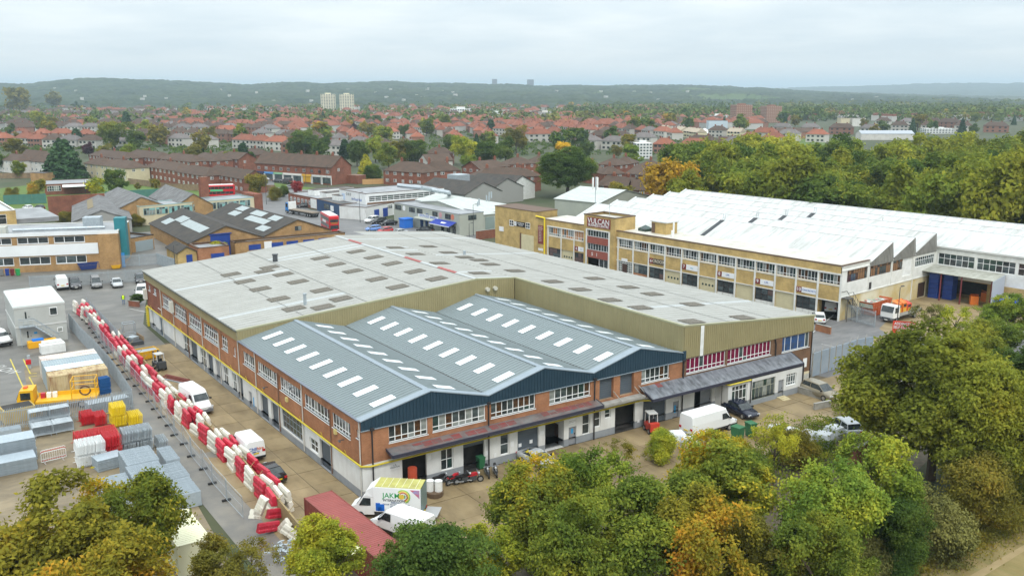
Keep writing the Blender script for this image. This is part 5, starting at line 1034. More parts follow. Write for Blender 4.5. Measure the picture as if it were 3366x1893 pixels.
dk = thing('extract_duct', 'long bent galvanised duct running over the roofs behind the depot', 'duct', at(*p5(1300, 390))); mb = MB(); mb.path([at(*p5(620, 195), 9.8), at(*p5(930, 230), 9.2), at(*p5(1050, 250), 8), at(*p5(1290, 290), 7), at(*p5(1310, 390), 1)], .55, 8); mb.build('pipe', GALV, dk)
# ---- shops terrace and brick terraces
def terrace(label, a, b, dep, h=5.4, rh=8.4, kind='hip', wall=BR_R, roof=TILEB, bays=None, group='brick terraces beyond the estate', ch=1, zf=None, cat='house', name='terraced_house', rowz=(1.5, 4.2)):
    t, F0, F1, w = bld(name, label, cat, a, b, dep, h, wall, roof, kind, rh, group, over=.35)
    n = bays or max(2, int(w/3.6))
    for i in range(n):
        for z in rowz: swin(t, F0, w*(i+.5)/n, z, 1.5 if (i+int(z)) % 3 else 1.1, 1.15, 2)
    if kind == 'gable': swin(t, F1, dep*.35, h-1.2, 1.1, 1.1, 2)
    else:
        swin(t, F1, dep*.3, rowz[1], 1.2, 1.1, 2); swin(t, F1, dep*.7, rowz[1], 1.2, 1.1, 2)
    for i in range(ch): chimney(t, F0, w*(i+.5)/ch, dep*.5, rh-1.2, rh+1.1, BR_R)
    return t, F0, F1, w
t, F0, F1, w = terrace('long brick terrace with brown roof above a parade of shopfronts', (87.4, 291.9), (103.6, 253.8), 10.5, 6.4, 10.2, 'gable', bays=10, ch=5, group=None, cat='shop terrace', name='shop_terrace', rowz=(4.6, 4.6))
SHC = [(.02, .03, .1), (.1, .3, .6), (.25, .5, .3), (.75, .75, .7), (.75, .75, .7), (.7, .4, .05), (.6, .62, .6), (.6, .6, .58)]
for i, c in enumerate(SHC):
    a0, a1 = w*i/8+.15, w*(i+1)/8-.15; mb = MB(); mb.fbox(F0, a0, a1, 2.5, 3.2, 0, .35); s = mb.build('shop_fascia', mat('shop fascia %d' % i, c, .5), t); mb = MB(); mb.fbox(F0, a0+.3, a1-.3, .3, 2.4, 0, .12); mb.build('shop_window', GLASS[1] if i != 5 else mat('orange shop panel', (.6, .34, .03), .5), t)
    mb = MB(); mb.fbox(F0, a0, a0+.3, -.2, 2.5, 0, .15); mb.fbox(F0, a1-.3, a1, -.2, 2.5, 0, .15); mb.build('shop_pier', WHITE, t)
mb = MB(); mb.fbox(F1, 8, 12.5, -.2, 3, 0, 5.5); ex = mb.build('side_extension', BR_R, t)
b1 = lambda x, y: (x/2.275, 380+y/2.275)
def tpx(fn, xa, ya, xb, yb, dep, lab, h=5., rh=7.6, kind='hip', wall=BR_R, roof=TILEB, **k):
    pa, pb = fn(xa, ya), fn(xb, yb); return terrace(lab, at(*pa, h), at(*pb, h), dep, h, rh, kind, wall, roof, **k)
A1p = lambda x, y: (x/2.296, 200+y/2.296); C1p = lambda x, y: (1700+x/2.4267, 460+y/2.4267)
tpx(A1p, 1555, 848, 1835, 892, 8.5, 'brick terrace with gabled brown roof nearest the red bus, drainpipes on its white banded front', kind='gable', ch=2)
tpx(A1p, 1330, 838, 1545, 872, 8.5, 'brick house with brown hipped roof second left from the red bus', ch=1)
tpx(A1p, 1100, 798, 1325, 832, 8.5, 'brick house with brown hipped roof and white conservatory behind the dark conifer', ch=1)
tpx(A1p, 755, 788, 955, 815, 9, 'cream rendered house with brown hipped roof left of the small dark conifer', wall=RENDC, ch=1, group='cream houses beside the cedar')
tpx(A1p, 630, 775, 750, 788, 9, 'cream rendered house with brown roof half hidden by the big cedar', wall=RENDC, ch=1, group='cream houses beside the cedar')
tpx(A1p, 670, 712, 925, 742, 9, 'brick house with dark hipped roof behind the cream houses', ch=1); tpx(A1p, 935, 712, 1190, 742, 9, 'brick house with long brown roof right of the purple tree', ch=1)
tpx(A1p, 1200, 740, 1440, 765, 9, 'brown roofed brick house behind the hipped pair near the conifer', ch=1); tpx(A1p, 1440, 735, 1600, 760, 9, 'brown roofed brick house in the second row left of the gabled end', ch=1)
tpx(A1p, 1610, 730, 1800, 745, 9, 'brown roofed brick house with gabled end in the second row', kind='gable', ch=1); tpx(A1p, 1800, 700, 1930, 712, 9, 'brown roofed brick house just left of the shop terrace', ch=1)
tpx(A1p, -20, 745, 120, 760, 9, 'white walled house with dark roof at the left border', wall=REND, ch=1, group='white gabled houses at the left'); tpx(A1p, 130, 745, 350, 765, 9, 'white house with steep gable and dark roof behind the cedar', wall=REND, kind='gable', rh=9, ch=1, group='white gabled houses at the left')
A2p = lambda x, y: (1000+x/2.296, 200+y/2.296)
tpx(A2p, 597, 828, 895, 848, 10, 'hipped brown roof brick house right of the golden conifer', ch=2, rh=8.4); tpx(A2p, 905, 838, 1180, 828, 10, 'hipped brown roof brick house second right from the golden conifer', ch=2, rh=8.4)
tpx(A2p, 1190, 805, 1330, 820, 9, 'brick house with forward gable left of the long terrace', kind='cross', ch=0); tpx(A2p, 1330, 815, 1555, 795, 9, 'brown roofed brick house with chimneys behind the long terrace', ch=2)
tpx(A2p, 1295, 888, 1760, 872, 10, 'long brick terrace with brown hipped roof behind the dark sheds', ch=2, rh=8)
tpx(A2p, 1560, 785, 1750, 775, 9, 'brown roofed brick house left of the big round tree', ch=1); tpx(A2p, 1750, 770, 1870, 765, 9, 'brown roofed brick house partly behind the big round tree', ch=1)
tpx(A2p, 930, 760, 1120, 752, 9, 'brown roofed house with a white gable behind the hipped pair', wall=REND, kind='gable', ch=1); tpx(A2p, 905, 700, 1120, 700, 9, 'brown roofed house in the trees above the white gable', ch=1)
tpx(C1p, 640, 360, 865, 380, 10, 'brick terrace with gabled end just right of the big round tree', kind='gable', ch=2); tpx(C1p, 925, 400, 1200, 400, 10, 'brick terrace with brown roof above the white roof edge', kind='gable', ch=1)
tpx(C1p, 590, 240, 700, 235, 9, 'dark roofed brick house with blue solar panels behind the big round tree', ch=1); tpx(C1p, 690, 275, 860, 270, 9, 'hipped brick house in the second row right of the big round tree', ch=1)
tpx(C1p, 870, 265, 1160, 300, 10, 'long brown roofed brick terrace in the second row', ch=2, kind='gable'); tpx(C1p, 1165, 310, 1330, 325, 9, 'brick house with twin gables at the edge of the wood', kind='cross', ch=1)
tpx(C1p, 760, 185, 920, 190, 9, 'brown roofed brick house in the third row', ch=1); tpx(C1p, 930, 215, 1110, 225, 9, 'dark hipped brick house near the white flats', ch=1); tpx(C1p, 640, 195, 800, 205, 9, 'brown hipped house behind the solar panels', ch=1); tpx(C1p, 0, 295, 190, 285, 9, 'brick terrace end left of the big round tree', ch=1)
# ---- far semi-detached houses: a few meshes, each house its own object
def semi(w, d, h, rh, wall, roof, kind='hip'):
    mb = MB(); mb.box(-w/2, w/2, -d/2, d/2, -.5, h, 0); o = .4; e = [(-w/2-o, -d/2-o, h), (w/2+o, -d/2-o, h), (w/2+o, d/2+o, h), (-w/2-o, d/2+o, h)]; hd = d*.42 if kind == 'hip' else 0
    r = [(-w/2+hd, 0, rh), (w/2-hd, 0, rh)]; mb.add(e+r, [(0, 1, 5, 4), (1, 2, 5), (2, 3, 4, 5), (3, 0, 4)], 1)
    for sx in (-1, 1): mb.box(sx*w*.22-.4, sx*w*.22+.4, -.3, .3, rh-1, rh+.9, 2)
    for yy, s in ((-d/2, -1), (d/2, 1)):
        for x in (-.36, -.14, .14, .36):
            for z in (1.4, 4.0): mb.box(x*w-.8, x*w+.8, yy-.06, yy+.06, z-.6, z+.6, 3)
    return mb.mesh('house', [wall, roof, BR_R, GLASS[0]])
FARWALL = mat('far pale render', (.46, .44, .395), .85, rnd=.18); FARB = mat('far brick', (.24, .12, .08), .85, rnd=.18)
HM = {'red': [semi(13, 8, 5.2, 8.6, FARWALL, TILER), semi(17, 8, 5.2, 8.6, FARWALL, TILER), semi(11, 8, 5, 8.4, FARB, TILER)], 'brown': [semi(13, 8, 5.2, 8.4, FARWALL, TILEB), semi(18, 8, 5.2, 8.4, FARB, TILEB), semi(14, 8, 5.2, 8.2, FARWALL, TILEG)], 'cream': [semi(11, 8, 4.6, 7.4, mat('far cream render', (.6, .54, .36), .8, rnd=.1), mat('pale grey brown tile', (.36, .3, .22), .85, rnd=.1), 'gable')]}
HL = {'red': ('house with red tiled roof in the suburb beyond the estate', 'red roofed suburb houses'), 'brown': ('house with brown or grey roof in the suburb beyond the estate', 'brown and grey roofed suburb houses'), 'cream': ('cream house with pale gabled roof on the far slope', 'cream houses on the far slope')}
HP = []
def far_house(kind, p, rz):
    if any((p[0]-q[0])**2+(p[1]-q[1])**2 < 13.5**2 for q in HP): return False
    if depth(p) < 330: return False
    o = inst('house', random.choice(HM[kind]), None, (p[0], p[1], GZ), rz); wh = where(p)
    tag(o, {'red': 'red tiled suburb house ', 'brown': 'brown or grey roofed suburb house ', 'cream': 'cream gabled house '}[kind]+wh, 'house', HL[kind][1]+' '+wh); HP.append(p); return True
def hrow(kind, a, b, n, j=.0):
    pa, pb = at(a[0]*1.3067, a[1]*1.3067), at(b[0]*1.3067, b[1]*1.3067); rz = math.atan2(pb[1]-pa[1], pb[0]-pa[0])
    for i in range(n):
        p = pa+(pb-pa)*(i+.5)/n+np.array([random.uniform(-2, 2), random.uniform(-2, 2), 0]); far_house(kind if random.random() > .12 else 'brown', p, rz+random.uniform(-.03, .03))
for kind, a, b, n in (('red', (460, 298), (680, 300), 10), ('red', (715, 296), (900, 312), 10), ('red', (720, 312), (880, 330), 8), ('red', (830, 310), (990, 330), 8), ('red', (905, 300), (1130, 302), 11), ('red', (1130, 304), (1420, 330), 14), ('red', (860, 340), (930, 375), 6), ('red', (800, 335), (870, 372), 5), ('red', (1010, 330), (1060, 368), 5), ('red', (1075, 322), (1160, 368), 8), ('red', (1180, 330), (1250, 366), 5), ('red', (1230, 338), (1440, 352), 9), ('red', (1290, 325), (1460, 338), 8), ('red', (1430, 335), (1545, 350), 6), ('red', (1560, 338), (1700, 352), 6), ('red', (940, 325), (1080, 338), 7),
  ('cream', (1640, 336), (1770, 350), 6), ('cream', (1790, 345), (1960, 352), 6), ('brown', (0, 292), (450, 296), 16), ('brown', (0, 312), (420, 318), 13), ('brown', (30, 332), (560, 338), 14), ('brown', (420, 328), (700, 340), 9), ('red', (40, 352), (240, 356), 4), ('brown', (250, 352), (420, 356), 5), ('brown', (440, 350), (620, 358), 5), ('red', (100, 306), (330, 310), 6), ('brown', (640, 352), (800, 362), 5), ('red', (0, 366), (130, 370), 3), ('brown', (130, 372), (330, 376), 5), ('red', (590, 372), (740, 380), 3), ('brown', (430, 368), (560, 374), 4), ('brown', (740, 385), (900, 392), 4), ('brown', (900, 378), (1040, 388), 4),
  ('red', (1650, 385), (1760, 388), 3), ('brown', (1760, 375), (1900, 382), 4), ('red', (1870, 365), (1990, 370), 4), ('brown', (1420, 372), (1560, 378), 5), ('brown', (1500, 360), (1640, 366), 5), ('brown', (1950, 335), (2250, 340), 8), ('brown', (2200, 318), (2400, 322), 6), ('red', (1900, 352), (2080, 358), 5), ('brown', (2240, 330), (2560, 334), 8), ('red', (180, 284), (420, 288), 8)):
    hrow(kind, a, b, n)
tries = 0
while len(HP) < 292 and tries < 4000:
    tries += 1; u = random.uniform(0, 2250); v_ = random.uniform(352, 505)
    if u > 1100 and v_ > 490: continue
    far_house('red' if (u > 700 and v_ < 470 and random.random() < .7) or random.random() < .2 else 'brown', at(u, v_), random.choice((-.35, .5, 1.1)))
# beyond that: small houses on the far flat and hillside, one mass
mb = MB(); nh = 0
for _ in range(12000):
    if nh > 720: break
    u = random.uniform(-40, 2500); v_ = random.uniform(347, 440) if u < 2200 else random.uniform(380, 425); p = at(u, v_)
    if any((p[0]-q[0])**2+(p[1]-q[1])**2 < 11.5**2 for q in HP): continue
    HP.append(p); nh += 1; rz = random.choice((-.35, .5, 1.1))+random.uniform(-.05, .05); c_, s_2 = math.cos(rz), math.sin(rz); w_ = random.choice((11, 13, 17)); rm = 3 if (u > 620 and random.random() < .62) or random.random() < .2 else 2
    tf = lambda x, y, z: (p[0]+x*c_-y*s_2, p[1]+x*s_2+y*c_, GZ+z)
    mb.rbox((p[0], p[1], GZ-.5), (w_, 8, 5.6), rz, random.choice((0, 0, 0, 1))); e = [tf(*q) for q in ((-w_/2-.4, -4.4, 5.1), (w_/2+.4, -4.4, 5.1), (w_/2+.4, 4.4, 5.1), (-w_/2-.4, 4.4, 5.1), (-w_/2+3.4, 0, 8.4), (w_/2-3.4, 0, 8.4))]; mb.add(e, [(0, 1, 5, 4), (1, 2, 5), (2, 3, 4, 5), (3, 0, 4)], rm)
for _ in range(420):
    u = random.uniform(-60, 3400); v_ = random.uniform(334, 356) if u < 1900 else random.uniform(372, 400); p = at(u, v_); w_, h_ = random.uniform(9, 18), random.uniform(5, 7); mi = random.choice((0, 0, 1))
    rz = random.uniform(0, 3); mb.rbox((p[0], p[1], GZ-.5), (w_, 8, h_), rz, mi); mb.rbox((p[0], p[1], GZ+h_-.5), (w_+.5, 5, 2), rz, random.choice((2, 2, 3)))
for _ in range(45):
    a = random.uniform(-.52, -.0) if random.random() < .75 else random.uniform(0, .45); r = random.uniform(1900, 2900); x, y = CAM[0]+math.sin(YAW+a)*r, CAM[1]+math.cos(YAW+a)*r; A_, R__, Z_ = HG['wooded_hills']; zt = Z_[int(np.searchsorted(R__, r)), int(np.searchsorted(A_, a))]
    mb.rbox((x, y, zt-4), (random.uniform(4, 10), 6, random.uniform(7, 9)), random.uniform(0, 3), 0)
tag(mb.build('distant_houses', [mat('distant pale wall', (.47, .46, .43), .9), FARB, TILEB, TILER]), kind='stuff')
# ---- tower blocks and flats
def tower(name, label, cat, u0, u1, vt, vb, dep, wall, wm, fl, cols, rz=.0, group=None, side=None):
    p0, p1 = at(u0, vb), at(u1, vb); c = (p0+p1)/2; w = float(np.linalg.norm(p1-p0)); h = (vb-vt)/(vb-292)*34.65; ang = math.atan2(p1[1]-p0[1], p1[0]-p0[0])+rz
    t = thing(name, label, cat, c, 0, group); u = np.array([math.cos(ang), math.sin(ang)]); w *= .95
    F0, F1, F2, F3, w = frames(c[:2]-u*w/2, c[:2]+u*w/2, dep)
    mb = MB(); mb.fbox(F0, 0, w, -2, h, -dep, 0); mb.build('wall', wall, t); fh = h/fl
    for fr, ww, n in ((F0, w, cols), (F1, dep, max(2, int(cols*dep/w))), (F3, dep, max(2, int(cols*dep/w)))):
        mb = MB()
        for i in range(n):
            for k in range(fl): mb.fbox(fr, ww*(i+.2)/n, ww*(i+.8)/n, k*fh+fh*.3, k*fh+fh*.8, 0, .1)
        tag(mb.build('window', wm, t), kind='stuff')
    mb = MB(); mb.fbox(F0, w*.3, w*.7, h, h+fh*.8, -dep*.7, -dep*.3); mb.build('roof_house', wall, t); return t, F0, w, h
CT = mat('cream tower wall', (.66, .61, .46), .7, (.58, .54, .4), .05)
tower('tower_block', 'pale cream tower block, left one of the twin towers beyond the red roofs', 'tower block', 1056, 1105, 307, 369, 16, CT, GLASS[1], 12, 6, .3); tower('tower_block', 'pale cream tower block, right one of the twin towers beyond the red roofs', 'tower block', 1118, 1166, 308, 371, 16, CT, GLASS[1], 12, 6, .3)
RT_ = mat('brown red tower brick', (.26, .13, .09), .8); tower('tower_block', 'red brown brick tower block nearer the middle of the photo', 'tower block', 2415, 2474, 345, 409, 16, RT_, mat('pale brown window', (.38, .27, .2), .6), 11, 8, .2); tower('tower_block', 'red brown brick tower block nearer the wood', 'tower block', 2515, 2571, 349, 404, 16, RT_, mat('pale brown window', (.38, .27, .2), .6), 11, 8, .2)
GT = mat('far grey tower', (.16, .17, .19), .8)
for x0, x1, y0, lab in ((1241, 1253, 199, 'left'), (1325, 1341, 200, 'right')):
    r = 4300; mid = ((x0+x1)/2*1.3067, 250); P0 = CAM+(FW+RT*(mid[0]-1683)/FPX)*r/1; k = r/FPX; mb = MB(); P0[2] = 30; topz = CAM[2]+(292-y0*1.3067)*k; t = thing('tower_block', 'hazy grey tower block on the wooded skyline, the %s of the two' % lab, 'tower block', (P0[0], P0[1], 20)); mb.rbox((P0[0], P0[1], 20), ((x1-x0)*1.3067*k, 14, topz-20), -.58); mb.build('wall', GT, t)
tower('flats', 'white five storey flats with balconies and a red side wall', 'flats', C1p(945, 0)[0], C1p(1080, 0)[0], C1p(0, 28)[1], C1p(0, 150)[1], 9, mat('white flats wall', (.66, .67, .65), .7), GLASS[1], 5, 5, .1)
for i, (u0, u1, vt, vb) in enumerate(((1359, 1440, 358, 382), (1478, 1552, 358, 384), (1769, 1816, 369, 392), (1610, 1655, 370, 388), (1888, 1968, 364, 380), (1845, 1905, 380, 395), (2335, 2395, 380, 400), (2760, 2850, 383, 398), (3040, 3140, 424, 440))):
    tower('low_flats', 'low flat roofed block of flats among far trees, number %s from the left' % ('first', 'second', 'fourth', 'third', 'sixth', 'fifth', 'seventh', 'eighth', 'ninth')[i], 'flats', u0, u1, vt, vb, 10, random.choice((REND, FARB, mat('white flats wall'.strip(), (.66, .67, .65), .7))), GLASS[1], 3, 9, .1, 'low blocks of flats')
# school with peaked white canopies, white gabled hall, long sheds near the wood
a3 = lambda x, y: (2122+x/2.0707, 200+y/2.0707)
for i, x in enumerate((285, 345, 400, 455)):
    c = at(*a3(x, 515)); t = thing('peaked_canopy', 'white peaked canopy in the row beside the school, %s from the left' % ('first', 'second', 'third', 'fourth')[i], 'canopy', c, 0, 'white peaked canopies'); mb = MB(); mb.add([c+[-7, -5, 2.6], c+[7, -5, 2.6], c+[7, 5, 2.6], c+[-7, 5, 2.6], c+[0, 0, 6]], [(0, 1, 4), (1, 2, 4), (2, 3, 4), (3, 0, 4)]); mb.build('cover', WHITE, t)
    mb = MB(); mb.tube(c, c+[0, 0, 5], .15); mb.build('post', GALV, t)
for lab, x0, x1, y, z, m, rf, k, r2 in (('white walled hall with low curved looking roof near the brick towers', 790, 910, 488, 4.5, WHITE, mat('white hall roof', (.7, .7, .68), .7), 'cross', 6.5), ('long pale grey roofed shed just above the wood', 1470, 1830, 498, 4., REND, mat('far grey roof', (.36, .39, .42), .7), 'gable', 6), ('white clad block beyond the wood', 1410, 1500, 395, 7, REND, FELTG, 'flat', 8), ('yellow block beyond the wood', 1330, 1390, 395, 7, RENDC, FELTG, 'flat', 8), ('long brown roofed terrace beyond the playing field', 900, 1180, 485, 4.4, FARB, TILEB, 'gable', 7), ('brown roofed school block beside the peaked canopies', 520, 610, 525, 4.4, FARB, FELTG, 'flat', 5), ('pale slab office left of the first brick tower', 430, 560, 412, 8, mat('pale blue wall', (.5, .58, .64), .6), FELTG, 'flat', 8)):
    bld('far_building', lab, 'building', at(*a3(x0, y), z), at(*a3(x1, y), z), 12, z, m, rf, k, r2)
# clubhouse and pavilion on the green
L_, R__ = at(*b1(455, 525), 3.0), at(*b1(690, 500), 3.0)
t, F0, F1, w = bld('pavilion', 'low brick pavilion with a white roofed veranda and grey flat roof on the green', 'pavilion', at(*b1(330, 520), 3.2), at(*b1(700, 505), 3.2), 16, 3.2, BR_R, FELTG, par=.1)
mb = MB(); mb.prism([F0.P(w*.36, 3.0, .1), F0.P(w*.98, 3.0, .1), F0.P(w*.98, 2.6, 4), F0.P(w*.36, 2.6, 4)], (0, 0, -.1)); mb.build('veranda_roof', WHITE, t); window(t, F0, w*.05, w*.33, 1.0, 2.8, 6, (.5,), t=.1, sill=False)
t, F0, F1, w = bld('hut', 'small tan brick hut with flat roof beside the grass', 'hut', at(*b1(320, 435), 3.0), at(*b1(408, 425), 3.0), 6, 3.0, BR_T, FELTD, par=.05)
t, F0, F1, w = bld('gazebo', 'white pavilion tent with pyramid roof in a back garden', 'tent', at(*A1p(1510, 905), 2.2), at(*A1p(1605, 900), 2.2), 4.5, 2.2, WHITE, WHITE, 'hip', 3.6)
# ================================================================== trees
BARK = mat('tree bark', (.10, .075, .05), .95, (.06, .045, .03), 3)
BARKP = mat('pale tree bark', (.2, .17, .13), .95, (.12, .1, .075), 3)
G_ = leafmat('green autumn leaves', [(0, (.035, .055, .012)), (.35, (.075, .105, .018)), (.62, (.13, .15, .022)), (.88, (.21, .20, .025))])
GD_ = leafmat('deep green leaves', [(0, (.022, .042, .012)), (.4, (.05, .082, .018)), (.75, (.085, .115, .022)), (1, (.13, .15, .03))])
OL_ = leafmat('olive brown leaves', [(0, (.055, .06, .015)), (.35, (.105, .10, .02)), (.65, (.155, .135, .024)), (.95, (.22, .15, .025))])
OG_ = leafmat('dark olive leaves', [(0, (.06, .075, .015)), (.4, (.12, .135, .02)), (.75, (.175, .17, .022)), (1, (.25, .20, .025))])
YO_ = leafmat('yellow and orange leaves', [(0, (.05, .07, .014)), (.36, (.10, .125, .02)), (.58, (.17, .165, .02)), (.78, (.36, .26, .02)), (1, (.36, .16, .02))])
OR_ = leafmat('golden brown leaves', [(0, (.06, .065, .013)), (.35, (.125, .12, .018)), (.58, (.19, .16, .02)), (.8, (.30, .18, .02)), (1, (.36, .14, .02))])
YG_ = leafmat('yellow green leaves', [(0, (.06, .085, .014)), (.3, (.13, .16, .02)), (.6, (.24, .24, .025)), (.9, (.36, .32, .03))])
LG_ = leafmat('fresh green leaves', [(0, (.04, .075, .016)), (.35, (.085, .13, .022)), (.65, (.16, .20, .028)), (.95, (.28, .27, .03))])
BR_ = leafmat('brown bare twigs', [(0, (.045, .05, .017)), (.4, (.085, .085, .026)), (.75, (.115, .108, .032)), (1, (.13, .145, .036))], trans=.1)
WD_ = leafmat('wood canopy leaves', [(0, (.04, .065, .013)), (.3, (.085, .115, .018)), (.6, (.14, .155, .021)), (.9, (.21, .2, .025))], patch=.25, rnd=.3)
WO_ = leafmat('orange wood leaves', [(0, (.10, .08, .012)), (.4, (.22, .15, .018)), (.8, (.36, .2, .02))], patch=.3)
CN_ = leafmat('dark conifer needles', [(0, (.010, .022, .012)), (.5, (.022, .045, .020)), (1, (.045, .075, .03))], trans=0)
GC_ = leafmat('golden conifer needles', [(0, (.10, .115, .012)), (.5, (.2, .2, .02)), (1, (.32, .28, .03))], trans=.1)
PU_ = leafmat('purple leaves', [(0, (.022, .01, .014)), (.5, (.05, .02, .026)), (1, (.08, .03, .035))])
RD_ = leafmat('red leaves', [(0, (.12, .02, .02)), (.5, (.28, .04, .04)), (1, (.4, .09, .07))])
YL_ = leafmat('bright yellow leaves', [(0, (.25, .16, .015)), (.5, (.45, .29, .02)), (1, (.55, .38, .03))])
def leaf_quads(C, Nn, size, g):
    """quads at points C whose normals lean towards Nn"""
    n = len(C); r = g.normal(size=(n, 3)); nn = Nn*.9+r*.75; nn /= np.linalg.norm(nn, axis=1)[:, None]+1e-9
    a = np.cross(nn, g.normal(size=(n, 3))); a /= np.linalg.norm(a, axis=1)[:, None]+1e-9; b = np.cross(nn, a)
    s = size*g.uniform(.6, 1.25, (n, 1)); a = a*s; b = b*s*.62; bend = nn*s*.18
    return np.stack([C-a-bend*.0, C-b*.9+bend, C+a, C+b*.9+bend], 1)
def crown(seed, R=1., H=.85, nl=16, ncl=500, npc=30, leaf=.06, sig=.11, core=.55, gap=.0, flat=.55):
    g = np.random.default_rng(seed); Lc = g.normal(size=(nl, 3)); Lc /= np.linalg.norm(Lc, axis=1)[:, None]; Lc *= g.uniform(.3, .86, (nl, 1)); Lc[:, 2] = Lc[:, 2]*H+.04
    Lr = g.uniform(.2, .5, nl)
    k = g.integers(0, nl, ncl*2); d = g.normal(size=(ncl*2, 3)); d[:, 2] += .25; d /= np.linalg.norm(d, axis=1)[:, None]
    P = Lc[k]+d*(Lr[k]*g.uniform(.72, 1.06, ncl*2))[:, None]*np.array([1, 1, .9])
    inside = np.zeros(len(P), int)
    for c, r in zip(Lc, Lr): inside += (np.linalg.norm((P-c), axis=1) < r*.72)
    keep = (inside == 0) | (g.random(len(P)) < .12); P = P[keep][:ncl]; d = d[keep][:ncl]
    if gap: kk = fbm(P[:, 0]*3+7+seed, P[:, 1]*3+P[:, 2]*2.3, 2, seed) > gap; P = P[kk]; d = d[kk]
    n = len(P); C = np.repeat(P, npc, 0)+g.normal(size=(n*npc, 3))*sig*np.array([1, 1, .6]); D = np.repeat(d, npc, 0); D[:, 2] += flat
    q = 1/np.percentile(np.linalg.norm(C[:, :2], axis=1), 96); C[:, 2] *= H/np.percentile(np.abs(C[:, 2]), 97)/q
    return leaf_quads(C*q, D, leaf, g)*R, Lc*R*q
def conifer(seed, n=2200, leaf=.05, w=.3, pw=.9):
    g = np.random.default_rng(seed); z = 1-np.sqrt(g.random(n))*.97; lay = np.floor(z*15)/15; a = g.uniform(0, 6.283, n); rr = (w*(1-z)**pw+.02)*(.55+.45*g.random(n)**.4)*(1+.18*np.sin(a*5+lay*37)); zz = z-rr*.22+(z-lay)*.15
    C = np.stack([np.cos(a)*rr, np.sin(a)*rr, np.clip(zz, .03, 1.2)], 1); D = np.stack([np.cos(a), np.sin(a), np.full(n, .5)], 1); return leaf_quads(C, D, leaf, g)
def trunk_mesh(name, Lc, zc, R, seed, bark, r0=.055, k=6, n=7):
    """tapered trunk from the ground to the crown with limbs to some lobes; unit crown radius R at height zc"""
    g = random.Random(seed); mb = MB(); fork = Vector((g.uniform(-.05, .05)*R, g.uniform(-.05, .05)*R, zc-.45*R)); mb.tube((0, 0, -.3), (fork.x*.4, fork.y*.4, fork.z*.5), r0*1.35*R, r0*R, n); mb.tube((fork.x*.4, fork.y*.4, fork.z*.5), fork, r0*R, r0*.8*R, n)
    for c in list(Lc)[:k]:
        e = Vector((c[0], c[1], c[2]+zc)); m = fork.lerp(e, .5)+Vector((g.uniform(-.1, .1), g.uniform(-.1, .1), g.uniform(-.02, .12)))*R
        mb.tube(fork, m, r0*.55*R, r0*.34*R, 5, cap=False); mb.tube(m, e, r0*.34*R, r0*.1*R, 5, cap=False)
        for _ in range(2): q = m.lerp(e, g.uniform(.2, .7)); mb.tube(q, q+Vector((g.uniform(-.3, .3), g.uniform(-.3, .3), g.uniform(-.02, .3)))*R, r0*.2*R, r0*.05*R, 4, cap=False)
    return mb.mesh(name, [bark])
TREES = {}
def variety(key, seed, zc, bark=None, rtrunk=.05, **kw):
    V, Lc = crown(seed, **kw); V = V+np.array([0, 0, zc]); me = quads_mesh('crown', V, [G_]); TREES[key] = (me, trunk_mesh('trunk', Lc, zc, 1., seed, bark or BARK, rtrunk), zc)
for i in range(7): variety('near%d' % i, 40+i, 1.45, ncl=1150, npc=46, leaf=.037, sig=.075, nl=22+i, gap=.40 if i % 2 else .34)
for i in range(2): variety('sparse%d' % i, 60+i, 1.5, ncl=520, npc=26, leaf=.036, sig=.07, nl=16, gap=.46, rtrunk=.04)
for i in range(2): variety('shrub%d' % i, 70+i, .75, ncl=760, npc=36, leaf=.036, sig=.085, nl=18, H=.8, rtrunk=.03)
for i in range(6): variety('mid%d' % i, 80+i, 1.35, ncl=420, npc=26, leaf=.07, sig=.095, nl=17, gap=.3)
for i in range(4): variety('far%d' % i, 90+i, 1.25, ncl=120, npc=13, leaf=.16, sig=.13, nl=12)
TREES['big'] = None; V, Lc = crown(101, ncl=1900, npc=44, leaf=.03, sig=.055, nl=36, H=.82, gap=.2); V = V+np.array([0, 0, 1.15]); TREES['big'] = (quads_mesh('crown', V, [G_]), trunk_mesh('trunk', Lc, 1.15, 1., 5, BARK, .05, 10), 1.15)
V, Lc = crown(102, ncl=1900, npc=44, leaf=.03, sig=.055, nl=36, H=.85, gap=.2); V = V+np.array([0, 0, 1.3]); TREES['big2'] = (quads_mesh('crown', V, [G_]), trunk_mesh('trunk', Lc, 1.3, 1., 6, BARK, .05, 10), 1.3)
for i, (w_, pw) in enumerate(((.22, .85), (.34, .7), (.14, .6))):
    mb = MB(); mb.tube((0, 0, -.02), (0, 0, .9), .03, .008, 6); TREES['con%d' % i] = (quads_mesh('crown', conifer(120+i, 2600, .05, w_, pw), [CN_]), mb.mesh('trunk', [BARK]), .5)
def tree(key, p, s, m, label, group=None, rz=None, name='tree', sz=None, cat='tree'):
    me, tr, zc = TREES[key]; t = thing(name, label, cat, (p[0], p[1], GZ), random.uniform(0, 6.28) if rz is None else rz, group); sc = (s, s, sz or s)
    for n, q, mm in (('trunk', tr, None), ('crown', me, m)):
        o = bpy.data.objects.new(n, q); o.scale = sc; COL.objects.link(o); o.parent = t
        if mm is not None: paint(o, mm)
    return t
def fg(u, v, hw, key, m, label, zc=6., sq=1., **k):
    """u, v, hw in the 2576-wide view: middle of the crown and its half width"""
    z0 = TREES[key][2]
    for _ in range(3): c = at(u*1.3067, v*1.3067, zc); s = hw*1.3067*depth(c)/FPX; sz = min((zc-GZ)/z0, s*1.12); zc = GZ+z0*sz
    return tree(key, c, s, m, label, sz=sz, **k)
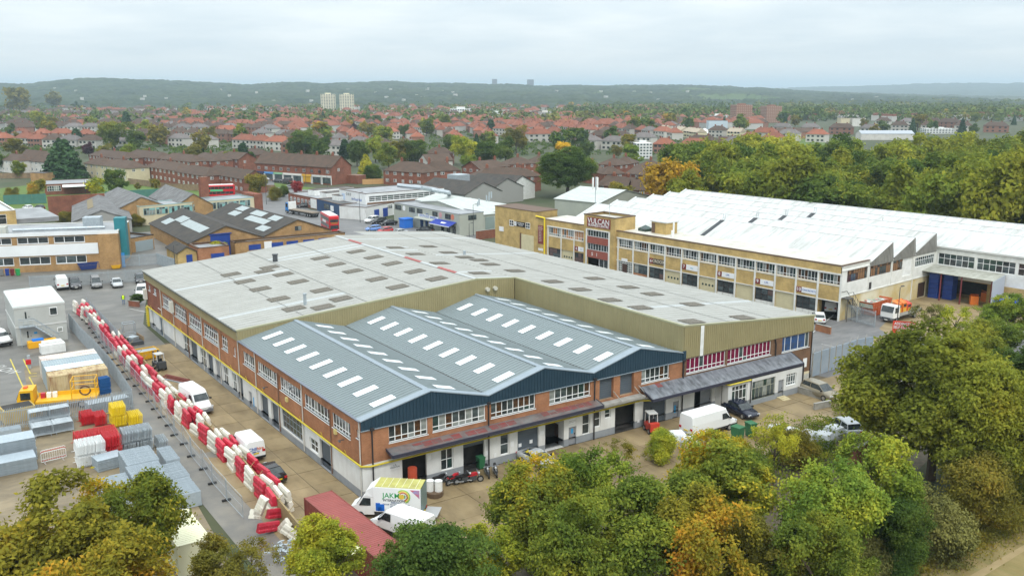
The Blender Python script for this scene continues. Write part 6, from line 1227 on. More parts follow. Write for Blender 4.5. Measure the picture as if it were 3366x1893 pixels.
# trees of the near belt, from the left border to the right
B_ = 'trees in the near belt'
fg(130, 1390, 210, 'near0', OR_, 'big golden brown maple in front of the storage yard, at the lower left border', 6.2)
fg(330, 1330, 130, 'near1', YO_, 'yellow and olive tree hiding the grey panel stacks at the lower left', 6)
fg(250, 1480, 170, 'near2', OR_, 'golden brown tree cut by the bottom border, lowest on the left', 5.5)
fg(520, 1455, 95, 'near3', OL_, 'olive brown tree below the cream cabin roof', 3.6); fg(640, 1425, 75, 'sparse0', OL_, 'thin olive tree beside the end of the barrier row', 4.)
fg(808, 1408, 100, 'near4', YG_, 'bright yellow green tree left of the red shipping container', 4.6)
fg(1110, 1420, 125, 'near5', GD_, 'deep green tree in front of the red shipping container end', 4.6); fg(1010, 1470, 90, 'near1', GD_, 'small deep green tree cut by the bottom border below the red container', 4)
fg(1330, 1270, 125, 'near6', YO_, 'orange flecked oak beside the parked motorcycles', 5.); fg(1230, 1400, 100, 'near3', YG_, 'yellow green bush like tree right of the red container', 3.6)
fg(1480, 1245, 115, 'near2', LG_, 'fresh green tree in front of the silver coupe', 5.); fg(1440, 1390, 130, 'near0', G_, 'mid green tree cut by the bottom border under the oak', 5.)
fg(1600, 1360, 135, 'near5', G_, 'rounded green tree at the bottom between the oak and the golden tree', 5.2)
fg(1790, 1230, 150, 'near4', YO_, 'large golden yellow maple in the middle of the near belt', 5.6); fg(1760, 1390, 140, 'near1', OR_, 'golden brown tree at the bottom below the golden maple', 5.2)
fg(1668, 1125, 44, 'shrub0', YG_, 'yellow green bushy tree beside the red forklift', 2.6, cat='bush', name='bush'); fg(1560, 1150, 60, 'sparse1', OL_, 'thin brown green shrub by the white walled units', 2.2, cat='bush', name='bush')
fg(1850, 1150, 58, 'shrub1', YO_, 'orange tinted bush over the white sheeted heap', 2.8, cat='bush', name='bush'); fg(1950, 1120, 70, 'sparse0', YG_, 'thin feathery yellow green tree by the green skips', 4.2)
fg(1890, 1205, 70, 'shrub0', G_, 'green bush beneath the thin feathery tree', 2.8, cat='bush', name='bush'); fg(2000, 1130, 60, 'shrub1', OL_, 'olive bush beside the row of white rubble bags', 2.5, cat='bush', name='bush')
fg(2075, 1290, 125, 'near6', LG_, 'fresh yellow green ash tree right of the golden maple', 5.6); fg(2060, 1420, 120, 'near2', G_, 'green tree at the bottom under the ash', 4.6)
fg(2235, 1210, 120, 'near3', LG_, 'broad green tree with horizontal sprays above the field corner', 5.4); fg(2230, 1330, 90, 'near5', GD_, 'deep green shrubby tree right of the ash', 3.6)
fg(2362, 1010, 212, 'big', OG_, 'very large dark olive oak at the right hiding the fence end', 7.2); fg(2500, 1080, 150, 'big2', OG_, 'dark olive tree merging with the big oak at the right border', 7.5)
fg(2350, 1330, 95, 'shrub1', BR_, 'brown leafless hawthorn bush above the stubble field', 2.6, cat='bush', name='bush'); fg(2460, 1240, 105, 'shrub0', OL_, 'large olive green bush right of the hawthorn at the field edge', 3.4, cat='bush', name='bush')
fg(2560, 1190, 70, 'shrub1', OG_, 'dark bush at the right border by the field', 3.2, cat='bush', name='bush'); fg(2270, 1400, 75, 'shrub0', GD_, 'dark bush at the corner of the stubble field', 2.2, cat='bush', name='bush')
fg(2160, 1400, 80, 'shrub1', BR_, 'brown green bush at the bottom beside the ash', 2.4, cat='bush', name='bush'); fg(1900, 1410, 100, 'near0', OL_, 'olive tree cut by the bottom border below the golden maple', 4)
fg(2405, 800, 72, 'sparse1', YG_, 'bright yellow green tree in front of the loading shelter', 3.6); fg(2340, 800, 45, 'sparse0', BR_, 'nearly bare brown tree left of the bright yellow tree', 3.4)
fg(2540, 790, 62, 'near4', LG_, 'fresh green tree at the right border below the white wing', 3.8); fg(2480, 850, 75, 'near6', G_, 'green tree between the big oak and the bright yellow tree', 3.6)
fg(2440, 900, 80, 'near1', OG_, 'olive tree filling the gap behind the big oak', 4); fg(2570, 960, 80, 'near2', GD_, 'deep green tree at the right border behind the big oak', 5)
# hedge-like undergrowth along the belt, nobody could count it
g2 = np.random.default_rng(5); pts = []
for (x0, y0), (x1, y1) in (((-12, -33), (2, -27)), ((2, -27), (30, -15)), ((30, -15), (52, -9)), ((52, -9), (70, -12)), ((-40, -22), (-12, -33))):
    for k in range(34):
        f = g2.random(); pts.append((x0+(x1-x0)*f+g2.normal()*2.2, y0+(y1-y0)*f+g2.normal()*2.2-2, g2.uniform(.8, 2.5)))
P = np.array(pts); C = np.repeat(P, 230, 0); d = g2.normal(size=(len(C), 3)); d /= np.linalg.norm(d, axis=1)[:, None]; d[:, 2] = np.abs(d[:, 2]); C = C*np.array([1, 1, 0])+d*np.repeat(P[:, 2], 230)[:, None]*g2.uniform(.7, 1.1, (len(C), 1))*np.array([1.3, 1.3, 1])+np.array([0, 0, GZ])
ug = bpy.data.objects.new('undergrowth', quads_mesh('undergrowth', leaf_quads(C, d, .15, g2), [G_])); COL.objects.link(ug); tag(ug, kind='stuff')
# rough grass at the field edge
n = 26000; q0, q1 = at(2850, 1905), at(3560, 1610); fk = g2.random(n)[:, None]; Cg = q0+(q1-q0)*fk+g2.normal(size=(n, 3))*np.array([1.1, 1.1, 0]); Cg[:, 2] = GZ+.08+np.abs(g2.normal(size=n))*.12
gr = bpy.data.objects.new('rough_grass', quads_mesh('rough_grass', leaf_quads(Cg, np.tile([.3, -.3, .2], (n, 1)), .1, g2), [OL_])); COL.objects.link(gr); tag(gr, kind='stuff')
# ---- the wood behind the white roofs
WL_ = {0: 'green tree in the dense wood behind the white roofs', 1: 'orange leaved tree in the dense wood behind the white roofs'}
rw = random.Random(21); cnt = 0
for i in range(-14, 26):
    for j in range(0, 24):
        s = -62+i*11.5+rw.uniform(-4, 4)+j*1.2; tq = 62+j*12.5+rw.uniform(-4, 4); p = V0+VD*s+VU*tq; dd = depth((p[0], p[1], 6))
        if dd < 60: continue
        u = 1683+FPX*float((np.array([p[0], p[1], 8])-CAM)@RT)/dd
        if not (2235+rw.uniform(-30, 30) < u < 3520) or dd > 330 or cnt > 150: continue
        c = 1 if rw.random() < .03 else 0; sz = rw.uniform(5.6, 8.2); h = rw.uniform(.8, 1.15)*(1.15 if dd < 190 else 1)
        tree('mid%d' % rw.randrange(6), p, sz, WO_ if c else rw.choice((WD_, WD_, WD_, GD_, G_)), WL_[c].replace('dense wood', ('left' if u < 2560 else 'middle' if u < 2950 else 'right')+' part of the wood')+(', front row' if dd < 205 else ', second rank' if dd < 255 else ', rear'), 'wood trees %d %d' % (int(u > 2560)+int(u > 2950)+3*c, int(dd > 205)+int(dd > 255)), sz=sz*h); cnt += 1
# ---- single trees of the middle distance
def mt(fn, x, y, hw, key, m, label, tall=None, base=None, name='tree', cat='tree'):
    """x, y: crown middle; hw half width; the foot is taken below it"""
    u, v = fn(x, y); k = 2.296 if fn in (A1p, A2p) else 2.4267 if fn is C1p else 1/1.3067; hwf = hw/k
    zc = TREES[key][2]; vb = v+hwf*zc*(.95 if 'con' not in key else 1.0) if base is None else fn(x, base)[1]
    p = at(u, vb); dd = depth(p); s = hwf*dd/FPX/(1. if 'con' not in key else {'con0': .22, 'con1': .34, 'con2': .14}[key])
    sz = None
    if tall: sz = (tall/k)*dd/FPX/(1.0 if 'con' in key else zc+.8)
    return tree(key, p, s, m, label, sz=sz, name=name, cat=cat)
mt(A1p, 490, 760, 155, 'con1', CN_, 'great dark spreading cedar at the left before the white gabled house', tall=310, base=890, name='cedar_tree')
for a in ((1000, 880, 45, 'con0', CN_, 'small dark conifer right of the cream house', 150, 885), (960, 520, 34, 'con2', CN_, 'tall dark conifer among the far houses on the left', 150, 530), (585, 640, 42, 'con2', CN_, 'dark conifer behind the cedar', 130, 640), (1530, 770, 38, 'con0', CN_, 'pointed dark conifer among the brick terraces', 115, 770), (1840, 790, 45, 'con2', CN_, 'tall dark conifer left of the shop terrace', 185, 800), (1900, 800, 40, 'con2', GD_, 'slim green conifer against the shop terrace', 120, 805), (655, 360, 22, 'con0', CN_, 'small dark fir on the left skyline of houses', 60, 365), (580, 380, 26, 'con0', CN_, 'dark fir pair member on the left among far roofs', 75, 380)):
    mt(A1p, *a[:5], a[5], tall=a[6], base=a[7], name='conifer')
for a in ((470, 890, 68, 'con1', GC_, 'golden yellow conifer right of the shop terrace', 190, 890), (1410, 545, 34, 'con2', CN_, 'tall dark conifer rising from the red roofs', 115, 555), (310, 700, 40, 'con2', CN_, 'dark conifer standing in the tree group behind the shops', 150, 740), (2140, 560, 18, 'con2', CN_, 'dark slim conifer among the cream houses', 70, 560), (2000, 540, 24, 'con0', CN_, 'dark conifer left of the cream houses', 75, 545), (250, 480, 24, 'con0', CN_, 'dark fir among the red roofs below the twin towers', 50, 480)):
    mt(A2p, *a[:5], a[5], tall=a[6], base=a[7], name='conifer')
for a in ((885, 905, 85, 'mid0', GD_, 'round green maple on the green before the cream house'), (285, 960, 60, 'mid1', OR_, 'golden brown young tree on the green'), (850, 560, 95, 'mid2', G_, 'big round green tree among far houses on the left'), (1030, 600, 75, 'mid3', GD_, 'broad green tree right of the big round tree'), (670, 665, 48, 'mid4', PU_, 'purple leaved tree behind the cedar'), (1085, 720, 48, 'mid5', OL_, 'olive tree among the brick terraces'), (1930, 935, 78, 'mid2', OL_, 'round olive brown tree on the verge by the parked red bus'), (2240, 950, 42, 'mid3', RD_, 'small red leaved tree before the shops'), (125, 660, 72, 'mid0', OL_, 'yellowish tree left of the cedar'), (720, 950, 60, 'far0', YG_, 'small yellow tree right of the pavilion'), (20, 760, 60, 'mid1', GD_, 'dark green tree at the left border'), (150, 815, 55, 'mid5', G_, 'green shrub before the white gabled house'), (1590, 430, 48, 'mid4', GD_, 'dark round tree amid red roofs'), (2310, 620, 100, 'mid3', GD_, 'dense dark tree behind the shop terrace, nearest its right end'), (800, 700, 60, 'mid5', OL_, 'olive tree in front of the brick house'), (1750, 740, 60, 'mid0', G_, 'green tree beside the gabled brick house'), (1180, 930, 38, 'far1', OL_, 'thin tree on the green left of the gazebo'), (1040, 950, 26, 'far2', OL_, 'tiny thin tree on the green'), (290, 440, 55, 'mid2', YG_, 'yellow green tree among far red roofs at the left'), (400, 470, 45, 'mid3', OL_, 'russet tree among far roofs at the left'), (90, 515, 40, 'mid4', GD_, 'dark green tree among far red roofs at the left border'), (1590, 555, 50, 'mid5', OL_, 'russet green tree above the brown terraces'), (2200, 660, 40, 'mid0', GD_, 'dark tree behind the left end of the shop terrace'), (1460, 700, 60, 'mid1', OL_, 'olive tree between brick terraces'), (410, 300, 60, 'far0', OL_, 'brownish tree on the left horizon of the suburb'), (150, 300, 90, 'far1', OL_, 'wide brownish tree near the left horizon'), (980, 700, 70, 'mid3', LG_, 'bright green tree before the brown roofs')):
    mt(A1p, *a)
for a in ((130, 660, 75, 'mid1', GD_, 'dark tree behind the shop terrace roof'), (400, 690, 85, 'mid2', GD_, 'dark green tree behind the golden conifer'), (540, 660, 85, 'mid3', LG_, 'yellow green tree in the group right of the golden conifer'), (640, 710, 85, 'mid4', G_, 'green tree in the middle of the group behind the hipped houses'), (740, 690, 85, 'mid5', OL_, 'russet green tree of the group behind the hipped houses'), (835, 690, 90, 'mid0', GD_, 'dark feathery tree at the right end of the group behind the hipped houses'), (1215, 670, 95, 'mid1', YG_, 'tall yellow green tree left of the dark pair'), (1240, 770, 60, 'mid2', LG_, 'green tree below the tall yellow green tree'), (1390, 700, 95, 'mid3', GD_, 'left tree of the dark pair in the middle'), (1520, 670, 90, 'mid4', GD_, 'right tree of the dark pair in the middle'), (1600, 590, 85, 'mid5', OL_, 'tall olive tree right of the dark pair'), (1960, 690, 75, 'mid0', YL_, 'bright orange yellow tree behind the big round tree'), (1870, 770, 52, 'mid1', YL_, 'smaller yellow tree at the left shoulder of the big round tree'), (2130, 670, 55, 'mid2', GD_, 'dark green tree right of the bright yellow tree'), (550, 450, 38, 'mid3', GD_, 'dark tree among the red roofs left of centre'), (450, 500, 42, 'mid4', OR_, 'orange brown tree among the red roofs'), (760, 530, 42, 'mid5', GD_, 'dark tree between two red roofed rows'), (2470, 715, 80, 'mid0', LG_, 'green tree left of the wood'), (2360, 680, 42, 'mid1', OL_, 'olive poplar by the white flats'), (1100, 620, 60, 'mid2', GD_, 'dark green tree above the white gable'), (1880, 590, 30, 'mid3', PU_, 'small purple tree by the far street'), (380, 500, 26, 'mid4', PU_, 'small purple tree by the row of red roofs'), (520, 850, 70, 'shrub0', GD_, 'dark hedge mass at the foot of the golden conifer'), (2400, 1010, 60, 'mid5', LG_, 'green tree by the brick terrace near the white roof')):
    mt(A2p, *a)
mt(A2p, 1985, 865, 240, 'big2', GD_, 'huge round dark green tree beyond the business centre tower', 330, 1030)
mt(C1p, 1200, 170, 90, 'mid2', LG_, 'green tree at the left end of the wood'); mt(C1p, 1290, 190, 85, 'mid3', OL_, 'olive tree in front of the wood end'); mt(C1p, 1440, 110, 60, 'mid0', YL_, 'bright yellow tree near the left end of the wood'); mt(C1p, 820, 430, 90, 'mid1', OL_, 'olive shrub tree before the gabled brick terrace')
for a in ((490, 1190, 55, 'shrub0', OL_, 'olive shrub beside the weathered grey shed'), (1030, 1210, 55, 'shrub1', OL_, 'rust tinted shrub by the teal windowed office'), (2080, 1010, 60, 'shrub0', OL_, 'shrub cluster on the verge near the flatbed lorry'), (2140, 990, 50, 'shrub1', GD_, 'green shrub on the verge near the flatbed lorry'), (1640, 1430, 70, 'shrub0', YG_, 'yellow shrub growing in front of the blue shuttered lean to'), (90, 1010, 55, 'shrub1', OL_, 'loose shrub on the green at the left border'), (250, 1010, 45, 'shrub0', OR_, 'rust orange shrub below the golden brown young tree')):
    mt(A1p, *a, name='bush', cat='bush')
# suburb garden trees, alike: individual objects of two groups
cnt = 0
for _ in range(900):
    if cnt >= 75: break
    u = random.uniform(-30, 2300); v = random.uniform(345, 520)
    if random.random() < .25: u, v = random.uniform(2200, 3350), random.uniform(385, 455)
    p = at(u, v)
    if any((p[0]-q[0])**2+(p[1]-q[1])**2 < 8**2 for q in HP): continue
    if u > 1050 and u < 1500 and v > 480: continue
    con = random.random() < .15; sz = random.uniform(3.5, 6.5)
    if con: tree('con%d' % random.choice((0, 2)), p, random.uniform(10, 15), CN_, 'dark garden conifer among houses '+where(p), 'suburb garden conifers '+where(p), name='conifer')
    else: tree('far%d' % random.randrange(4), p, sz, random.choice((GD_, GD_, G_, OL_, OR_, WD_)), 'leafy garden tree among houses '+where(p), 'suburb garden trees '+where(p))
    cnt += 1
# far woods and hedgerows seen as one mass
gf = np.random.default_rng(9); n = 3000
u = gf.uniform(-150, 3500, n); v = np.where(u < 1900, gf.uniform(328, 352, n), gf.uniform(338, 400, n)); k = gf.random(n) < .28; v = np.where(k & (u < 2300), gf.uniform(350, 420, n), v)
Pd = np.array([at(a, b) for a, b in zip(u, v)]); cl = np.repeat(Pd, 46, 0); rr = np.repeat(gf.uniform(3.5, 7.5, n), 46); d = gf.normal(size=(len(cl), 3)); d /= np.linalg.norm(d, axis=1)[:, None]
C = cl+d*rr[:, None]*np.array([1, 1, .9])+np.stack([0*rr, 0*rr, rr*.9], 1)
fw_ = bpy.data.objects.new('far_woods', quads_mesh('far_woods', leaf_quads(C, d, 2.0, gf), [leafmat('far wood leaves', [(0, (.03, .05, .015)), (.5, (.06, .085, .02)), (.8, (.10, .105, .025)), (1, (.17, .11, .025))], patch=.01, trans=0, patch_amt=.75)])); COL.objects.link(fw_); tag(fw_, kind='stuff')
n = 1500; sp = np.array([at(a, b) for a, b in zip(gf.uniform(-40, 2260, n), gf.uniform(398, 512, n))]); C = np.repeat(sp, 40, 0); rr = np.repeat(gf.uniform(.9, 2.4, n), 40)[:, None]; d = gf.normal(size=(len(C), 3)); d /= np.linalg.norm(d, axis=1)[:, None]; d[:, 2] = np.abs(d[:, 2]); C = C+d*rr
gs = bpy.data.objects.new('garden_shrubs', quads_mesh('garden_shrubs', leaf_quads(C, d, .62, gf), [GD_])); COL.objects.link(gs); tag(gs, kind='stuff')
# ================================================================== vehicles (local axes: x forward, y to the left, z up)
def pmat(name, c, r=.25): return mat('car paint '+name, c, r, spec=.6)
GL = GLASS[0]; VM = {}
def wheel(t, x, y, r=.31, w=.2):
    k = ('w', r, w)
    if k not in VM:
        mb = MB(); mb.disc((0, 0, 0), (0, 1, 0), r, w, 14); m1 = mb.mesh('tyre', [RUBBER]); mb = MB(); mb.disc((0, 0, 0), (0, 1, 0), r*.62, w+.02, 10); VM[k] = (m1, mb.mesh('rim', [RIM]))
    o = inst('wheel', VM[k][0], t, (x, y, r)); inst('rim', VM[k][1], o, local=True); return o
def cached(k, f):
    if k not in VM: VM[k] = f()
    return VM[k]
def lights(t, xf, xr, y, zf, zr, plate='y', pz=.55):
    for s in (-1, 1):
        inst('headlight', cached('hl', lambda: MB().box(-.06, .05, -.17, .17, -.08, .08).mesh('headlight', [LAMPW])), t, (xf, s*y, zf)); inst('tail_light', cached('tl', lambda: MB().box(-.05, .05, -.14, .14, -.11, .11).mesh('tail_light', [LAMPRED])), t, (xr, s*y, zr))
    inst('number_plate', cached('npf', lambda: MB().box(-.02, .03, -.26, .26, -.06, .06).mesh('number_plate', [PLATEW])), t, (xf+.06, 0, pz-.1)); inst('number_plate', cached('npr', lambda: MB().box(-.03, .02, -.26, .26, -.06, .06).mesh('number_plate', [PLATEY])), t, (xr-.03, 0, pz+.1))
PROF = {  # length, width, body stations (x, sill, belt, half width), glasshouse (x at belt, x at roof rear/front), roof height
 'saloon': (4.6, 1.78, [(-2.3, .42, .86, .72), (-2.2, .3, .98, .82), (-1.5, .22, 1.0, .88), (0, .2, .95, .89), (1.0, .2, .93, .88), (1.9, .24, .78, .83), (2.22, .3, .66, .74), (2.3, .36, .55, .62)], (-1.75, -1.0, .35, 1.15), 1.43),
 'coupe': (4.4, 1.78, [(-2.2, .42, .84, .68), (-2.1, .3, .93, .80), (-1.4, .22, .98, .88), (0, .2, .9, .88), (1.0, .2, .87, .87), (1.8, .24, .72, .82), (2.1, .3, .6, .72), (2.2, .36, .5, .58)], (-1.75, -.75, .25, 1.1), 1.30),
 'hatch': (4.0, 1.72, [(-2.0, .4, .9, .74), (-1.93, .28, 1.0, .82), (-1.3, .22, 1.0, .86), (0, .2, .95, .86), (1.0, .2, .93, .84), (1.65, .24, .82, .8), (1.94, .3, .68, .7), (2.0, .36, .56, .6)], (-1.88, -1.5, .3, 1.2), 1.48),
 'suv': (4.6, 1.86, [(-2.3, .5, 1.0, .8), (-2.22, .36, 1.14, .88), (-1.5, .3, 1.14, .93), (0, .28, 1.08, .93), (1.1, .28, 1.06, .91), (1.95, .32, .95, .87), (2.24, .38, .78, .78), (2.3, .44, .62, .68)], (-2.15, -1.85, .35, 1.25), 1.70),
 'mpv': (4.7, 1.8, [(-2.35, .45, 1.0, .8), (-2.3, .3, 1.1, .86), (-1.5, .26, 1.1, .9), (0, .25, 1.08, .9), (1.3, .25, 1.05, .88), (2.0, .3, .94, .85), (2.28, .36, .8, .76), (2.35, .44, .6, .66)], (-2.25, -2.15, .75, 1.6), 1.86)}
def body_mesh(kind):
    L_, W_, st, gh, H = PROF[kind]; mb = MB()
    mb.loft([[(x, -w*.9, a), (x, -w, a+.16), (x, -w*.99, (a+b)/2+.1), (x, -w*.9, b), (x, w*.9, b), (x, w*.99, (a+b)/2+.1), (x, w, a+.16), (x, w*.9, a)] for x, a, b, w in st]); return mb.mesh('body', [RIM], smooth=True)
def cabin_mesh(kind):
    L_, W_, st, gh, H = PROF[kind]; xs = [s[0] for s in st]; zb = lambda x: float(np.interp(x, xs, [s[2] for s in st]))-.03; wb = lambda x: float(np.interp(x, xs, [s[3] for s in st]))*.88
    a, b, c, d_ = gh; mb = MB(); wt_ = W_/2*.72; mb.loft([[(a, -wb(a), zb(a)), (a, wb(a), zb(a)), (a+.02, wb(a)*.99, zb(a)+.02), (a+.02, -wb(a)*.99, zb(a)+.02)], [(b, -wb(b), zb(b)), (b, wb(b), zb(b)), (b, wt_, H-.05), (b, -wt_, H-.05)], [(c, -wb(c), zb(c)), (c, wb(c), zb(c)), (c, wt_, H-.06), (c, -wt_, H-.06)], [(d_, -wb(d_), zb(d_)), (d_, wb(d_), zb(d_)), (d_-.02, wb(d_)*.99, zb(d_)+.02), (d_-.02, -wb(d_)*.99, zb(d_)+.02)]])
    return mb.mesh('window_glass', [GL])
def roof_mesh(kind):
    L_, W_, st, gh, H = PROF[kind]; a, b, c, d_ = gh; wt_ = W_/2*.75; xs = [s[0] for s in st]; zb = lambda x: float(np.interp(x, xs, [s[2] for s in st])); wb = lambda x: float(np.interp(x, xs, [s[3] for s in st]))*.9; mb = MB(); m_ = (b+c)/2
    mb.loft([[(b-.06, -wt_, H-.08), (b-.06, wt_, H-.08), (b-.06, wt_*.9, H-.02), (b-.06, -wt_*.9, H-.02)], [(m_, -wt_*1.02, H-.07), (m_, wt_*1.02, H-.07), (m_, wt_*.9, H+.03), (m_, -wt_*.9, H+.03)], [(c+.05, -wt_, H-.09), (c+.05, wt_, H-.09), (c+.05, wt_*.9, H-.03), (c+.05, -wt_*.9, H-.03)]])
    for s in (-1, 1):
        for x0, z0, x1, z1 in ((a, zb(a), b, H-.07), (d_, zb(d_), c, H-.08), (m_, zb(m_), m_, H-.07)): mb.tube((x0, s*wb(x0), z0-.03), (x1, s*wt_, z1), .045, n=4)
    return mb.mesh('roof', [RIM])
def mirror(t, x, y, z, m=BLACK): 
    for s in (-1, 1): inst('mirror', cached('mir', lambda: MB().box(-.08, .08, -.1, .1, -.07, .09).mesh('mirror', [BLACK])), t, (x, s*y, z))
def place(pr, pf, off=(0, 0)):
    a, b = np.array(pr), np.array(pf); c = (a+b)/2; return (c[0]+off[0], c[1]+off[1], GZ), math.atan2(b[1]-a[1], b[0]-a[0])
def settle(t, loc, rz): t.location = [float(x) for x in loc]; t.rotation_euler[2] = rz; LOC[t.name] = np.array(loc, float); return t
def car(kind, paint_, label, pr, pf, name='parked_car', group=None, s=1.):
    t = thing(name, label, 'car', group=group); L_, W_, st, gh, H = PROF[kind]
    inst('body', cached(('b', kind), lambda: body_mesh(kind)), t, mat=paint_); inst('window_glass', cached(('c', kind), lambda: cabin_mesh(kind)), t); inst('roof', cached(('r', kind), lambda: roof_mesh(kind)), t, mat=paint_)
    wx = L_*.29; r = .36 if kind == 'suv' else .31
    for x in (-wx, wx):
        for y in (-1, 1): wheel(t, x, y*(W_/2-.08), r)
    lights(t, st[-2][0]-.02, st[0][0]+.02, W_/2*.68, st[-2][2]-.06, st[0][2]-.1); mirror(t, gh[3]-.25, W_/2+.06, st[4][2]+.08); t.scale = (s,)*3
    return settle(t, *place(pr, pf))
def van(paint_, label, pr, pf, L_=5.6, W_=1.98, H=2.4, name='van', high=True, s=1., lower=BLACK):
    t = thing(name, label, 'van'); h = L_/2; mb = MB(); b = .55
    def ring(x, z0, z1, w, tw): return [(x, -w*.96, z0), (x, -w, z0+.3), (x, -w*.99, z1*.6), (x, -tw, z1-.14), (x, -tw*.86, z1), (x, tw*.86, z1), (x, tw, z1-.14), (x, w*.99, z1*.6), (x, w, z0+.3), (x, w*.96, z0)]
    w = W_/2
    mb.loft([ring(-h, b, H-.05, w*.95, w*.86), ring(-h+.1, .42, H, w, w*.9), ring(h-2.0, .4, H, w, w*.88), ring(h-1.7, .4, H-.08, w, w*.84), ring(h-.98, .4, 1.34, w*.98, w*.9), ring(h-.4, .42, 1.12, w*.94, w*.84), ring(h-.08, .5, .92, w*.88, w*.74)]); bd = mb.build('body', paint_, t, smooth=False)
    mb = MB(); mb.prism([(h-1.72, -w*.74, H-.17), (h-1.72, w*.74, H-.17), (h-1.0, w*.82, 1.42), (h-1.0, -w*.82, 1.42)][::-1], (.03, 0, .03)); mb.build('windscreen', GL, t)
    for sd in (-1, 1):
        mb = MB(); mb.prism([(h-2.35, sd*(w+.005), 1.4), (h-1.2, sd*(w+.0), 1.4), (h-1.75, sd*(w*.93), H-.35 if H < 2.2 else 2.0), (h-2.35, sd*(w*.95), H-.35 if H < 2.2 else 2.0)], (0, sd*.02, 0)); mb.build('side_window', GL, t)
        mb = MB(); mb.box(-h+.25, h-.3, sd*(w+.0)-.02, sd*(w+.0)+.02, .45, .62); mb.build('side_trim', lower, t)
    mb = MB(); mb.box(h-.14, h+.06, -w*.86, w*.86, .38, .66); mb.box(-h-.06, -h+.1, -w*.95, w*.95, .38, .58); mb.build('bumper', lower, t)
    for x in (-L_*.29, L_*.31):
        for y in (-1, 1): wheel(t, x, y*(w-.09), .35, .22)
    lights(t, h-.16, -h, w*.78, .9, 1.1, pz=.8); mirror(t, h-1.3, w+.14, 1.45); t.scale = (s,)*3
    return settle(t, *place(pr, pf)), bd
z2 = ZV(350, 1250, 3.864); R1 = ZV(1150, 1100, 2.898); R4 = ZV(1550, 1300, 3.864); R5 = ZV(2150, 1000, 3.22); V4 = ZV(2400, 700, 2.6346); E7 = ZV(600, 1300, 1.382); J5 = ZV(900, 1500, 3.68)
WP = pmat('white', (.78, .79, .78), .3); SIL = pmat('silver', (.42, .44, .45), .25); BLK = pmat('black', (.012, .012, .014), .15); DGR = pmat('dark grey', (.07, .07, .075), .2); NVY = pmat('dark navy', (.014, .018, .035), .18); GRY = pmat('mid grey', (.2, .2, .2), .25); BEI = pmat('beige', (.24, .21, .15), .25); RED = pmat('red', (.42, .02, .025), .22); BLU = pmat('light blue', (.13, .25, .55), .25); TEA = pmat('teal', (.02, .25, .35), .25); PALE = mat('grey white van roof', (.6, .6, .55), .5)
v_, bd = van(WP, 'white high roofed van parked in the alley facing the camera, with a roof cooling unit', (-5.95, 34.6), (-5.35, 29.0), 5.6, 1.9, 2.45, lower=mat('grey bumper', (.13, .13, .14), .6))
mb = MB(); mb.box(.2, 1.1, -.45, .45, 2.42, 2.6); mb.build('roof_unit', PALE, v_)
v_, bd = van(WP, 'white hire van with blue and orange lettering and an orange roof beacon, seen from behind', E7(335, 300), E7(255, 226), 5.3, 1.9, 2.15)
mb = MB(); mb.box(.4, .75, -.62, .62, 2.1, 2.32); mb.build('roof_beacon', mat('orange beacon', (.75, .2, .03), .4), v_)
OIN = mat('orange red lettering', (.62, .12, .04), .5)
def vtext(t, body, x, y, z, side, size, m, rot=0):
    """lettering on a vehicle: side 'l', 'r' or 'back' in local axes"""
    o = text('lettering', body, (0, 0, 0), 0, size, m, t, ex=.003, bold=.008); o.location = (x, y, z); o.rotation_euler = (R_(90), 0, {'l': R_(180), 'r': 0, 'back': R_(-90)}[side]); return o
vtext(v_, 'Chill', -2.69, .3, 1.35, 'back', .42, BLUEINK); vtext(v_, 'hire', -2.69, -.42, 1.35, 'back', .42, OIN); vtext(v_, '0800 731', -2.69, 0, 1.05, 'back', .2, BLUEINK); vtext(v_, 'Chill', .1, .985, 1.35, 'l', .5, BLUEINK); vtext(v_, 'hire', -.85, .985, 1.35, 'l', .5, OIN); vtext(v_, 'www.chillhire', -.4, .985, .95, 'l', .22, BLUEINK)
car('saloon', BLK, 'black saloon parked behind the lettered hire van in the alley', E7(440, 408), E7(350, 340), s=.98)
car('coupe', SIL, 'silver coupe with rear spoiler nose in among the trees by the slate shutter', R4(705, 815), R4(985, 925))
v_, bd = van(WP, 'long white van with high roof parked along the front beside the black saloon', (33.3, -5.0), (39.9, -4.9), 6.6, 2.0, 2.55)
car('saloon', NVY, 'dark navy saloon parked beside the long white van', R5(745, 1090), R5(1075, 1235))
car('suv', BEI, 'beige estate car with pale bonnet by the low wall under the big oak', R5(1610, 925), R5(1900, 1030)); car('suv', SIL, 'silver off roader half hidden under the big oak', g(2805, 1445), g(2740, 1400))
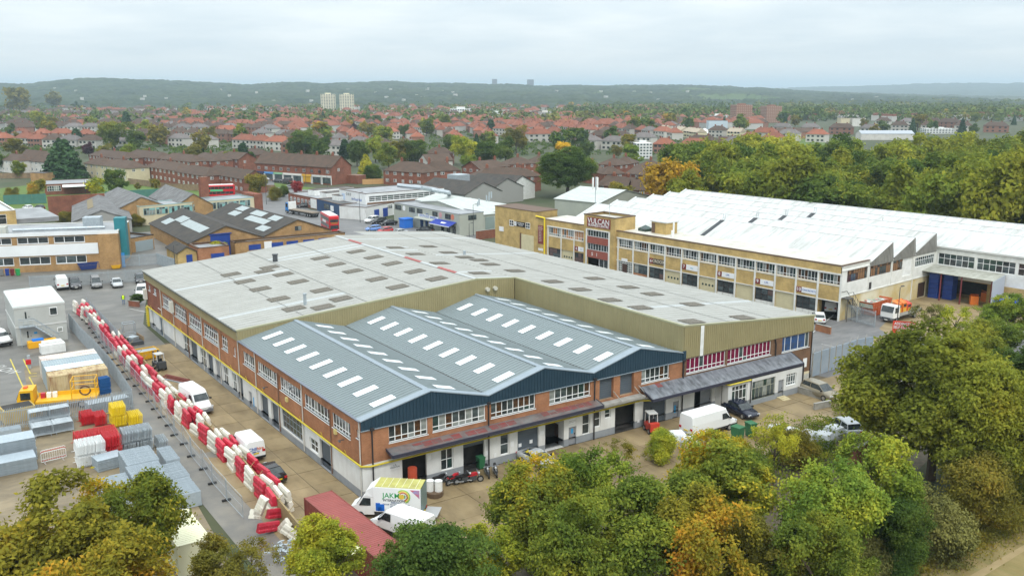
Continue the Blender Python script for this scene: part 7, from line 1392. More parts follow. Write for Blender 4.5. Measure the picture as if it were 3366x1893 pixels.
for a in (('suv', DGR, 'dark grey off roader parked front outward by the palisade fence', S3(778, 1075), S3(818, 1150)), ('mpv', GRY, 'tall grey people carrier parked by the palisade fence', S3(1005, 1065), S3(1035, 1138)), ('saloon', SIL, 'silver saloon parked by the palisade fence', S3(1215, 1062), S3(1260, 1130)), ('hatch', DGR, 'dark hatchback by the fence at the factory corner', S3(1470, 1020), S3(1500, 1085)), ('suv', WP, 'white car half hidden behind the clipped hedge', S3(1510, 1165), S3(1495, 1215)),
  ('hatch', TEA, 'teal hatchback in the row before the yellow end block', P5(2060, 985), P5(1920, 990)), ('hatch', BLK, 'black hatchback second in the row before the yellow end block', P5(2190, 1005), P5(2050, 1020)), ('suv', SIL, 'silver car with pale dust third in the row before the yellow end block', P5(2290, 1030), P5(2150, 1045)),
  ('hatch', BLU, 'light blue hatchback in front of the bakery car park', P5(380, 785), P5(225, 795)), ('hatch', RED, 'red hatchback in front of the bakery car park', P5(545, 805), P5(370, 825)), ('saloon', SIL, 'silver saloon half hidden by the pale roof edge', P5(730, 830), P5(540, 850)), ('suv', WP, 'white off roader by the depot steps', P5(360, 665), P5(215, 690)), ('suv', BLK, 'black off roader next to the white one by the depot', P5(440, 690), P5(310, 705)), ('saloon', BLK, 'black saloon behind the red hatchback', P5(600, 705), P5(410, 720)), ('saloon', BLK, 'black car before the bakery entrance', P5(1060, 810), P5(900, 800)),
  ('suv', WP, 'white car parked outside the shop parade', D1(230, 275), D1(180, 272)), ('saloon', DGR, 'dark saloon second outside the shop parade', D1(305, 290), D1(250, 288)), ('hatch', GRY, 'grey car by the small red leaved tree', D1(390, 342), D1(340, 345)), ('saloon', BLK, 'black saloon behind the blue lorry cab', D1(505, 490), D1(455, 492)),
  ('hatch', WP, 'white hatchback in the small car park behind the office', S3(325, 295), S3(265, 285)), ('saloon', DGR, 'dark saloon nearest in the small car park behind the office', S3(400, 330), S3(330, 318)), ('hatch', NVY, 'dark hatchback farthest in the small car park behind the office', S3(455, 295), S3(390, 283)),
  ('hatch', WP, 'small white car beside the low brick wall at the factory corner', V4(775, 965), V4(765, 915))):
    car(*a)
van(WP, 'white van in the row before the yellow end block', P5(2400, 1020), P5(2290, 1060), 5.2, 1.9, 2.3); van(WP, 'white van backed into the open loading bay under sign ten', V4(865, 880), V4(880, 825), 5.0, 1.9, 2.1); van(DGR, 'dark grey van outside the shop parade', D1(395, 305), D1(305, 295), 5.0, 1.9, 2.1)
van(WP, 'white van partly hidden behind the portable cabin', S3(672, 1145), S3(640, 1085), 5.2, 1.9, 2.3); van(WP, 'white van at the left border in the storage yard', at(-30, 1120), at(22, 1140), 5.2, 1.9, 2.1)
v_, bd = van(WP, 'white pickup truck bodied van with pale yellow cover beside the removal lorry', J5(1740, 1010), J5(1380, 880), 5.4, 2.0, 2.2); mb = MB(); mb.box(-2.4, .7, -.9, .9, 2.18, 2.26); mb.build('roof_cover', mat('pale yellow cover', (.62, .62, .36), .5), v_)
# buses
def bus(label, pr, pf, s=1.):
    t = thing('bus', label, 'bus'); RD = mat('bus red', (.50, .015, .022), .3); mb = MB(); L_, W_, H = 10.3, 2.5, 4.35; h = L_/2
    def ring(x, z0, z1, w): return [(x, -w, z0), (x, -w, z1-.25), (x, -w*.9, z1), (x, w*.9, z1), (x, w, z1-.25), (x, w, z0)]
    mb.loft([ring(-h, .4, H-.15, W_/2*.96), ring(-h+.2, .35, H, W_/2), ring(h-.4, .35, H, W_/2), ring(h, .4, H-.35, W_/2*.93)]); mb.build('body', RD, t)
    mb = MB(); mb.box(-h+.4, h-.5, -1.08, 1.08, H-.02, H+.05); mb.build('roof_panel', mat('pale bus roof', (.75, .72, .7), .5), t)
    for s_ in (-1, 1):
        for z0, z1, n in ((1.35, 2.15, 7), (2.95, 3.75, 8)):
            for i in range(n):
                x0 = -h+.5+(L_-1)*i/n; mb = MB(); mb.box(x0+.04, x0+(L_-1)/n-.04, s_*1.25-.02, s_*1.25+.02, z0, z1); mb.build('window', GL, t)
        mb = MB(); mb.box(-2.6, 1.4, s_*1.25-.03, s_*1.25+.03, 2.25, 2.85); mb.build('advert_panel', mat('green advert', (.05, .45, .2), .5) if pr[1] > 200 else PAPER, t)
    for z0, z1 in ((1.1, 2.3), (2.8, 3.7)): mb = MB(); mb.prism([(h-.02, -1.05, z0), (h-.02, 1.05, z0), (h-.06, 1.05, z1), (h-.06, -1.05, z1)], (.05, 0, 0)); mb.build('windscreen', GL, t); mb = MB(); mb.box(-h-.04, -h+.02, -1.0, 1.0, z0+.1, z1); mb.build('rear_window', GL, t)
    mb = MB(); mb.box(h-.05, h+.02, -.8, .8, 2.4, 2.72); mb.build('destination_blind', mat('amber blind', (.3, .16, .02), .5), t)
    for x in (-3.1, 2.6):
        for y in (-1, 1): wheel(t, x, y*1.12, .48, .3)
    lights(t, h-.04, -h, .95, .8, 1.2); t.scale = (s,)*3; return settle(t, *place(pr, pf))
bus('red double decker bus coming along the road between the workshops and the depot', Q4(2120, 520), Q4(2300, 632)); bus('red double decker bus with green adverts crossing behind the brick chimney', Q4(880, 232), Q4(1180, 222))
# lorries
def lorry_cab(t, m, x, W_=2.4, H=2.9, L_=1.9, z0=.75):
    mb = MB(); w = W_/2; mb.loft([[(x-L_, -w, z0), (x-L_, -w, H), (x-L_, w, H), (x-L_, w, z0)], [(x-.35, -w, z0), (x-.35, -w, H), (x-.35, w, H), (x-.35, w, z0)], [(x, -w*.95, z0-.15), (x, -w*.95, H*.6), (x, w*.95, H*.6), (x, w*.95, z0-.15)]]); mb.build('cab', m, t)
    mb = MB(); mb.prism([(x-.33, -w*.88, H-.12), (x-.33, w*.88, H-.12), (x, w*.88, H*.62), (x, -w*.88, H*.62)][::-1], (.04, 0, .02)); mb.build('windscreen', GL, t)
    for s in (-1, 1): mb = MB(); mb.box(x-1.4, x-.4, s*w-.02, s*w+.02, H*.58, H-.25); mb.build('side_window', GL, t)
    mb = MB(); mb.box(x-.2, x+.1, -w*.98, w*.98, .4, z0+.05); mb.build('bumper', DGREY, t)
t = thing('flatbed_lorry', 'long flatbed articulated lorry with blue and white cab on the road', 'lorry'); lorry_cab(t, mat('lorry blue', (.02, .2, .55), .4), 7.2, 2.4, 3.1, 1.6); mb = MB(); mb.box(5.0, 5.6, -1.15, 1.15, 1.2, 3.4); mb.build('white_headboard', WHITE, t)
mb = MB(); mb.box(-7, 5.0, -1.2, 1.2, 1.15, 1.35); mb.mi = 1; mb.box(-7, 5.4, -1.0, 1.0, .7, 1.14); mb.build('flatbed', [mat('brown bed boards', (.2, .16, .12), .8), DGREY], t)
for x in (-5.8, -4.6, -3.4, 3.6, 6.3):
    for y in (-1, 1): wheel(t, x, y*1.08, .48, .3)
settle(t, *place(Q4(2090, 440), Q4(1745, 380)))
t = thing('flatbed_truck', 'white flatbed truck with orange clothing banks on its bed', 'truck'); lorry_cab(t, WP, 3.9, 2.2, 2.6, 1.7); mb = MB(); mb.box(-4, 2.1, -1.1, 1.1, .9, 1.0); mb.box(-4, 2.1, 1.06, 1.1, 1.0, 1.4); mb.box(-4, 2.1, -1.1, -1.06, 1.0, 1.4); mb.build('bed', mat('grey dropside', (.35, .35, .33), .5), t); mb = MB(); mb.box(-4, 3, -.6, .6, .5, .9); mb.build('chassis', DGREY, t)
for x in (-2.2, 2.8):
    for y in (-1, 1): wheel(t, x, y*.98, .42, .28)
lights(t, 3.95, -4, .85, .65, .8); settle(t, *place(V4(1600, 880), V4(1340, 950))); TRK = t
ORG = mat('orange bank paint', (.68, .17, .02), .5); ORR = mat('red orange bank paint', (.6, .06, .04), .5)
def bank(label, p, rz, h=1.9, m=ORG, z=GZ, sx=1.2, sy=1.1):
    t = thing('clothing_bank', label, 'clothing bank', (p[0], p[1], z), rz, 'clothing banks'); LOC[t.name] = np.zeros(3); mb = MB(); mb.box(-sx/2, sx/2, -sy/2, sy/2, 0, h*.8); mb.prism([(-sx/2, -sy/2, h*.8), (sx/2, -sy/2, h*.8), (sx/2, sy*.3, h), (sx/2, sy/2, h), (-sx/2, sy/2, h), (-sx/2, sy*.3, h)][:4]+[(-sx/2, sy/2, h)], (0, 0, -.05)); mb.build('case', m, t); mb = MB(); mb.box(-sx*.3, sx*.3, -sy/2-.03, -sy/2, h*.5, h*.7); mb.build('slot', DARKIN, t); mb = MB(); mb.box(-sx*.35, sx*.35, -sy/2-.02, -sy/2, .2, h*.4); mb.build('label_panel', mat('yellow label', (.7, .4, .05), .5), t); return t
M_ = Matrix.Rotation(TRK.rotation_euler[2], 3, 'Z')
for i, (x, lab, m) in enumerate(((1.3, 'orange clothing bank on the flatbed truck right behind the cab', ORG), (-.1, 'orange clothing bank in the middle of the truck bed', ORG), (-1.4, 'red clothing bank at the rear of the truck bed', ORR))):
    q = M_@Vector((x, 0, 0)); bank(lab, (TRK.location.x+q.x, TRK.location.y+q.y), TRK.rotation_euler[2]+R_(180), 2.0 if i != 2 else 1.6, m, GZ+1.0)
# removal lorry with lettering
A_, B_p = J5(1790, 800), J5(1215, 765)
t = thing('removal_lorry', 'white box removal lorry with green lettering and yellow translucent roof, tail lift down', 'lorry'); mb = MB(); mb.box(-3.1, 1.3, -1.08, 1.08, .85, 3.2); mb.build('box_body', WP, t); mb = MB(); mb.box(-3.05, 1.2, -1.0, 1.0, 3.2, 3.26)
mb.build('translucent_roof', mat('yellow translucent roof', (.50, .49, .16), .4, (.36, .33, .1), 1.2), t)
for i in range(7): x = -2.6+i*.62; mb = MB(); mb.box(x, x+.04, -1.02, 1.02, 3.26, 3.29); mb.build('roof_bow', mat('pale roof bow', (.68, .68, .5), .5), t)
mb = MB(); mb.loft([[(1.3, -1.05, 2.2), (1.3, 1.05, 2.2), (1.3, 1.05, 3.2), (1.3, -1.05, 3.2)], [(2.2, -.95, 2.25), (2.2, .95, 2.25), (2.0, .9, 2.75), (2.0, -.9, 2.75)]]); mb.build('wind_deflector', WP, t)
mb = MB(); w = .98
mb.loft([[(1.3, -w, .5), (1.3, -w, 2.2), (1.3, w, 2.2), (1.3, w, .5)], [(2.3, -w, .45), (2.3, -w*.9, 2.2), (2.3, w*.9, 2.2), (2.3, w, .45)], [(2.95, -w*.96, .45), (2.95, -w*.9, 1.35), (2.95, w*.9, 1.35), (2.95, w*.96, .45)], [(3.6, -w*.85, .5), (3.6, -w*.8, 1.0), (3.6, w*.8, 1.0), (3.6, w*.85, .5)]]); mb.build('cab', WP, t); mb = MB(); mb.prism([(2.33, -.82, 2.12), (2.33, .82, 2.12), (2.93, .86, 1.4), (2.93, -.86, 1.4)][::-1], (.03, 0, .02)); mb.build('windscreen', GL, t)
for s in (-1, 1): mb = MB(); mb.prism([(1.6, s*.985, 1.35), (2.7, s*.985, 1.35), (2.3, s*.93, 2.05), (1.6, s*.95, 2.05)], (0, s*.02, 0)); mb.build('side_window', GL, t)
mb = MB(); mb.box(-3.1, 1.3, -.9, .9, .5, .85); mb.build('chassis', DGREY, t); mb = MB(); mb.box(-3.12, -3.05, -1.08, 1.08, .85, 3.2); mb.build('rear_door', mat('glass green rear shutter', (.12, .2, .2), .3), t); mb = MB(); mb.box(-4.5, -3.2, -1.0, 1.0, .55, .65); mb.build('tail_lift', mat('worn grey tail lift', (.4, .4, .4), .6), t)
for x in (-1.9, 2.6):
    for y in (-1, 1): wheel(t, x, y*.92, .36, .25)
lights(t, 3.55, -3.1, .8, .85, .75)
vtext(t, 'JAKM', -.35, 1.09, 2.45, 'l', .68, GREENINK); vtext(t, 'B', -1.72, 1.1, 2.45, 'l', .68, GREENINK); vtext(t, 'INTERNATIONAL', -.75, 1.09, 2.0, 'l', .3, mat('dark lettering', (.04, .05, .06), .5)); vtext(t, 'REMOVALS\nDOOR TO DOOR SHIPPING\n0208 769 609\n07956 227 058', -.8, 1.09, 1.5, 'l', .2, mat('grey blue lettering', (.12, .16, .25), .5))
for r0, c in ((.62, mat('emblem green', (.25, .5, .06), .5)), (.5, mat('emblem yellow', (.8, .6, .05), .5)), (.38, mat('emblem red', (.5, .08, .04), .5)), (.28, mat('emblem white', (.75, .76, .75), .5))):
    mb = MB(); mb.path([(-1.45-r0*math.cos(a), 1.085, 2.42+r0*math.sin(a)) for a in np.linspace(-1.2, 2.4, 14)], .05, 4); mb.build('round_emblem', c, t)
mb = MB(); mb.tube((-1.3, 1.085, 2.42), (-1.3, 1.1, 2.42), .26, n=12); mb.build('globe_emblem', mat('emblem gold', (.7, .5, .06), .5), t)
for x, z, h in ((.9, .95, .75), (.5, .95, .65), (.72, .93, .4)): mb = MB(); mb.box(x-.2, x+.2, 1.08, 1.105, z, z+h); mb.build('blue_barrel_print', mat('blue barrel print', (.01, .12, .5), .4), t)
mb = MB(); mb.box(-2.85, -2.2, 1.08, 1.1, .95, 1.35); mb.build('forklift_print', mat('yellow print', (.7, .45, .02), .5), t); mb = MB(); mb.prism([(-2.95, 1.083, 3.1), (-2.1, 1.083, 3.1), (-2.95, 1.083, 2.3)], (0, .01, 0)); mb.build('flag_print', mat('violet print', (.3, .28, .5), .5, (.6, .1, .1), 3), t)
c_, rz_ = place(A_, B_p); u_ = np.array([math.cos(rz_), math.sin(rz_)]); n_ = np.array([-u_[1], u_[0]]); LR = np.linalg.norm(np.array(A_[:2])-np.array(B_p[:2])); kk = LR/4.4*1.0
t.scale = (kk,)*3; settle(t, (c_[0]+u_[0]*.9*kk-n_[0]*1.05*kk, c_[1]+u_[1]*.9*kk-n_[1]*1.05*kk, GZ), rz_)
# forklifts
def forklift(label, p, rz, m):
    t = thing('forklift', label, 'forklift', (p[0], p[1], GZ), rz); LOC[t.name] = np.zeros(3); mb = MB(); mb.box(-1.1, .6, -.5, .5, .3, .95); mb.box(-1.2, -.7, -.5, .5, .35, 1.2); mb.build('body', m, t)
    mb = MB()
    for x in (-.75, .45):
        for y in (-.45, .45): mb.tube((x, y, .9), (x*.8, y, 2.05), .05)
    mb.box(-.7, .5, -.5, .5, 2.03, 2.12); mb.build('overhead_guard', mat('pale guard frame', (.5, .5, .48), .5), t)
    for y in (-.3, .3): mb = MB(); mb.box(.7, .85, y-.07, y+.07, .1, 2.3); mb.build('mast', DGREY, t); mb = MB(); mb.box(.85, 1.9, y-.06, y+.06, .1, .16); mb.build('fork', DGREY, t)
    mb = MB(); mb.box(.86, .94, -.5, .5, .4, 1.0); mb.build('carriage', DGREY, t); mb = MB(); mb.box(-.5, 0, -.25, .25, .95, 1.1); mb.box(-.6, -.45, -.25, .25, 1.1, 1.5); mb.build('seat', BLACK, t)
    for x in (-.8, .4):
        for y in (-.48, .48): wheel(t, x, y, .28, .2)
    return t
R2 = ZV(1900, 1050, 2.898); forklift('red forklift by the slate shutter next to the white van', R2(690, 1060), R_(70), mat('forklift red', (.5, .05, .03), .4)); z6 = ZV(200, 980, 3.864); forklift('dark forklift seen from behind in the alley beside the tan wall', z6(1250, 900), R_(100), DGREY)
# motorcycles
def bike(label, p, rz, m, lean=.12):
    t = thing('motorcycle', label, 'motorcycle', (p[0], p[1], GZ), rz, 'motorcycles outside the open unit'); t.rotation_euler[0] = lean; LOC[t.name] = np.zeros(3)
    for x in (-.7, .7):
        w_ = wheel(t, x, 0, .31, .12)
    mb = MB(); mb.loft([[(-.85, -.08, .75), (-.85, .08, .75), (-.85, .06, .85), (-.85, -.06, .85)], [(-.3, -.13, .62), (-.3, .13, .62), (-.3, .12, .82), (-.3, -.12, .82)], [(.1, -.15, .7), (.1, .15, .7), (.1, .12, .98), (.1, -.12, .98)], [(.45, -.1, .75), (.45, .1, .75), (.45, .07, .95), (.45, -.07, .95)]]); mb.build('tank', m, t)
    mb = MB(); mb.box(-.75, -.1, -.13, .13, .78, .86); mb.build('seat', BLACK, t); mb = MB(); mb.box(-.25, .35, -.17, .17, .25, .65); mb.build('engine', DGREY, t); mb = MB(); mb.tube((.7, 0, .31), (.45, 0, 1.0), .05); mb.tube((.42, -.36, 1.05), (.42, .36, 1.05), .025); mb.build('handlebar', GREYM, t); mb = MB(); mb.tube((.5, 0, .92), (.62, 0, .9), .1); mb.build('headlight', LAMPW, t); mb = MB(); mb.tube((-.1, -.2, .3), (-.9, -.2, .4), .05); mb.build('exhaust', RIM, t); return t
MR = mat('motorcycle red', (.4, .02, .03), .3)
for lab, a, b, m in (('black motorcycle nearest the removal lorry', (790, 1440), (930, 1400), BLACK), ('red tanked motorcycle second from the removal lorry', (930, 1440), (1050, 1390), MR), ('black and red motorcycle third from the removal lorry', (1020, 1425), (1150, 1400), BLACK), ('red motorcycle farthest right of the leaning four', (1100, 1405), (1240, 1395), MR), ('black motorcycle standing nose out by the black pipe', (1305, 1300), (1330, 1375), BLACK), ('dark motorcycle with orange rag beside the black pipe', (1385, 1290), (1405, 1370), DGREY)):
    pa, pb = R1(*a), R1(*b); bike(lab, (pa+pb)/2, math.atan2(pb[1]-pa[1], pb[0]-pa[0]), m)
# red shipping container
def container(name, label, c, rz, L_, m, W_=2.44, H=2.6, roofm=None, cat='container'):
    t = thing(name, label, cat, (c[0], c[1], GZ), rz); LOC[t.name] = np.zeros(3); n = int(L_/.28); p = L_/n
    for s in (-1, 1):
        mb = MB()
        for i in range(n):
            x = -L_/2+i*p; y0, y1 = s*(W_/2-.05), s*(W_/2-.01); q = [(x, y0), (x+p*.3, y0), (x+p*.42, y1), (x+p*.88, y1), (x+p, y0)]
            for (xa, ya), (xb, yb) in zip(q, q[1:]): mb.quad(*([(xa, ya, .1), (xb, yb, .1), (xb, yb, H-.08), (xa, ya, H-.08)] if s < 0 else [(xb, yb, .1), (xa, ya, .1), (xa, ya, H-.08), (xb, yb, H-.08)]))
        mb.build('side_wall', m, t); mb = MB(); mb.box(s*(L_/2-.03)-.03, s*(L_/2-.03)+.03, -W_/2+.05, W_/2-.05, .1, H-.08); mb.build('end_door' if s > 0 else 'end_wall', m, t)
    mb = MB(); mb.box(-L_/2, L_/2, -W_/2, -W_/2+.08, H-.12, H); mb.box(-L_/2, L_/2, W_/2-.08, W_/2, H-.12, H); mb.box(-L_/2, -L_/2+.08, -W_/2+.08, W_/2-.08, H-.12, H-.002); mb.box(L_/2-.08, L_/2, -W_/2+.08, W_/2-.08, H-.12, H-.002); mb.box(-L_/2, L_/2, -W_/2, W_/2, 0, .12)
    for x in (-1, 1):
        for y in (-1, 1): mb.box(x*(L_/2-.05)-.06, x*(L_/2-.05)+.06, y*(W_/2-.05)-.06, y*(W_/2-.05)+.06, .1, H+.01)
    mb.build('frame', m, t); mb = MB()
    for i in range(n):
        x = -L_/2+i*p; q = [(x, H-.05), (x+p*.3, H-.05), (x+p*.42, H-.01), (x+p*.88, H-.01), (x+p, H-.05)]
        for (xa, za), (xb, zb_) in zip(q, q[1:]): mb.quad((xa, -W_/2+.06, za), (xb, -W_/2+.06, zb_), (xb, W_/2-.06, zb_), (xa, W_/2-.06, za))
    mb.build('roof', roofm or m, t); return t
bt, bx_, by_ = -.049, -5.494, -14.301
l_ = np.array([math.sin(bt), math.cos(bt)]); s_ = np.array([math.cos(bt), -math.sin(bt)]); cc = np.array([bx_, by_])+l_*6.095+s_*1.22
container('shipping_container', 'long faded red shipping container beside the tan wall and the removal lorry', cc, math.pi/2-bt, 12.19, mat('faded red container', (.21, .045, .034), .6, (.17, .036, .027), .8, streak=((2, 2, .3), (.33, .13, .1), .4)), roofm=mat('faded pink red roof', (.28, .075, .065), .6, (.23, .06, .052), .6))
# ================================================================== storage yard, fences, street furniture
z1 = ZV(0, 1180, 3.864); z4 = ZV(0, 800, 3.22)
RBAR = mat('red barrier plastic', (.52, .02, .045), .45, (.42, .022, .045), 1.5, rnd=.15); WBAR = mat('off white barrier plastic', (.68, .65, .57), .5, (.58, .55, .46), 1.2, rnd=.1)
TANW = mat('tan stained concrete wall', (.36, .27, .13), .85, (.27, .2, .1), .8, streak=((1, 1, .3), (.2, .15, .08), .5))
def poly(fn, pts, z): return [fn(*p, z) if fn else at(*p, z) for p in pts]
def dense(P, step):
    out_ = []
    for a, b in zip(P, P[1:]):
        n = max(1, round(np.linalg.norm(b-a)/step)); out_ += [a+(b-a)*i/n for i in range(n)]
    return out_+[P[-1]]
def palisade(name, label, P, h=2.2, m=GALV, gap=.17, cat='fence', grp=None):
    """steel palisade: pales joined (a few pixels wide each), posts and rails as parts"""
    t = thing(name, label, cat, (P[0][0], P[0][1], GZ), group=grp); mb = MB()
    for q in dense(P, gap): mb.rbox((q[0], q[1], GZ+.05), (.075, .03, h-.15), 0); mb.add([(q[0]-.037, q[1], GZ+h-.1), (q[0]+.037, q[1], GZ+h-.1), (q[0], q[1], GZ+h+.05)], [(0, 1, 2)])
    tag(mb.build('pale', m, t), kind='stuff'); mb = MB()
    for z in (.35, h-.35): mb.path([(q[0], q[1], GZ+z) for q in P], .035, 4)
    mb.build('rail', m, t)
    for q in dense(P, 2.75): mb = MB(); mb.rbox((q[0], q[1], GZ), (.1, .1, h), 0); mb.build('post', m, t)
    return t
FGREY = mat('dull galvanised pale', (.27, .31, .335), .6, (.33, .37, .39), 2)
palisade('palisade_fence', 'grey palisade fence behind the parked cars below the white and brick office', [at(100, 950, GZ), at(245, 940, GZ), at(470, 925, GZ)], 2.4, FGREY)
palisade('palisade_fence', 'grey palisade fence with a blue door panel beside the brick pier of the office', [S3(1290, 895), S3(1665, 868), S3(1850, 930)], 2.4, FGREY)
palisade('palisade_fence', 'grey palisade fence between the barrier row and the factory entrance', [at(284, 981, 2.), at(330, 1028, 2.), at(386, 1086, 2.)], 2.3, FGREY)
palisade('palisade_fence', 'grey palisade fence along the inner side of the barrier lane past the containers', [at(a, b, 2.) for a, b in ((225, 1032), (265, 1078), (309, 1120), (355, 1169), (397, 1228), (432, 1280))], 2.3, FGREY)
palisade('palisade_fence', 'grey palisade fence between the yellow truck and the stacked barriers', [at(a, b, 2.) for a, b in ((432, 1282), (298, 1306), (145, 1330), (-10, 1350))], 2.3, FGREY)
mb = MB(); a, b = S3(1285, 895), S3(1330, 892); mb.prism([a, b, b+[0, 0, 2.9], a+[0, 0, 2.9]], (0, .1, 0)); t = thing('blue_door', 'bright blue steel door panel at the end of the fence by the brick pier', 'door', a); mb.build('panel', mat('bright blue steel', (.03, .25, .6), .5), t)
# concrete wall along the alley
P = dense([at(a, b, 1.35) for a, b in ((388, 1088), (536, 1250), (668, 1377), (774, 1478), (849, 1564), (918, 1640), (985, 1722))], 2.6); t = thing('concrete_wall', 'long low tan concrete wall with angled irons between the barrier row and the alley', 'wall', (*P[0][:2], GZ))
for a, b in zip(P, P[1:]):
    mb = MB(); d = (b-a)/np.linalg.norm(b-a); n = np.array([-d[1], d[0], 0])*.07; a2_, b2_ = a+d*.02, b-d*.02; mb.prism([(*(a2_-n)[:2], GZ-.2), (*(b2_-n)[:2], GZ-.2), (*(b2_-n)[:2], 1.3), (*(a2_-n)[:2], 1.3)], n*2); mb.build('wall_panel', TANW, t)
    mb = MB(); mb.rbox((a[0], a[1], GZ), (.16, .16, 1.62), math.atan2(d[1], d[0])); mb.tube((a[0], a[1], 1.35), (a[0]+.45, a[1]+.1, 1.75), .03, n=4); mb.build('post', TANW, t)
# barriers
mb = MB(); L_, w = 2.2, .56
ring = lambda x, s: [(x, -w/2*s, .0), (x, -w/2*s, .22), (x, -w/2*.72*s, .34), (x, -w/2*.8*s, .62), (x, -w/2*.5*s, .86), (x, w/2*.5*s, .86), (x, w/2*.8*s, .62), (x, w/2*.72*s, .34), (x, w/2*s, .22), (x, w/2*s, 0)]
mb.loft([ring(-L_/2, .8), ring(-L_/2+.08, 1), ring(-.42, 1), ring(-.36, .86), ring(-.26, .86), ring(-.2, 1), ring(.2, 1), ring(.26, .86), ring(.36, .86), ring(.42, 1), ring(L_/2-.08, 1), ring(L_/2, .8)]); BAR = mb.mesh('traffic_barrier', [WBAR])
A0, B0 = at(262, 1018), at(936, 1690); d = (B0-A0); LB = np.linalg.norm(d); d /= LB; n_ = np.array([-d[1], d[0], 0]); ang = math.atan2(d[1], d[0]); ng = 33; wob = lambda f: n_*(.35*math.sin(f*9))
for i in range(ng):
    red = (i % 2 == 1) if random.random() < .8 else random.random() < .5; f = (i+.5)/ng; c = A0+d*LB*f+wob(f)-n_*.2
    for k in range(3):
        for l in range(2):
            if l == 1 and random.random() < .10: continue
            r2 = red if random.random() > .13 else not red; q = c+n_*(k-1)*.62+d*random.uniform(-.18, .18); o = inst('traffic_barrier', BAR, None, (q[0], q[1], GZ+.88*l), ang+random.uniform(-.1, .1)); paint(o, RBAR if r2 else WBAR)
            if l == 1 and random.random() < .3: o.rotation_euler[0] = random.uniform(-.12, .12)
            tag(o, ('red' if r2 else 'off white')+' plastic road barrier in the '+('upper' if l else 'lower')+' layer of the long double row', 'barrier', ('red' if r2 else 'white')+' barriers, '+('upper' if l else 'lower')+' layer')
for u, v, z, r2, rz, tl, lab in ((838, 1705, 1.1, 0, .9, .5, 'white barrier dumped askew on the near end of the row'), (868, 1672, 1.6, 0, 2.2, 1.1, 'white barrier standing on end at the near end of the row'), (905, 1700, .1, 1, .4, .3, 'red barrier tipped over at the near end of the row'), (940, 1745, .0, 0, 1.9, .8, 'white barrier on its side nearest the trees'), (955, 1765, .0, 0, 2.4, -.6, 'white barrier leaning on its neighbour nearest the trees'), (880, 1745, .0, 1, .2, .2, 'red barrier lying under the dumped white ones')):
    q = at(u, v, z); o = inst('traffic_barrier', BAR, None, q, rz, scale=.86); o.rotation_euler[1] = tl; paint(o, RBAR if r2 else WBAR); tag(o, lab, 'barrier')
# mesh fence panels on feet beside the barriers
HP_ = [at(a, b, GZ) for a, b in ((278, 1050), (345, 1142), (428, 1246), (512, 1345), (600, 1460), (700, 1590), (800, 1705))]
Q = dense(HP_, 3.4)
for i, (a, b) in enumerate(zip(Q, Q[1:])):
    t = thing('mesh_fence_panel', 'galvanised mesh fence panel on black feet beside the barrier row', 'fence panel', (*a[:2], GZ), group='mesh fence panels along the barrier row'); mb = MB(); j = np.array([random.uniform(-.15, .15), random.uniform(-.15, .15), 0]); a = a+j
    mb.path([a+[0, 0, .15], a+[0, 0, 2.0], b+[0, 0, 2.0], b+[0, 0, .15], a+[0, 0, .15]], .024, 4); mb.path([a+[0, 0, 1.1], b+[0, 0, 1.1]], .015, 4); mb.build('frame', GALV, t)
    mb = MB()
    for k in range(1, 24): q = a+(b-a)*k/24; mb.tube(q+[0, 0, .15], q+[0, 0, 2], .005, n=3, cap=False)
    tag(mb.build('mesh_wire', GALV, t), kind='stuff'); mb = MB(); mb.rbox((a[0], a[1], GZ), (.75, .24, .14), ang+1.57); mb.build('foot', RUBBER, t)
# crowd barriers and fence panels in stacks
mb = MB(); mb.path([(-1.1, 0, .2), (-1.1, 0, 1.0), (-1.0, 0, 1.1), (1.0, 0, 1.1), (1.1, 0, 1.0), (1.1, 0, .2), (-1.1, 0, .2)], .024, 5)
for k in range(10): x = -.9+k*.2; mb.tube((x, 0, .2), (x, 0, 1.1), .011, n=3, cap=False)
for x in (-.8, .8): mb.tube((x, -.25, 0), (x, .25, 0), .022, n=4); mb.tube((x, 0, 0), (x, 0, .2), .022, n=4)
CB = mb.mesh('crowd_barrier', [GALV])
CRED = mat('crowd barrier red', (.52, .012, .02), .45); CYEL = mat('crowd barrier yellow', (.78, .58, .012), .45); CWHI = mat('crowd barrier white', (.72, .74, .73), .45)
def stack(label, c, rz, n, m, pitch=.085, tiers=1, grp=None, sc=1.):
    """n barriers side by side; rz: the direction in which they follow each other"""
    c = np.array(c); dd = np.array([math.cos(rz), math.sin(rz), 0])
    for t_ in range(tiers):
        for i in range(n):
            q = c+dd*(i-n/2)*pitch; o = inst('crowd_barrier', CB, None, (q[0], q[1], GZ+.02+t_*1.12), rz+R_(90)+random.uniform(-.04, .04)); o.rotation_euler[0] = .10; o.scale[0] = sc; paint(o, m); tag(o, label, 'crowd barrier', grp)
X_ = R_(8)
Y_ = R_(90)
for x, q in ((-21., 'left half'), (-19.1, 'right half')):
    stack('grey crowd barrier in the tall stack behind the yellow tipper fence, '+q, (x, 34.1, 0), Y_, 13, GALV, .10, 2, 'grey crowd barriers, tall stack '+q, .88); stack('grey crowd barrier in the low stack before the tall one, '+q, (x, 32.7, 0), Y_, 16, GALV, .11, 1, 'grey crowd barriers, low stack '+q, .88)
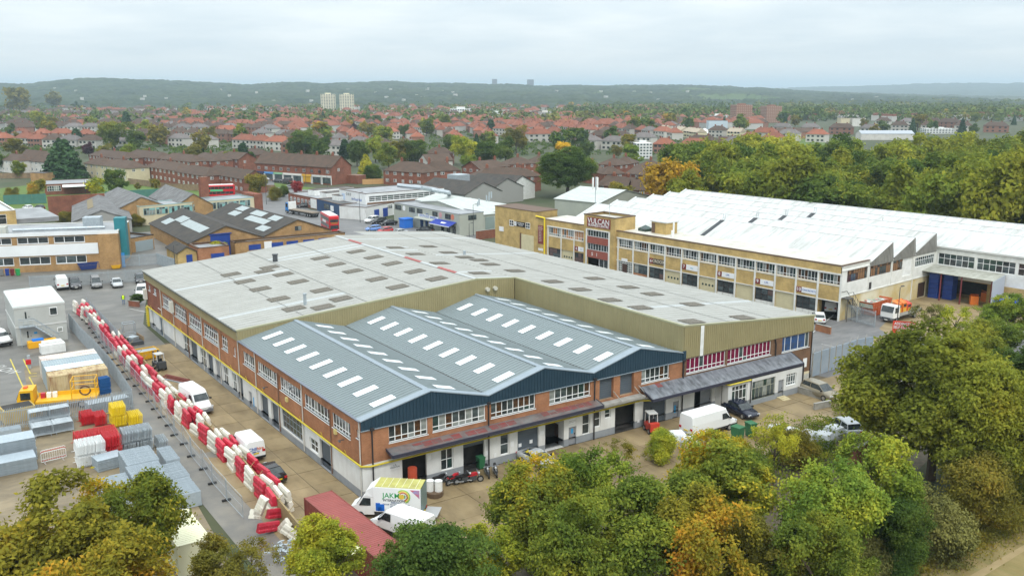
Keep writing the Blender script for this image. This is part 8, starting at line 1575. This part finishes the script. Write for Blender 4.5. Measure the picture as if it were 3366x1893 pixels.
for lab, x, y, n, m, tr in (('red crowd barrier in the stack nearest the palisade fence', -16.6, 33.9, 14, CRED, 1), ('red crowd barrier in the right part of the rear stack', -15.5, 32.9, 13, CRED, 1), ('yellow crowd barrier in the tall left stack', -13.9, 31.5, 16, CYEL, 2), ('yellow crowd barrier in the low right stack', -12.4, 31., 15, CYEL, 1), ('red crowd barrier in the long middle stack', -16.8, 27.6, 44, CRED, 1), ('red crowd barrier in the front stack beside the white ones', -16.15, 22.7, 17, CRED, 2), ('white crowd barrier in the white two tier stack', -18.2, 22, 28, CWHI, 2), ('grey crowd barrier in the right stack of two rows', -13.8, 23, 31, GALV, 2), ('grey crowd barrier in the low stack next to the lane', -11.7, 22, 10, GALV, 1)):
    stack(lab, (x, y, 0), 0, n, m, .088, tr, lab.replace('barrier', 'barriers'))
for i, (m, lab) in enumerate(((CWHI, 'single white crowd barrier standing in front, the nearest one'), (CRED, 'single red crowd barrier just behind the nearest white one'), (CWHI, 'single white crowd barrier behind the red one'))):
    q = z1(690, 1300)+np.array([.03, .35, 0])*i; o = inst('crowd_barrier', CB, None, (q[0], q[1], GZ+.02), X_); paint(o, m); tag(o, lab, 'crowd barrier')
PANM = mat('stacked galvanised mesh', (.40, .46, .50), .5, (.34, .40, .44), 3, metal=.2)
FP = {}
def panels(label, c, rz, n, L_=3.4, H=2., flat=False, pitch=.075, grp=None, z0=0):
    if ('p', L_, H) not in FP:
        mb = MB(); (mb.box(-L_/2, L_/2, -.02, .02, 0, H) if not flat else mb.box(-L_/2, L_/2, -H/2, H/2, 0, .045)); mb.box(-L_/2-.03, -L_/2, -.03, .03, 0, .1); FP['p', L_, H] = mb.mesh('fence_panel', [PANM])
    dd = np.array([math.cos(rz), math.sin(rz), 0]) if not flat else np.array([0, 0, 1.])
    for i in range(n): q = np.array(c)+(dd*(i-n/2)*pitch if not flat else dd*i*pitch); o = inst('fence_panel', FP['p', L_, H], None, (q[0]+random.uniform(-.03, .03), q[1]+random.uniform(-.03, .03), GZ+z0+(q[2]-c[2] if flat else 0)), (rz+R_(90) if not flat else rz)+random.uniform(-.012, .012)); tag(o, label, 'fence panel', grp)
for lab, x, y, n, L_, H, pt in (('grey mesh panel in the tall upright block at the lower middle, rear half', -15, 15.9, 36, 2.75, 2.15, .114), ('grey mesh panel in the tall upright block at the lower middle, front half', -15.2, 11.6, 37, 2.75, 2.15, .114), ('grey mesh panel in the upright block half under the tree', -18.0, 11.3, 32, 2.6, 1.9, .115), ('grey mesh panel in the low block beside the lane, rear', -12.15, 17.2, 32, 1.25, 1.25, .12), ('grey mesh panel in the low block beside the lane, middle', -12.65, 12.75, 32, 1.75, 1.25, .12), ('grey mesh panel in the low block beside the lane, front', -12.85, 8.7, 32, 1.85, 1.3, .12), ('pale mesh panel in the small stack at the left border', -24.4, 33.1, 11, 3., 1.2, .11)):
    panels(lab, (x, y, 0), Y_, n, L_, H, False, pt, 'mesh panels: '+lab[19:])
panels('grey mesh panel lying in the big flat stack at the left border', (-24.9, 26.9, GZ), 0, 27, 5.2, 2.3, True, .085, 'mesh panels, left border stack'); panels('grey mesh panel lying in the front flat stack at the left border', (-25.2, 24.2, GZ), 0, 15, 5.2, 2.2, True, .085, 'mesh panels, front left border stack')
panels('grey mesh panel lying flat right of the white barriers', z1(1380, 1360), X_, 16, 2.4, 1.8, True, .07, 'mesh panels, flat by the white barriers'); panels('pale green grey mesh panel lying by the palisade corner', z1(1260, 640), X_, 12, 2.5, 1.6, True, .09, 'mesh panels, palisade corner'); panels('pale green grey mesh panel lying nearest the lane behind the yellow barriers', z1(1480, 600), X_, 12, 2.5, 1.6, True, .09, 'mesh panels, behind yellow')
# containers side by side
TAN = mat('rust streaked tan container', (.56, .46, .27), .7, (.47, .37, .2), .8, streak=((1.5, 1.5, .3), (.2, .08, .03), .9)); PBL = mat('pale blue white roof sheet', (.6, .68, .76), .4, (.72, .75, .78), .5); GBL = mat('blue grey container', (.28, .34, .37), .6, (.33, .39, .41), .6); WRS = mat('white rusty container', (.68, .67, .62), .6, (.58, .55, .48), .8, streak=((.6, 1.6, 1), (.33, .14, .11), .7))
for i, (m, rm, lab) in enumerate(((TAN, TAN, 'rust streaked tan container nearest the yellow truck'), (GBL, PBL, 'container with shiny pale blue roof beside the tan one'), (GBL, GBL, 'blue grey container third from the front of the row'), (WRS, WRS, 'white container with a red rust patch, rearmost of the row'))):
    container('storage_container', lab, (-15.5+.05*i, 45.7+2.55*i), 0, 6.3, m, roofm=rm)
# portable cabin, two storeys
CAB = mat('pale grey cabin wall', (.44, .455, .43), .6, (.40, .41, .385), .8); CW0, CW1, CY0, CY1 = -19.3, -12.9, 71.7, 84.5
t = thing('portable_cabin', 'two storey pale grey portable cabin with white roof and outside stairs', 'cabin', (-16.1, 78, GZ))
FC = Frame((CW0, CY0, 0), (1, -.03)); FCL = Frame((CW0, CY1, 0), (0, -1))
for k in range(2):
    z0 = GZ+2.75*k; mb = MB(); mb.box(CW0, CW1, CY0, CY1, z0, z0+2.62); mb.build('wall', CAB, t); mb = MB(); mb.box(CW0-.06, CW1+.06, CY0-.06, CY1+.06, z0+2.5, z0+2.74); mb.build('edge_beam', mat('pale cabin frame', (.55, .56, .54), .5), t)
    door(t, Frame((CW0, CY0, 0), (1, 0)), .9, 1.9, z0+.15, z0+2.15, CAB, .05); mb = MB(); mb.box(CW0+1.3, CW0+1.5, CY0-.09, CY0-.05, z0+1.0, z0+1.95); mb.build('door_window', GL, t)
    swin(t, Frame((CW0, CY0, 0), (1, 0)), 4.9 if k else 5.5, z0+1.6, 1.0 if k else .7, 1.1 if k else .65, 1, t=.03, tr=0)
n = 7
for i in range(n): y0 = CY0+(CY1-CY0)*i/n; mb = MB(); mb.box(CW0+.1, CW1-.1, y0+.03, y0+(CY1-CY0)/n-.03, 5.29, 5.36); mb.build('roof_panel', mat('white cabin roof', (.58, .63, .61), .5, (.47, .52, .5), .5), t)
mb = MB(); y = CY0-.9
mb.box(CW0+.4, CW0+2.3, CY0-1.1, CY0-.05, 2.5, 2.58)
for i in range(10): mb.box(CW0+2.3+i*.3, CW0+2.6+i*.3, CY0-1.05, CY0-.1, 2.32-i*.26, 2.36-i*.26)
for yy in (CY0-1.1, CY0-.06): mb.tube((CW0+2.3, yy, 2.5), (CW0+5.3, yy, GZ), .05, n=4); mb.tube((CW0+2.3, yy, 3.5), (CW0+5.3, yy, .8), .03, n=4); mb.tube((CW0+.4, yy, 3.5), (CW0+2.3, yy, 3.5), .03, n=4)
for i in range(9): mb.tube((CW0+.4+i*.55, CY0-1.1, 2.5 if i < 4 else 2.5-(i-3.4)*.45), (CW0+.4+i*.55, CY0-1.1, 3.5 if i < 4 else 3.5-(i-3.4)*.45), .02, n=4)
mb.tube((CW0+.45, CY0-1.05, GZ), (CW0+.45, CY0-1.05, 2.5), .04); tag(mb.build('outside_stair', GALV, t), kind='stuff'); mb = MB(); mb.box(CW0+2.2, CW0+2.6, CY0-.04, CY0-.01, 1.25, 1.5); mb.build('blue_notice', SIGNB, t)
# yellow truck, tipper, bins and other yard things
YEL = mat('works yellow paint', (.72, .40, .012), .45, (.64, .35, .012), 2)
t = thing('yellow_truck', 'yellow works lorry with an open steel cage frame on its back behind the fence', 'truck'); lorry_cab(t, YEL, 3.9, 2.2, 2.5, 1.7); mb = MB(); mb.box(-4.2, 2.1, -1.1, 1.1, .85, 1.1); mb.box(-4.2, 2.1, -1.1, -1.04, 1.1, 1.5); mb.build('bed', YEL, t)
mb = MB(); 
for x in (-4.1, -1.6):
    for y in (-1, 1): mb.tube((x, y, 1.1), (x, y, 3.1), .06, n=5)
for z in (2.1, 3.1): mb.path([(-4.1, -1, z), (-1.6, -1, z), (-1.6, 1, z), (-4.1, 1, z), (-4.1, -1, z)], .05, 5)
mb.build('cage_frame', YEL, t); mb = MB(); mb.path([(-2.9+.55*math.cos(a), .2, 1.7+.5*math.sin(a)) for a in np.linspace(0, 6.28, 12)], .09, 5); mb.build('hose_coil', mat('brown hose', (.1, .05, .03), .6), t); mb = MB(); mb.box(2.9, 3.3, -.3, .3, 2.5, 2.68); mb.build('beacon', OIN, t)
for x, m in ((.3, WHITE), (.9, WHITE), (1.5, RBAR)): mb = MB(); mb.rbox((x, -.4, 1.1), (.45, .5, .55), 0); mb.build('load_box', m, t)
for x in (-2.6, 2.8):
    for y in (-1, 1): wheel(t, x, y*.98, .45, .28)
settle(t, *place(z1(1230, 560), z1(250, 650)))
c = z1(235, 760); t = thing('tipper_body', 'yellow steel tipper body standing behind the palisade fence at the left', 'tipper', c); mb = MB(); mb.rbox(c, (3.1, 2.2, 1.5), X_); mb.rbox(c+[0, 0, 1.5], (2.8, 1.9, .04), X_, 1)
for k in range(7): q = c+np.array([math.cos(X_), math.sin(X_), 0])*(-1.4+k*.46)+np.array([math.sin(X_), -math.cos(X_), 0])*1.1; mb.rbox((q[0], q[1], GZ+.1), (.1, .1, 1.3), X_)
mb.build('body', [mat('dusty yellow steel', (.50, .36, .10), .6, (.42, .3, .08), 1.5), DARKIN], t)
c = z4(450, 1085); t = thing('orange_bin', 'long orange storage bin with a blue sheet in front of the cabin', 'bin', c); mb = MB(); mb.rbox(c, (3.6, 1.2, .85), .06); mb.build('body', mat('orange yellow plastic', (.78, .38, .01), .45), t); mb = MB(); mb.rbox(c+[-.5, .1, .86], (1.4, .8, .22), .06); mb.build('blue_sheet', mat('blue sheet', (.02, .2, .7), .5), t)
PALM = mat('blue pallet timber', (.01, .085, .26), .6)
mb = MB()
for i in range(5): mb.box(-.6, .6, -.5+i*.22, -.38+i*.22, .1, .125)
for y in (-.45, 0, .45): mb.box(-.6, .6, y-.05, y+.05, .02, .1)
PAL = mb.mesh('pallet', [PALM]); c = z1(1330, 430)
for i in range(15): o = inst('pallet', PAL, None, (c[0]+random.uniform(-.04, .04), c[1]+random.uniform(-.04, .04), GZ+.13*i), X_+random.uniform(-.05, .05)); tag(o, 'blue pallet in the tall stack between the tan container and the palisade fence', 'pallet', 'stacked blue pallets')
container('cream_cabin', 'cream cabin with ribbed roof under the lower left trees', at(600, 1725, 2.4)[:2], X_+1.45, 6., mat('cream cabin steel', (.70, .68, .48), .5), cat='cabin', H=2.5)
c = z4(315, 1320); t = thing('fuel_pump', 'small grey pump post with red cabinet on the yard concrete', 'pump', c); mb = MB(); mb.rbox(c, (.35, .35, 1.7), 0); mb.build('post', GALV, t); mb = MB(); mb.rbox(c+[-.1, -.15, .6], (.6, .3, .6), 0); mb.build('red_cabinet', CRED, t)
def spot(name, label, cat, c, parts):
    t = thing(name, label, cat, c)
    for n, sz, off, m, rz in parts: mb = MB(); mb.rbox(np.array(c)+off, sz, rz); mb.build(n, m, t)
    return t
c = z4(560, 1145); spot('site_trailer', 'white low site trailer roof with hoop behind the container row', 'trailer', c, [('body', (3., 1.6, 1.2), [0, 0, 0], WHITE, .06), ('top', (2.4, 1.2, .35), [0, 0, 1.2], WHITE, .06)])
c = z6(920, 570); spot('trailer', 'dark open trailer with grey bags in the alley beside the tan wall', 'trailer', c, [('base', (2.0, 3.0, .5), [0, 0, 0], DGREY, .1), ('side', (.08, 3.0, .6), [-1, 0, .5], DGREY, .1), ('side', (.08, 3.0, .6), [1, 0, .5], WOOD, .1), ('bag', (1.2, 1.3, .4), [0, .3, .5], GALV, .5)])
c = z6(870, 455); t = thing('wire_cage', 'grey wire cage standing beside the tan wall in the alley', 'cage', c); mb = MB()
for x in (-.8, .8):
    for y in (-.6, .6): mb.tube(c+[x, y, 0], c+[x, y, 1.7], .04, n=4)
for z in (.1, 1.7): mb.path([c+[-.8, -.6, z], c+[.8, -.6, z], c+[.8, .6, z], c+[-.8, .6, z], c+[-.8, -.6, z]], .04, 4)
for k in range(8): mb.tube(c+[-.8+k*.22, -.6, .1], c+[-.8+k*.22, -.6, 1.7], .012, n=3)
mb.build('frame', GALV, t)
def skip(label, c, rz, L_, W_, H, m, fill=None, name='skip'):
    t = thing(name, label, 'skip', (c[0], c[1], GZ), rz); LOC[t.name] = np.zeros(3); mb = MB(); a, b = L_/2, W_/2; k = .72
    lo = [(-a*k, -b*.9, .1), (a*k, -b*.9, .1), (a*k, b*.9, .1), (-a*k, b*.9, .1)]; hi = [(-a, -b, H), (a, -b, H), (a, b, H), (-a, b, H)]; mb.add(lo+hi, MB.BF[:1]+MB.BF[2:]); mb.box(-a, a, -b-.04, -b+.04, H-.1, H+.02); mb.box(-a, a, b-.04, b+.04, H-.1, H+.02)
    for x in np.linspace(-a*.7, a*.7, 6): mb.box(x-.06, x+.06, -b-.05, -b*.93, .3, H-.1)
    mb.build('shell', m, t)
    if fill: mb = MB(); mb.box(-a*.97, a*.97, -b*.96, b*.96, H*.6, H*.88); mb.build('load', fill, t)
    return t
skip('yellow skip with a grey cover in the alley by the dark forklift', z6(1100, 760), .1, 2.6, 2.0, 1.2, YEL, GALV); skip('blue skip against the tan brick of the white and brick office', S3(955, 915), -.1, 4.6, 1.8, 1.5, mat('dark blue skip', (.02, .04, .16), .5), WOOD); skip('yellow box skip at the foot of the brick pier', S3(1228, 912), -.1, 1.8, 1.2, .8, YEL)
LDM = mat('mixed clothing load', (.5, .45, .4), .9, (.2, .35, .3), 3, col3=(.6, .2, .15)); sk = skip('large rusty orange roll on skip full of rubble bags beside the steel stair', V4(1250, 870), math.atan2(VU[1], VU[0]), 6.0, 2.4, 2.3, mat('rusty orange steel', (.52, .12, .04), .6, (.42, .1, .035), 1), LDM)
for i in range(26): mb = MB(); mb.rbox((random.uniform(-2.6, 2.6), random.uniform(-.95, .95), 1.95), (random.uniform(.3, .6), random.uniform(.25, .45), random.uniform(.15, .35)), random.uniform(0, 3)); mb.build('load_bag', random.choice((WHITE, GRNW, mat('pink bag', (.6, .3, .28), .8), TEAL)), sk)
c = z6(1440, 1040); t = thing('timber_bundle', 'bundle of red brown steel beams lying beside the tan wall near the white van', 'beams', c)
for k in range(6): mb = MB(); mb.rbox(c+[-.5+k*.2, (k % 2)*.2, 0 if k < 4 else .16], (.14, 4.2, .14), .45); mb.build('beam', mat('red brown beam', (.2, .06, .045), .7) if k else GALV, t)
# person in a high visibility vest
pp = at(406.8, 1000.6); t = thing('person', 'person in yellow vest and blue jeans standing at the factory entrance', 'person', pp, 0)
pv = np.array([(0, 0, .98), (0, 0, 1.2), (0, 0, 1.42), (0, 0, 1.52), (0, -.01, 1.66), (0, -.02, 1.78), (.19, 0, 1.43), (.26, 0, 1.18), (.2, -.12, 1.0), (.12, -.2, 1.02), (-.19, 0, 1.43), (-.27, 0, 1.18), (-.24, -.05, .94), (-.22, -.07, .84), (.1, 0, .9), (.12, -.02, .5), (.12, 0, .08), (.13, -.14, .03), (-.1, 0, .9), (-.11, 0, .5), (-.12, .02, .08), (-.13, -.12, .03)])
pr_ = [.15, .14, .16, .06, .1, .085, .07, .05, .042, .035, .07, .05, .042, .035, .1, .07, .05, .04, .1, .07, .05, .04]; pe = [(0, 1), (1, 2), (2, 3), (3, 4), (4, 5), (2, 6), (6, 7), (7, 8), (8, 9), (2, 10), (10, 11), (11, 12), (12, 13), (0, 14), (14, 15), (15, 16), (16, 17), (0, 18), (18, 19), (19, 20), (20, 21)]
me = bpy.data.meshes.new('body'); me.from_pydata(pv.tolist(), pe, []); ob = bpy.data.objects.new('body', me); COL.objects.link(ob); ob.parent = t; md = ob.modifiers.new('Skin', 'SKIN'); ob.modifiers.new('Sub', 'SUBSURF').levels = 1
for v_, r in zip(me.skin_vertices[0].data, pr_): v_.radius = (r, r)
me.skin_vertices[0].data[0].use_root = True
SKM = bpy.data.materials.new('person cloth and skin'); SKM.use_nodes = True; n_t = SKM.node_tree; tcn = n_t.nodes.new('ShaderNodeTexCoord'); sx_ = n_t.nodes.new('ShaderNodeSeparateXYZ'); rp = n_t.nodes.new('ShaderNodeValToRGB'); rp.color_ramp.interpolation = 'CONSTANT'; dv_ = n_t.nodes.new('ShaderNodeMath'); dv_.operation = 'DIVIDE'; dv_.inputs[1].default_value = 2
n_t.links.new(tcn.outputs['Object'], sx_.inputs[0]); n_t.links.new(sx_.outputs['Z'], dv_.inputs[0]); n_t.links.new(dv_.outputs[0], rp.inputs[0]); n_t.links.new(rp.outputs[0], n_t.nodes['Principled BSDF'].inputs['Base Color'])
for i, (p_, c) in enumerate(((0, (.02, .02, .02)), (.05, (.12, .18, .3)), (.47, (.03, .03, .035)), (.76, (.35, .2, .13)), (.86, (.03, .02, .015)))): e = rp.color_ramp.elements[i] if i < 2 else rp.color_ramp.elements.new(p_); e.position = p_; e.color = (*c, 1)
me.materials.append(SKM)
mb = MB(); el = lambda a, b, z: [(a*math.cos(k), b*math.sin(k), z) for k in np.linspace(0, 6.283, 11)[:-1]]
mb.loft([el(.2, .155, .88), el(.195, .155, 1.1), el(.215, .165, 1.3), el(.2, .14, 1.46), el(.11, .09, 1.52)]); v_ = mb.mesh('vest', [mat('fluorescent yellow vest', (.62, .9, .02), .6)]); inst('vest', v_, t, pp)
# hedge, low walls, gates, boards
c = S3(1480, 1295); t = thing('clipped_hedge', 'clipped round hedge by the low brick wall at the factory entrance', 'hedge', c); V_, _ = crown(77, ncl=420, npc=24, leaf=.06, sig=.07, H=.8, nl=12); o = bpy.data.objects.new('foliage', quads_mesh('foliage', (V_*np.array([1.35, 1.1, 1.0])+np.array([0, 0, 1.0])), [GD_])); COL.objects.link(o); o.parent = t
def lowwall(label, a, b, h, m, w=.24, name='low_wall'):
    t = thing(name, label, 'wall', (a[0], a[1], GZ)); d = (np.array(b)-np.array(a))[:2]; d = d/np.linalg.norm(d); n = np.array([-d[1], d[0]])*w; mb = MB(); mb.prism([(a[0], a[1], GZ-.2), (b[0], b[1], GZ-.2), (b[0], b[1], GZ+h), (a[0], a[1], GZ+h)], (*n, 0)); mb.build('wall', m, t); mb = MB(); mb.prism([(a[0]-n[0]*.15, a[1]-n[1]*.15, GZ+h), (b[0]-n[0]*.15, b[1]-n[1]*.15, GZ+h), (b[0]+n[0]*1.15, b[1]+n[1]*1.15, GZ+h), (a[0]+n[0]*1.15, a[1]+n[1]*1.15, GZ+h)], (0, 0, .06)); mb.build('coping', CONCW, t); return t
lowwall('low red brick wall around the hedge at the factory entrance', S3(1362, 1305), S3(1470, 1318), .9, BR_R); lowwall('low red brick wall beside the small white car at the factory corner', V4(735, 1015), V4(865, 1050), 1.0, BR_O); lowwall('low grey block wall in front of the beige estate car', R5(1490, 930), R5(1850, 1035), .75, CONCW); lowwall('low end block of the grey wall by the parking bay', R5(1700, 1120), R5(1870, 1085), .7, CONCW); lowwall('brick retaining wall below the pale units', P5(1650, 905), P5(2080, 850), 2.0, BR_R); lowwall('dark red brick wall by the white rubble bags under the oak', at(2790, 1560), at(2900, 1500), 2.2, BR_R)
P = [V4(705, 1420), V4(850, 1370), V4(960, 1335), V4(1085, 1290), V4(1230, 1260)]; t = thing('panel_fence', 'tall blue grey concrete panel fence right of the brown brick end', 'fence', P[0])
for a, b in zip(P, P[1:]):
    for f in (0, .5):
        p0, p1 = a+(b-a)*f, a+(b-a)*(f+.5); mb = MB(); mb.prism([p0+[.03, 0, 0], p1-[.03, 0, 0], p1+[-.03, 0, 3.0], p0+[.03, 0, 3.0]], (.05, .12, 0)); mb.build('panel', mat('blue grey concrete panel', (.23, .28, .33), .8, (.28, .32, .36), .7), t); mb = MB(); mb.tube(p0, p0+[0, 0, 3.1], .08, n=5); mb.tube(p0+[0, 0, 3.1], p0+[.5, .2, 3.45], .04, n=4); mb.build('post', CONCW, t)
palisade('palisade_gate', 'wide sliding palisade gate with yellow end caps at the yard of the business centre', [V4(945, 905), V4(1250, 990)], 2.5, GALV, .2, 'gate'); 
def lamp(label, p, h=7., arm=(.9, .2), m=DGREY, name='street_lamp'):
    t = thing(name, label, 'lamp post', p); p = np.array(p); mb = MB(); mb.tube(p, p+[0, 0, h], .09, .05, 6); mb.tube(p+[0, 0, h], p+[arm[0], arm[1], h+.1], .04, n=5); mb.build('pole', m, t); mb = MB(); mb.rbox(p+[arm[0], arm[1], h], (.55, .22, .12), 0); mb.build('lamp_head', m, t); return t
for lab, p, h in (('black lamp post beside the white flatbed truck', V4(1440, 1020), 6.5), ('grey lamp post on the traffic island before the white depot', P5(135, 680), 8), ('lamp post at the corner of the bakery', P5(1610, 850), 7.5), ('short lamp post behind the pale roof edge', P5(1556, 945), 4.5), ('lamp post on the verge beside the olive brown tree', at(876, 672), 9), ('lamp post by the shop parade, right end', D1(670, 335), 8), ('lamp post by the shop parade, middle', D1(500, 322), 8), ('lamp post behind the pavilion', at(283, 655), 8), ('lamp post beside the brick terrace gable', at(694, 610), 8), ('thin dark pole at the roof corner by the workshop yard', S3(1860, 960), 5.5)): lamp(lab, p, h)
a, b = V4(1405, 1060), V4(1600, 1075); t = thing('red_sign_board', 'red and white hoarding sign at the yard entrance under the trees', 'sign', a); mb = MB(); mb.prism([a+[0, 0, .3], b+[0, 0, .3], b+[0, 0, 2.2], a+[0, 0, 2.2]], (0, .1, 0)); mb.build('board', mat('sign red', (.62, .06, .03), .5), t); fr = Frame((*a[:2], 0), (b-a)[:2]); Lb = float(np.linalg.norm((b-a)[:2]))
for s_, z in (('ADDINGTON', 1.6), ('SELF STORAGE', 1.05), ('01689 100', .5)): text('sign_text', s_, fr.P(Lb/2, z, .03), fr.rz, .55, PAPER, t, bold=.012, sx=.8)
# windbreak and timber fences on the green
def run_fence(name, label, P, h, m, step, thick=.06):
    t = thing(name, label, 'fence', P[0])
    for a, b in zip(*(lambda Q: (Q, Q[1:]))(dense(P, step))): mb = MB(); mb.prism([a+[.0, 0, 0], b-(b-a)*.01, b-(b-a)*.01+[0, 0, h], a+[0, 0, h]], (0, thick, 0)); mb.build('panel', m, t)
WB = mat('green windbreak mesh', (.06, .16, .13), .8, (.07, .19, .16), 1)
run_fence('windbreak_fence', 'green mesh windbreak fence on the playing field left of the brick wall', [at(*b1(30, 668)), at(*b1(350, 655))], 3., WB, 4); run_fence('windbreak_fence', 'green mesh windbreak fence on the playing field right of the brick wall', [at(*b1(790, 640)), at(*b1(1290, 610))], 3., WB, 4)
run_fence('timber_fence', 'grey timber fence behind the grass at the left border', [at(*b1(-20, 472)), at(*b1(320, 468))], 2.2, FENCEW, 3); run_fence('timber_fence', 'timber garden fence behind the green maple', [at(*b1(960, 512)), at(*b1(1290, 556)), at(*A1p(1620, 985)), at(*A1p(2080, 985))], 2.2, FENCEW, 3); run_fence('timber_fence', 'new orange timber fence before the hipped brick houses', [at(*a2(440, 935)), at(*a2(590, 930)), at(*a2(700, 928))], 2., mat('new timber fence', (.5, .29, .12), .8), 3)
# bits along the front and the near verge
BAGW = mat('white rubble sack', (.72, .74, .76), .6, (.6, .62, .64), 2)
for i, (u, v) in enumerate(((2555, 1440), (2600, 1450), (2655, 1458), (2705, 1462), (2740, 1440), (2790, 1428), (2225, 1460), (2265, 1480))):
    c = at(u, v); t = tag(inst('rubble_bag', cached('bag', lambda: (lambda m_: m_.loft([[(x*.95, y*.95, 0) for x, y in ((-.5, -.5), (.5, -.5), (.5, .5), (-.5, .5))], [(x*1.1, y*1.1, .45) for x, y in ((-.5, -.5), (.5, -.5), (.5, .5), (-.5, .5))], [(x*.9, y*.9, .85) for x, y in ((-.5, -.5), (.5, -.5), (.5, .5), (-.5, .5))], [(x*.3, y*.3, .98) for x, y in ((-.5, -.5), (.5, -.5), (.5, .5), (-.5, .5))]]).mesh('rubble_bag', [BAGW]))(MB())), None, c, random.uniform(0, 3), scale=1.5), ('white rubble bag in the row under the oak by the near verge' if i < 6 else 'white sheeted heap behind the orange tinted bush'), 'bag', 'rubble bags on the near verge' if i < 6 else 'white heaps')
GRNB = mat('green bin plastic', (.03, .14, .06), .5)
def bin_(label, c, m=GRNB, s=1., name='wheelie_bin'):
    t = thing(name, label, 'bin', c, random.uniform(-.2, .2)); LOC[t.name] = np.zeros(3); mb = MB(); mb.loft([[(-.24*s, -.26*s, .08), (.24*s, -.26*s, .08), (.24*s, .26*s, .08), (-.24*s, .26*s, .08)], [(-.29*s, -.33*s, 1.*s), (.29*s, -.33*s, 1.*s), (.29*s, .33*s, 1.*s), (-.29*s, .33*s, 1.*s)]]); mb.build('tub', m, t); mb = MB(); mb.box(-.31*s, .31*s, -.35*s, .35*s, 1.*s, 1.08*s); mb.build('lid', m, t)
bin_('green wheelie bin in the open unit doorway', (12.0, .15, GZ), s=1.1); bin_('green skip bin by the near verge behind the bushes', R2(1515, 1170), s=1.6); bin_('second green bin on the near verge, farther right', R2(1640, 1110), s=1.4)
for x, m, n in ((22, GRY, 'grey'), (80, BLUED, 'blue'), (133, mat('maroon plastic', (.16, .02, .03), .5), 'maroon'), (192, mat('bright green plastic', (.02, .3, .08), .5), 'bright green')): bin_(n+' bin in the row below the tan brick office wall', S3(x, 985), m, 1.2)
c = J5(1945, 470); t = thing('drum_cart', 'round cart carrying two white drums behind the removal lorry', 'cart', c); mb = MB(); mb.tube(c, c+[0, 0, .45], .75, .8, 12); mb.build('cart', mat('brown cart', (.12, .08, .05), .7), t)
for dx, dy in ((-.3, .25), (.3, -.2)): mb = MB(); mb.tube(c+[dx, dy, .45], c+[dx, dy, 1.35], .34, n=12); mb.tube(c+[dx, dy, 1.35], c+[dx, dy, 1.4], .36, n=12); mb.build('drum', WHITE, t)
c = at(2655, 1500); t = thing('pallet_pile', 'pile of brown timber pallets behind the bushes on the near verge', 'pallets', R2(1790, 1150)); c = R2(1790, 1150)
for i in range(6): mb = MB(); mb.rbox(c+[0, 0, i*.16], (2.0, 1.3, .11), random.uniform(-.1, .1)); mb.build('pallet', WOOD, t)
c = at(945, 1822); t = tag(thing('scrap_pile', 'pile of grey scrap metal at the near end of the barrier row', 'scrap', c)); mb = MB()
for i in range(60): q = c+[random.gauss(0, .7), random.gauss(0, .7), random.uniform(.1, .8)]; mb.rbox(q, (random.uniform(.2, .6), .14, .05), random.uniform(0, 3))
tag(mb.build('metal_piece', GALV, t), kind='stuff')
c = P5(735, 745); t = thing('food_stall', 'small blue canvas stall in front of the bakery', 'stall', c); mb = MB(); mb.rbox(c, (2.6, 2.4, 2.2), .1); mb.build('canvas', mat('stall blue', (.02, .16, .6), .6), t); mb = MB(); mb.rbox(c+[0, 0, 2.2], (2.9, 2.7, .25), .1); mb.build('roof', mat('stall blue', (.02, .16, .6)), t)
mb = MB(); mb.tube((4.5, -.55, GZ), (4.5, -.55, 1.9), .42, n=10); t = thing('red_cylinder', 'tall red boiler cylinder standing in the first open doorway', 'cylinder', (4.5, -.55, GZ)); LOC[t.name] = np.array([4.5, -.55, GZ]); mb.build('tank', mat('boiler red', (.45, .07, .03), .5), t)
for i, (s, tt, m, lab) in enumerate(((-1.5, 27.5, BLUED, 'blue crate stack in the left corner of the loading shelter'), (-3.6, 28.2, BLUED, 'blue crate stack behind the maroon post in the loading shelter'))):
    t = thing('crate_stack', lab, 'crates', vp(s, tt, GZ), 0, 'blue crate stacks')
    for k in range(5): c = vp(s, tt, GZ+.85*k); mb = MB(); mb.rbox(c, (1.8, 1.6, .8), -VT); mb.build('crate', m, t)
for i, (u, v) in enumerate(((3300, 1010), (3240, 990), (3200, 1000))): bank('orange clothing bank behind the bright yellow tree, '+('right', 'middle', 'left')[i]+' of three', at(u, v), .3+i, 1.8)
c = at(3330, 1020); t = thing('blue_sheet_heap', 'blue sheeted heap beside the pale shelter end at the right border', 'heap', c); mb = MB(); mb.prism([c+[-2.5, -2, 0], c+[3, -2, 0], c+[3, 0, 1.8], c+[-2, 0, 1.4]], (0, 2.5, 0)); mb.build('sheet', mat('blue tarpaulin', (.03, .10, .5), .5), t)
# lettering becomes plain meshes
bpy.context.view_layer.update(); dg = bpy.context.evaluated_depsgraph_get()
for o in [q for q in COL.objects if q.type == 'FONT']:
    me = bpy.data.meshes.new_from_object(o.evaluated_get(dg)); n = bpy.data.objects.new('lettering', me); COL.objects.link(n); n.parent = o.parent; n.location = o.location; n.rotation_euler = o.rotation_euler; n.scale = o.scale; bpy.data.objects.remove(o)
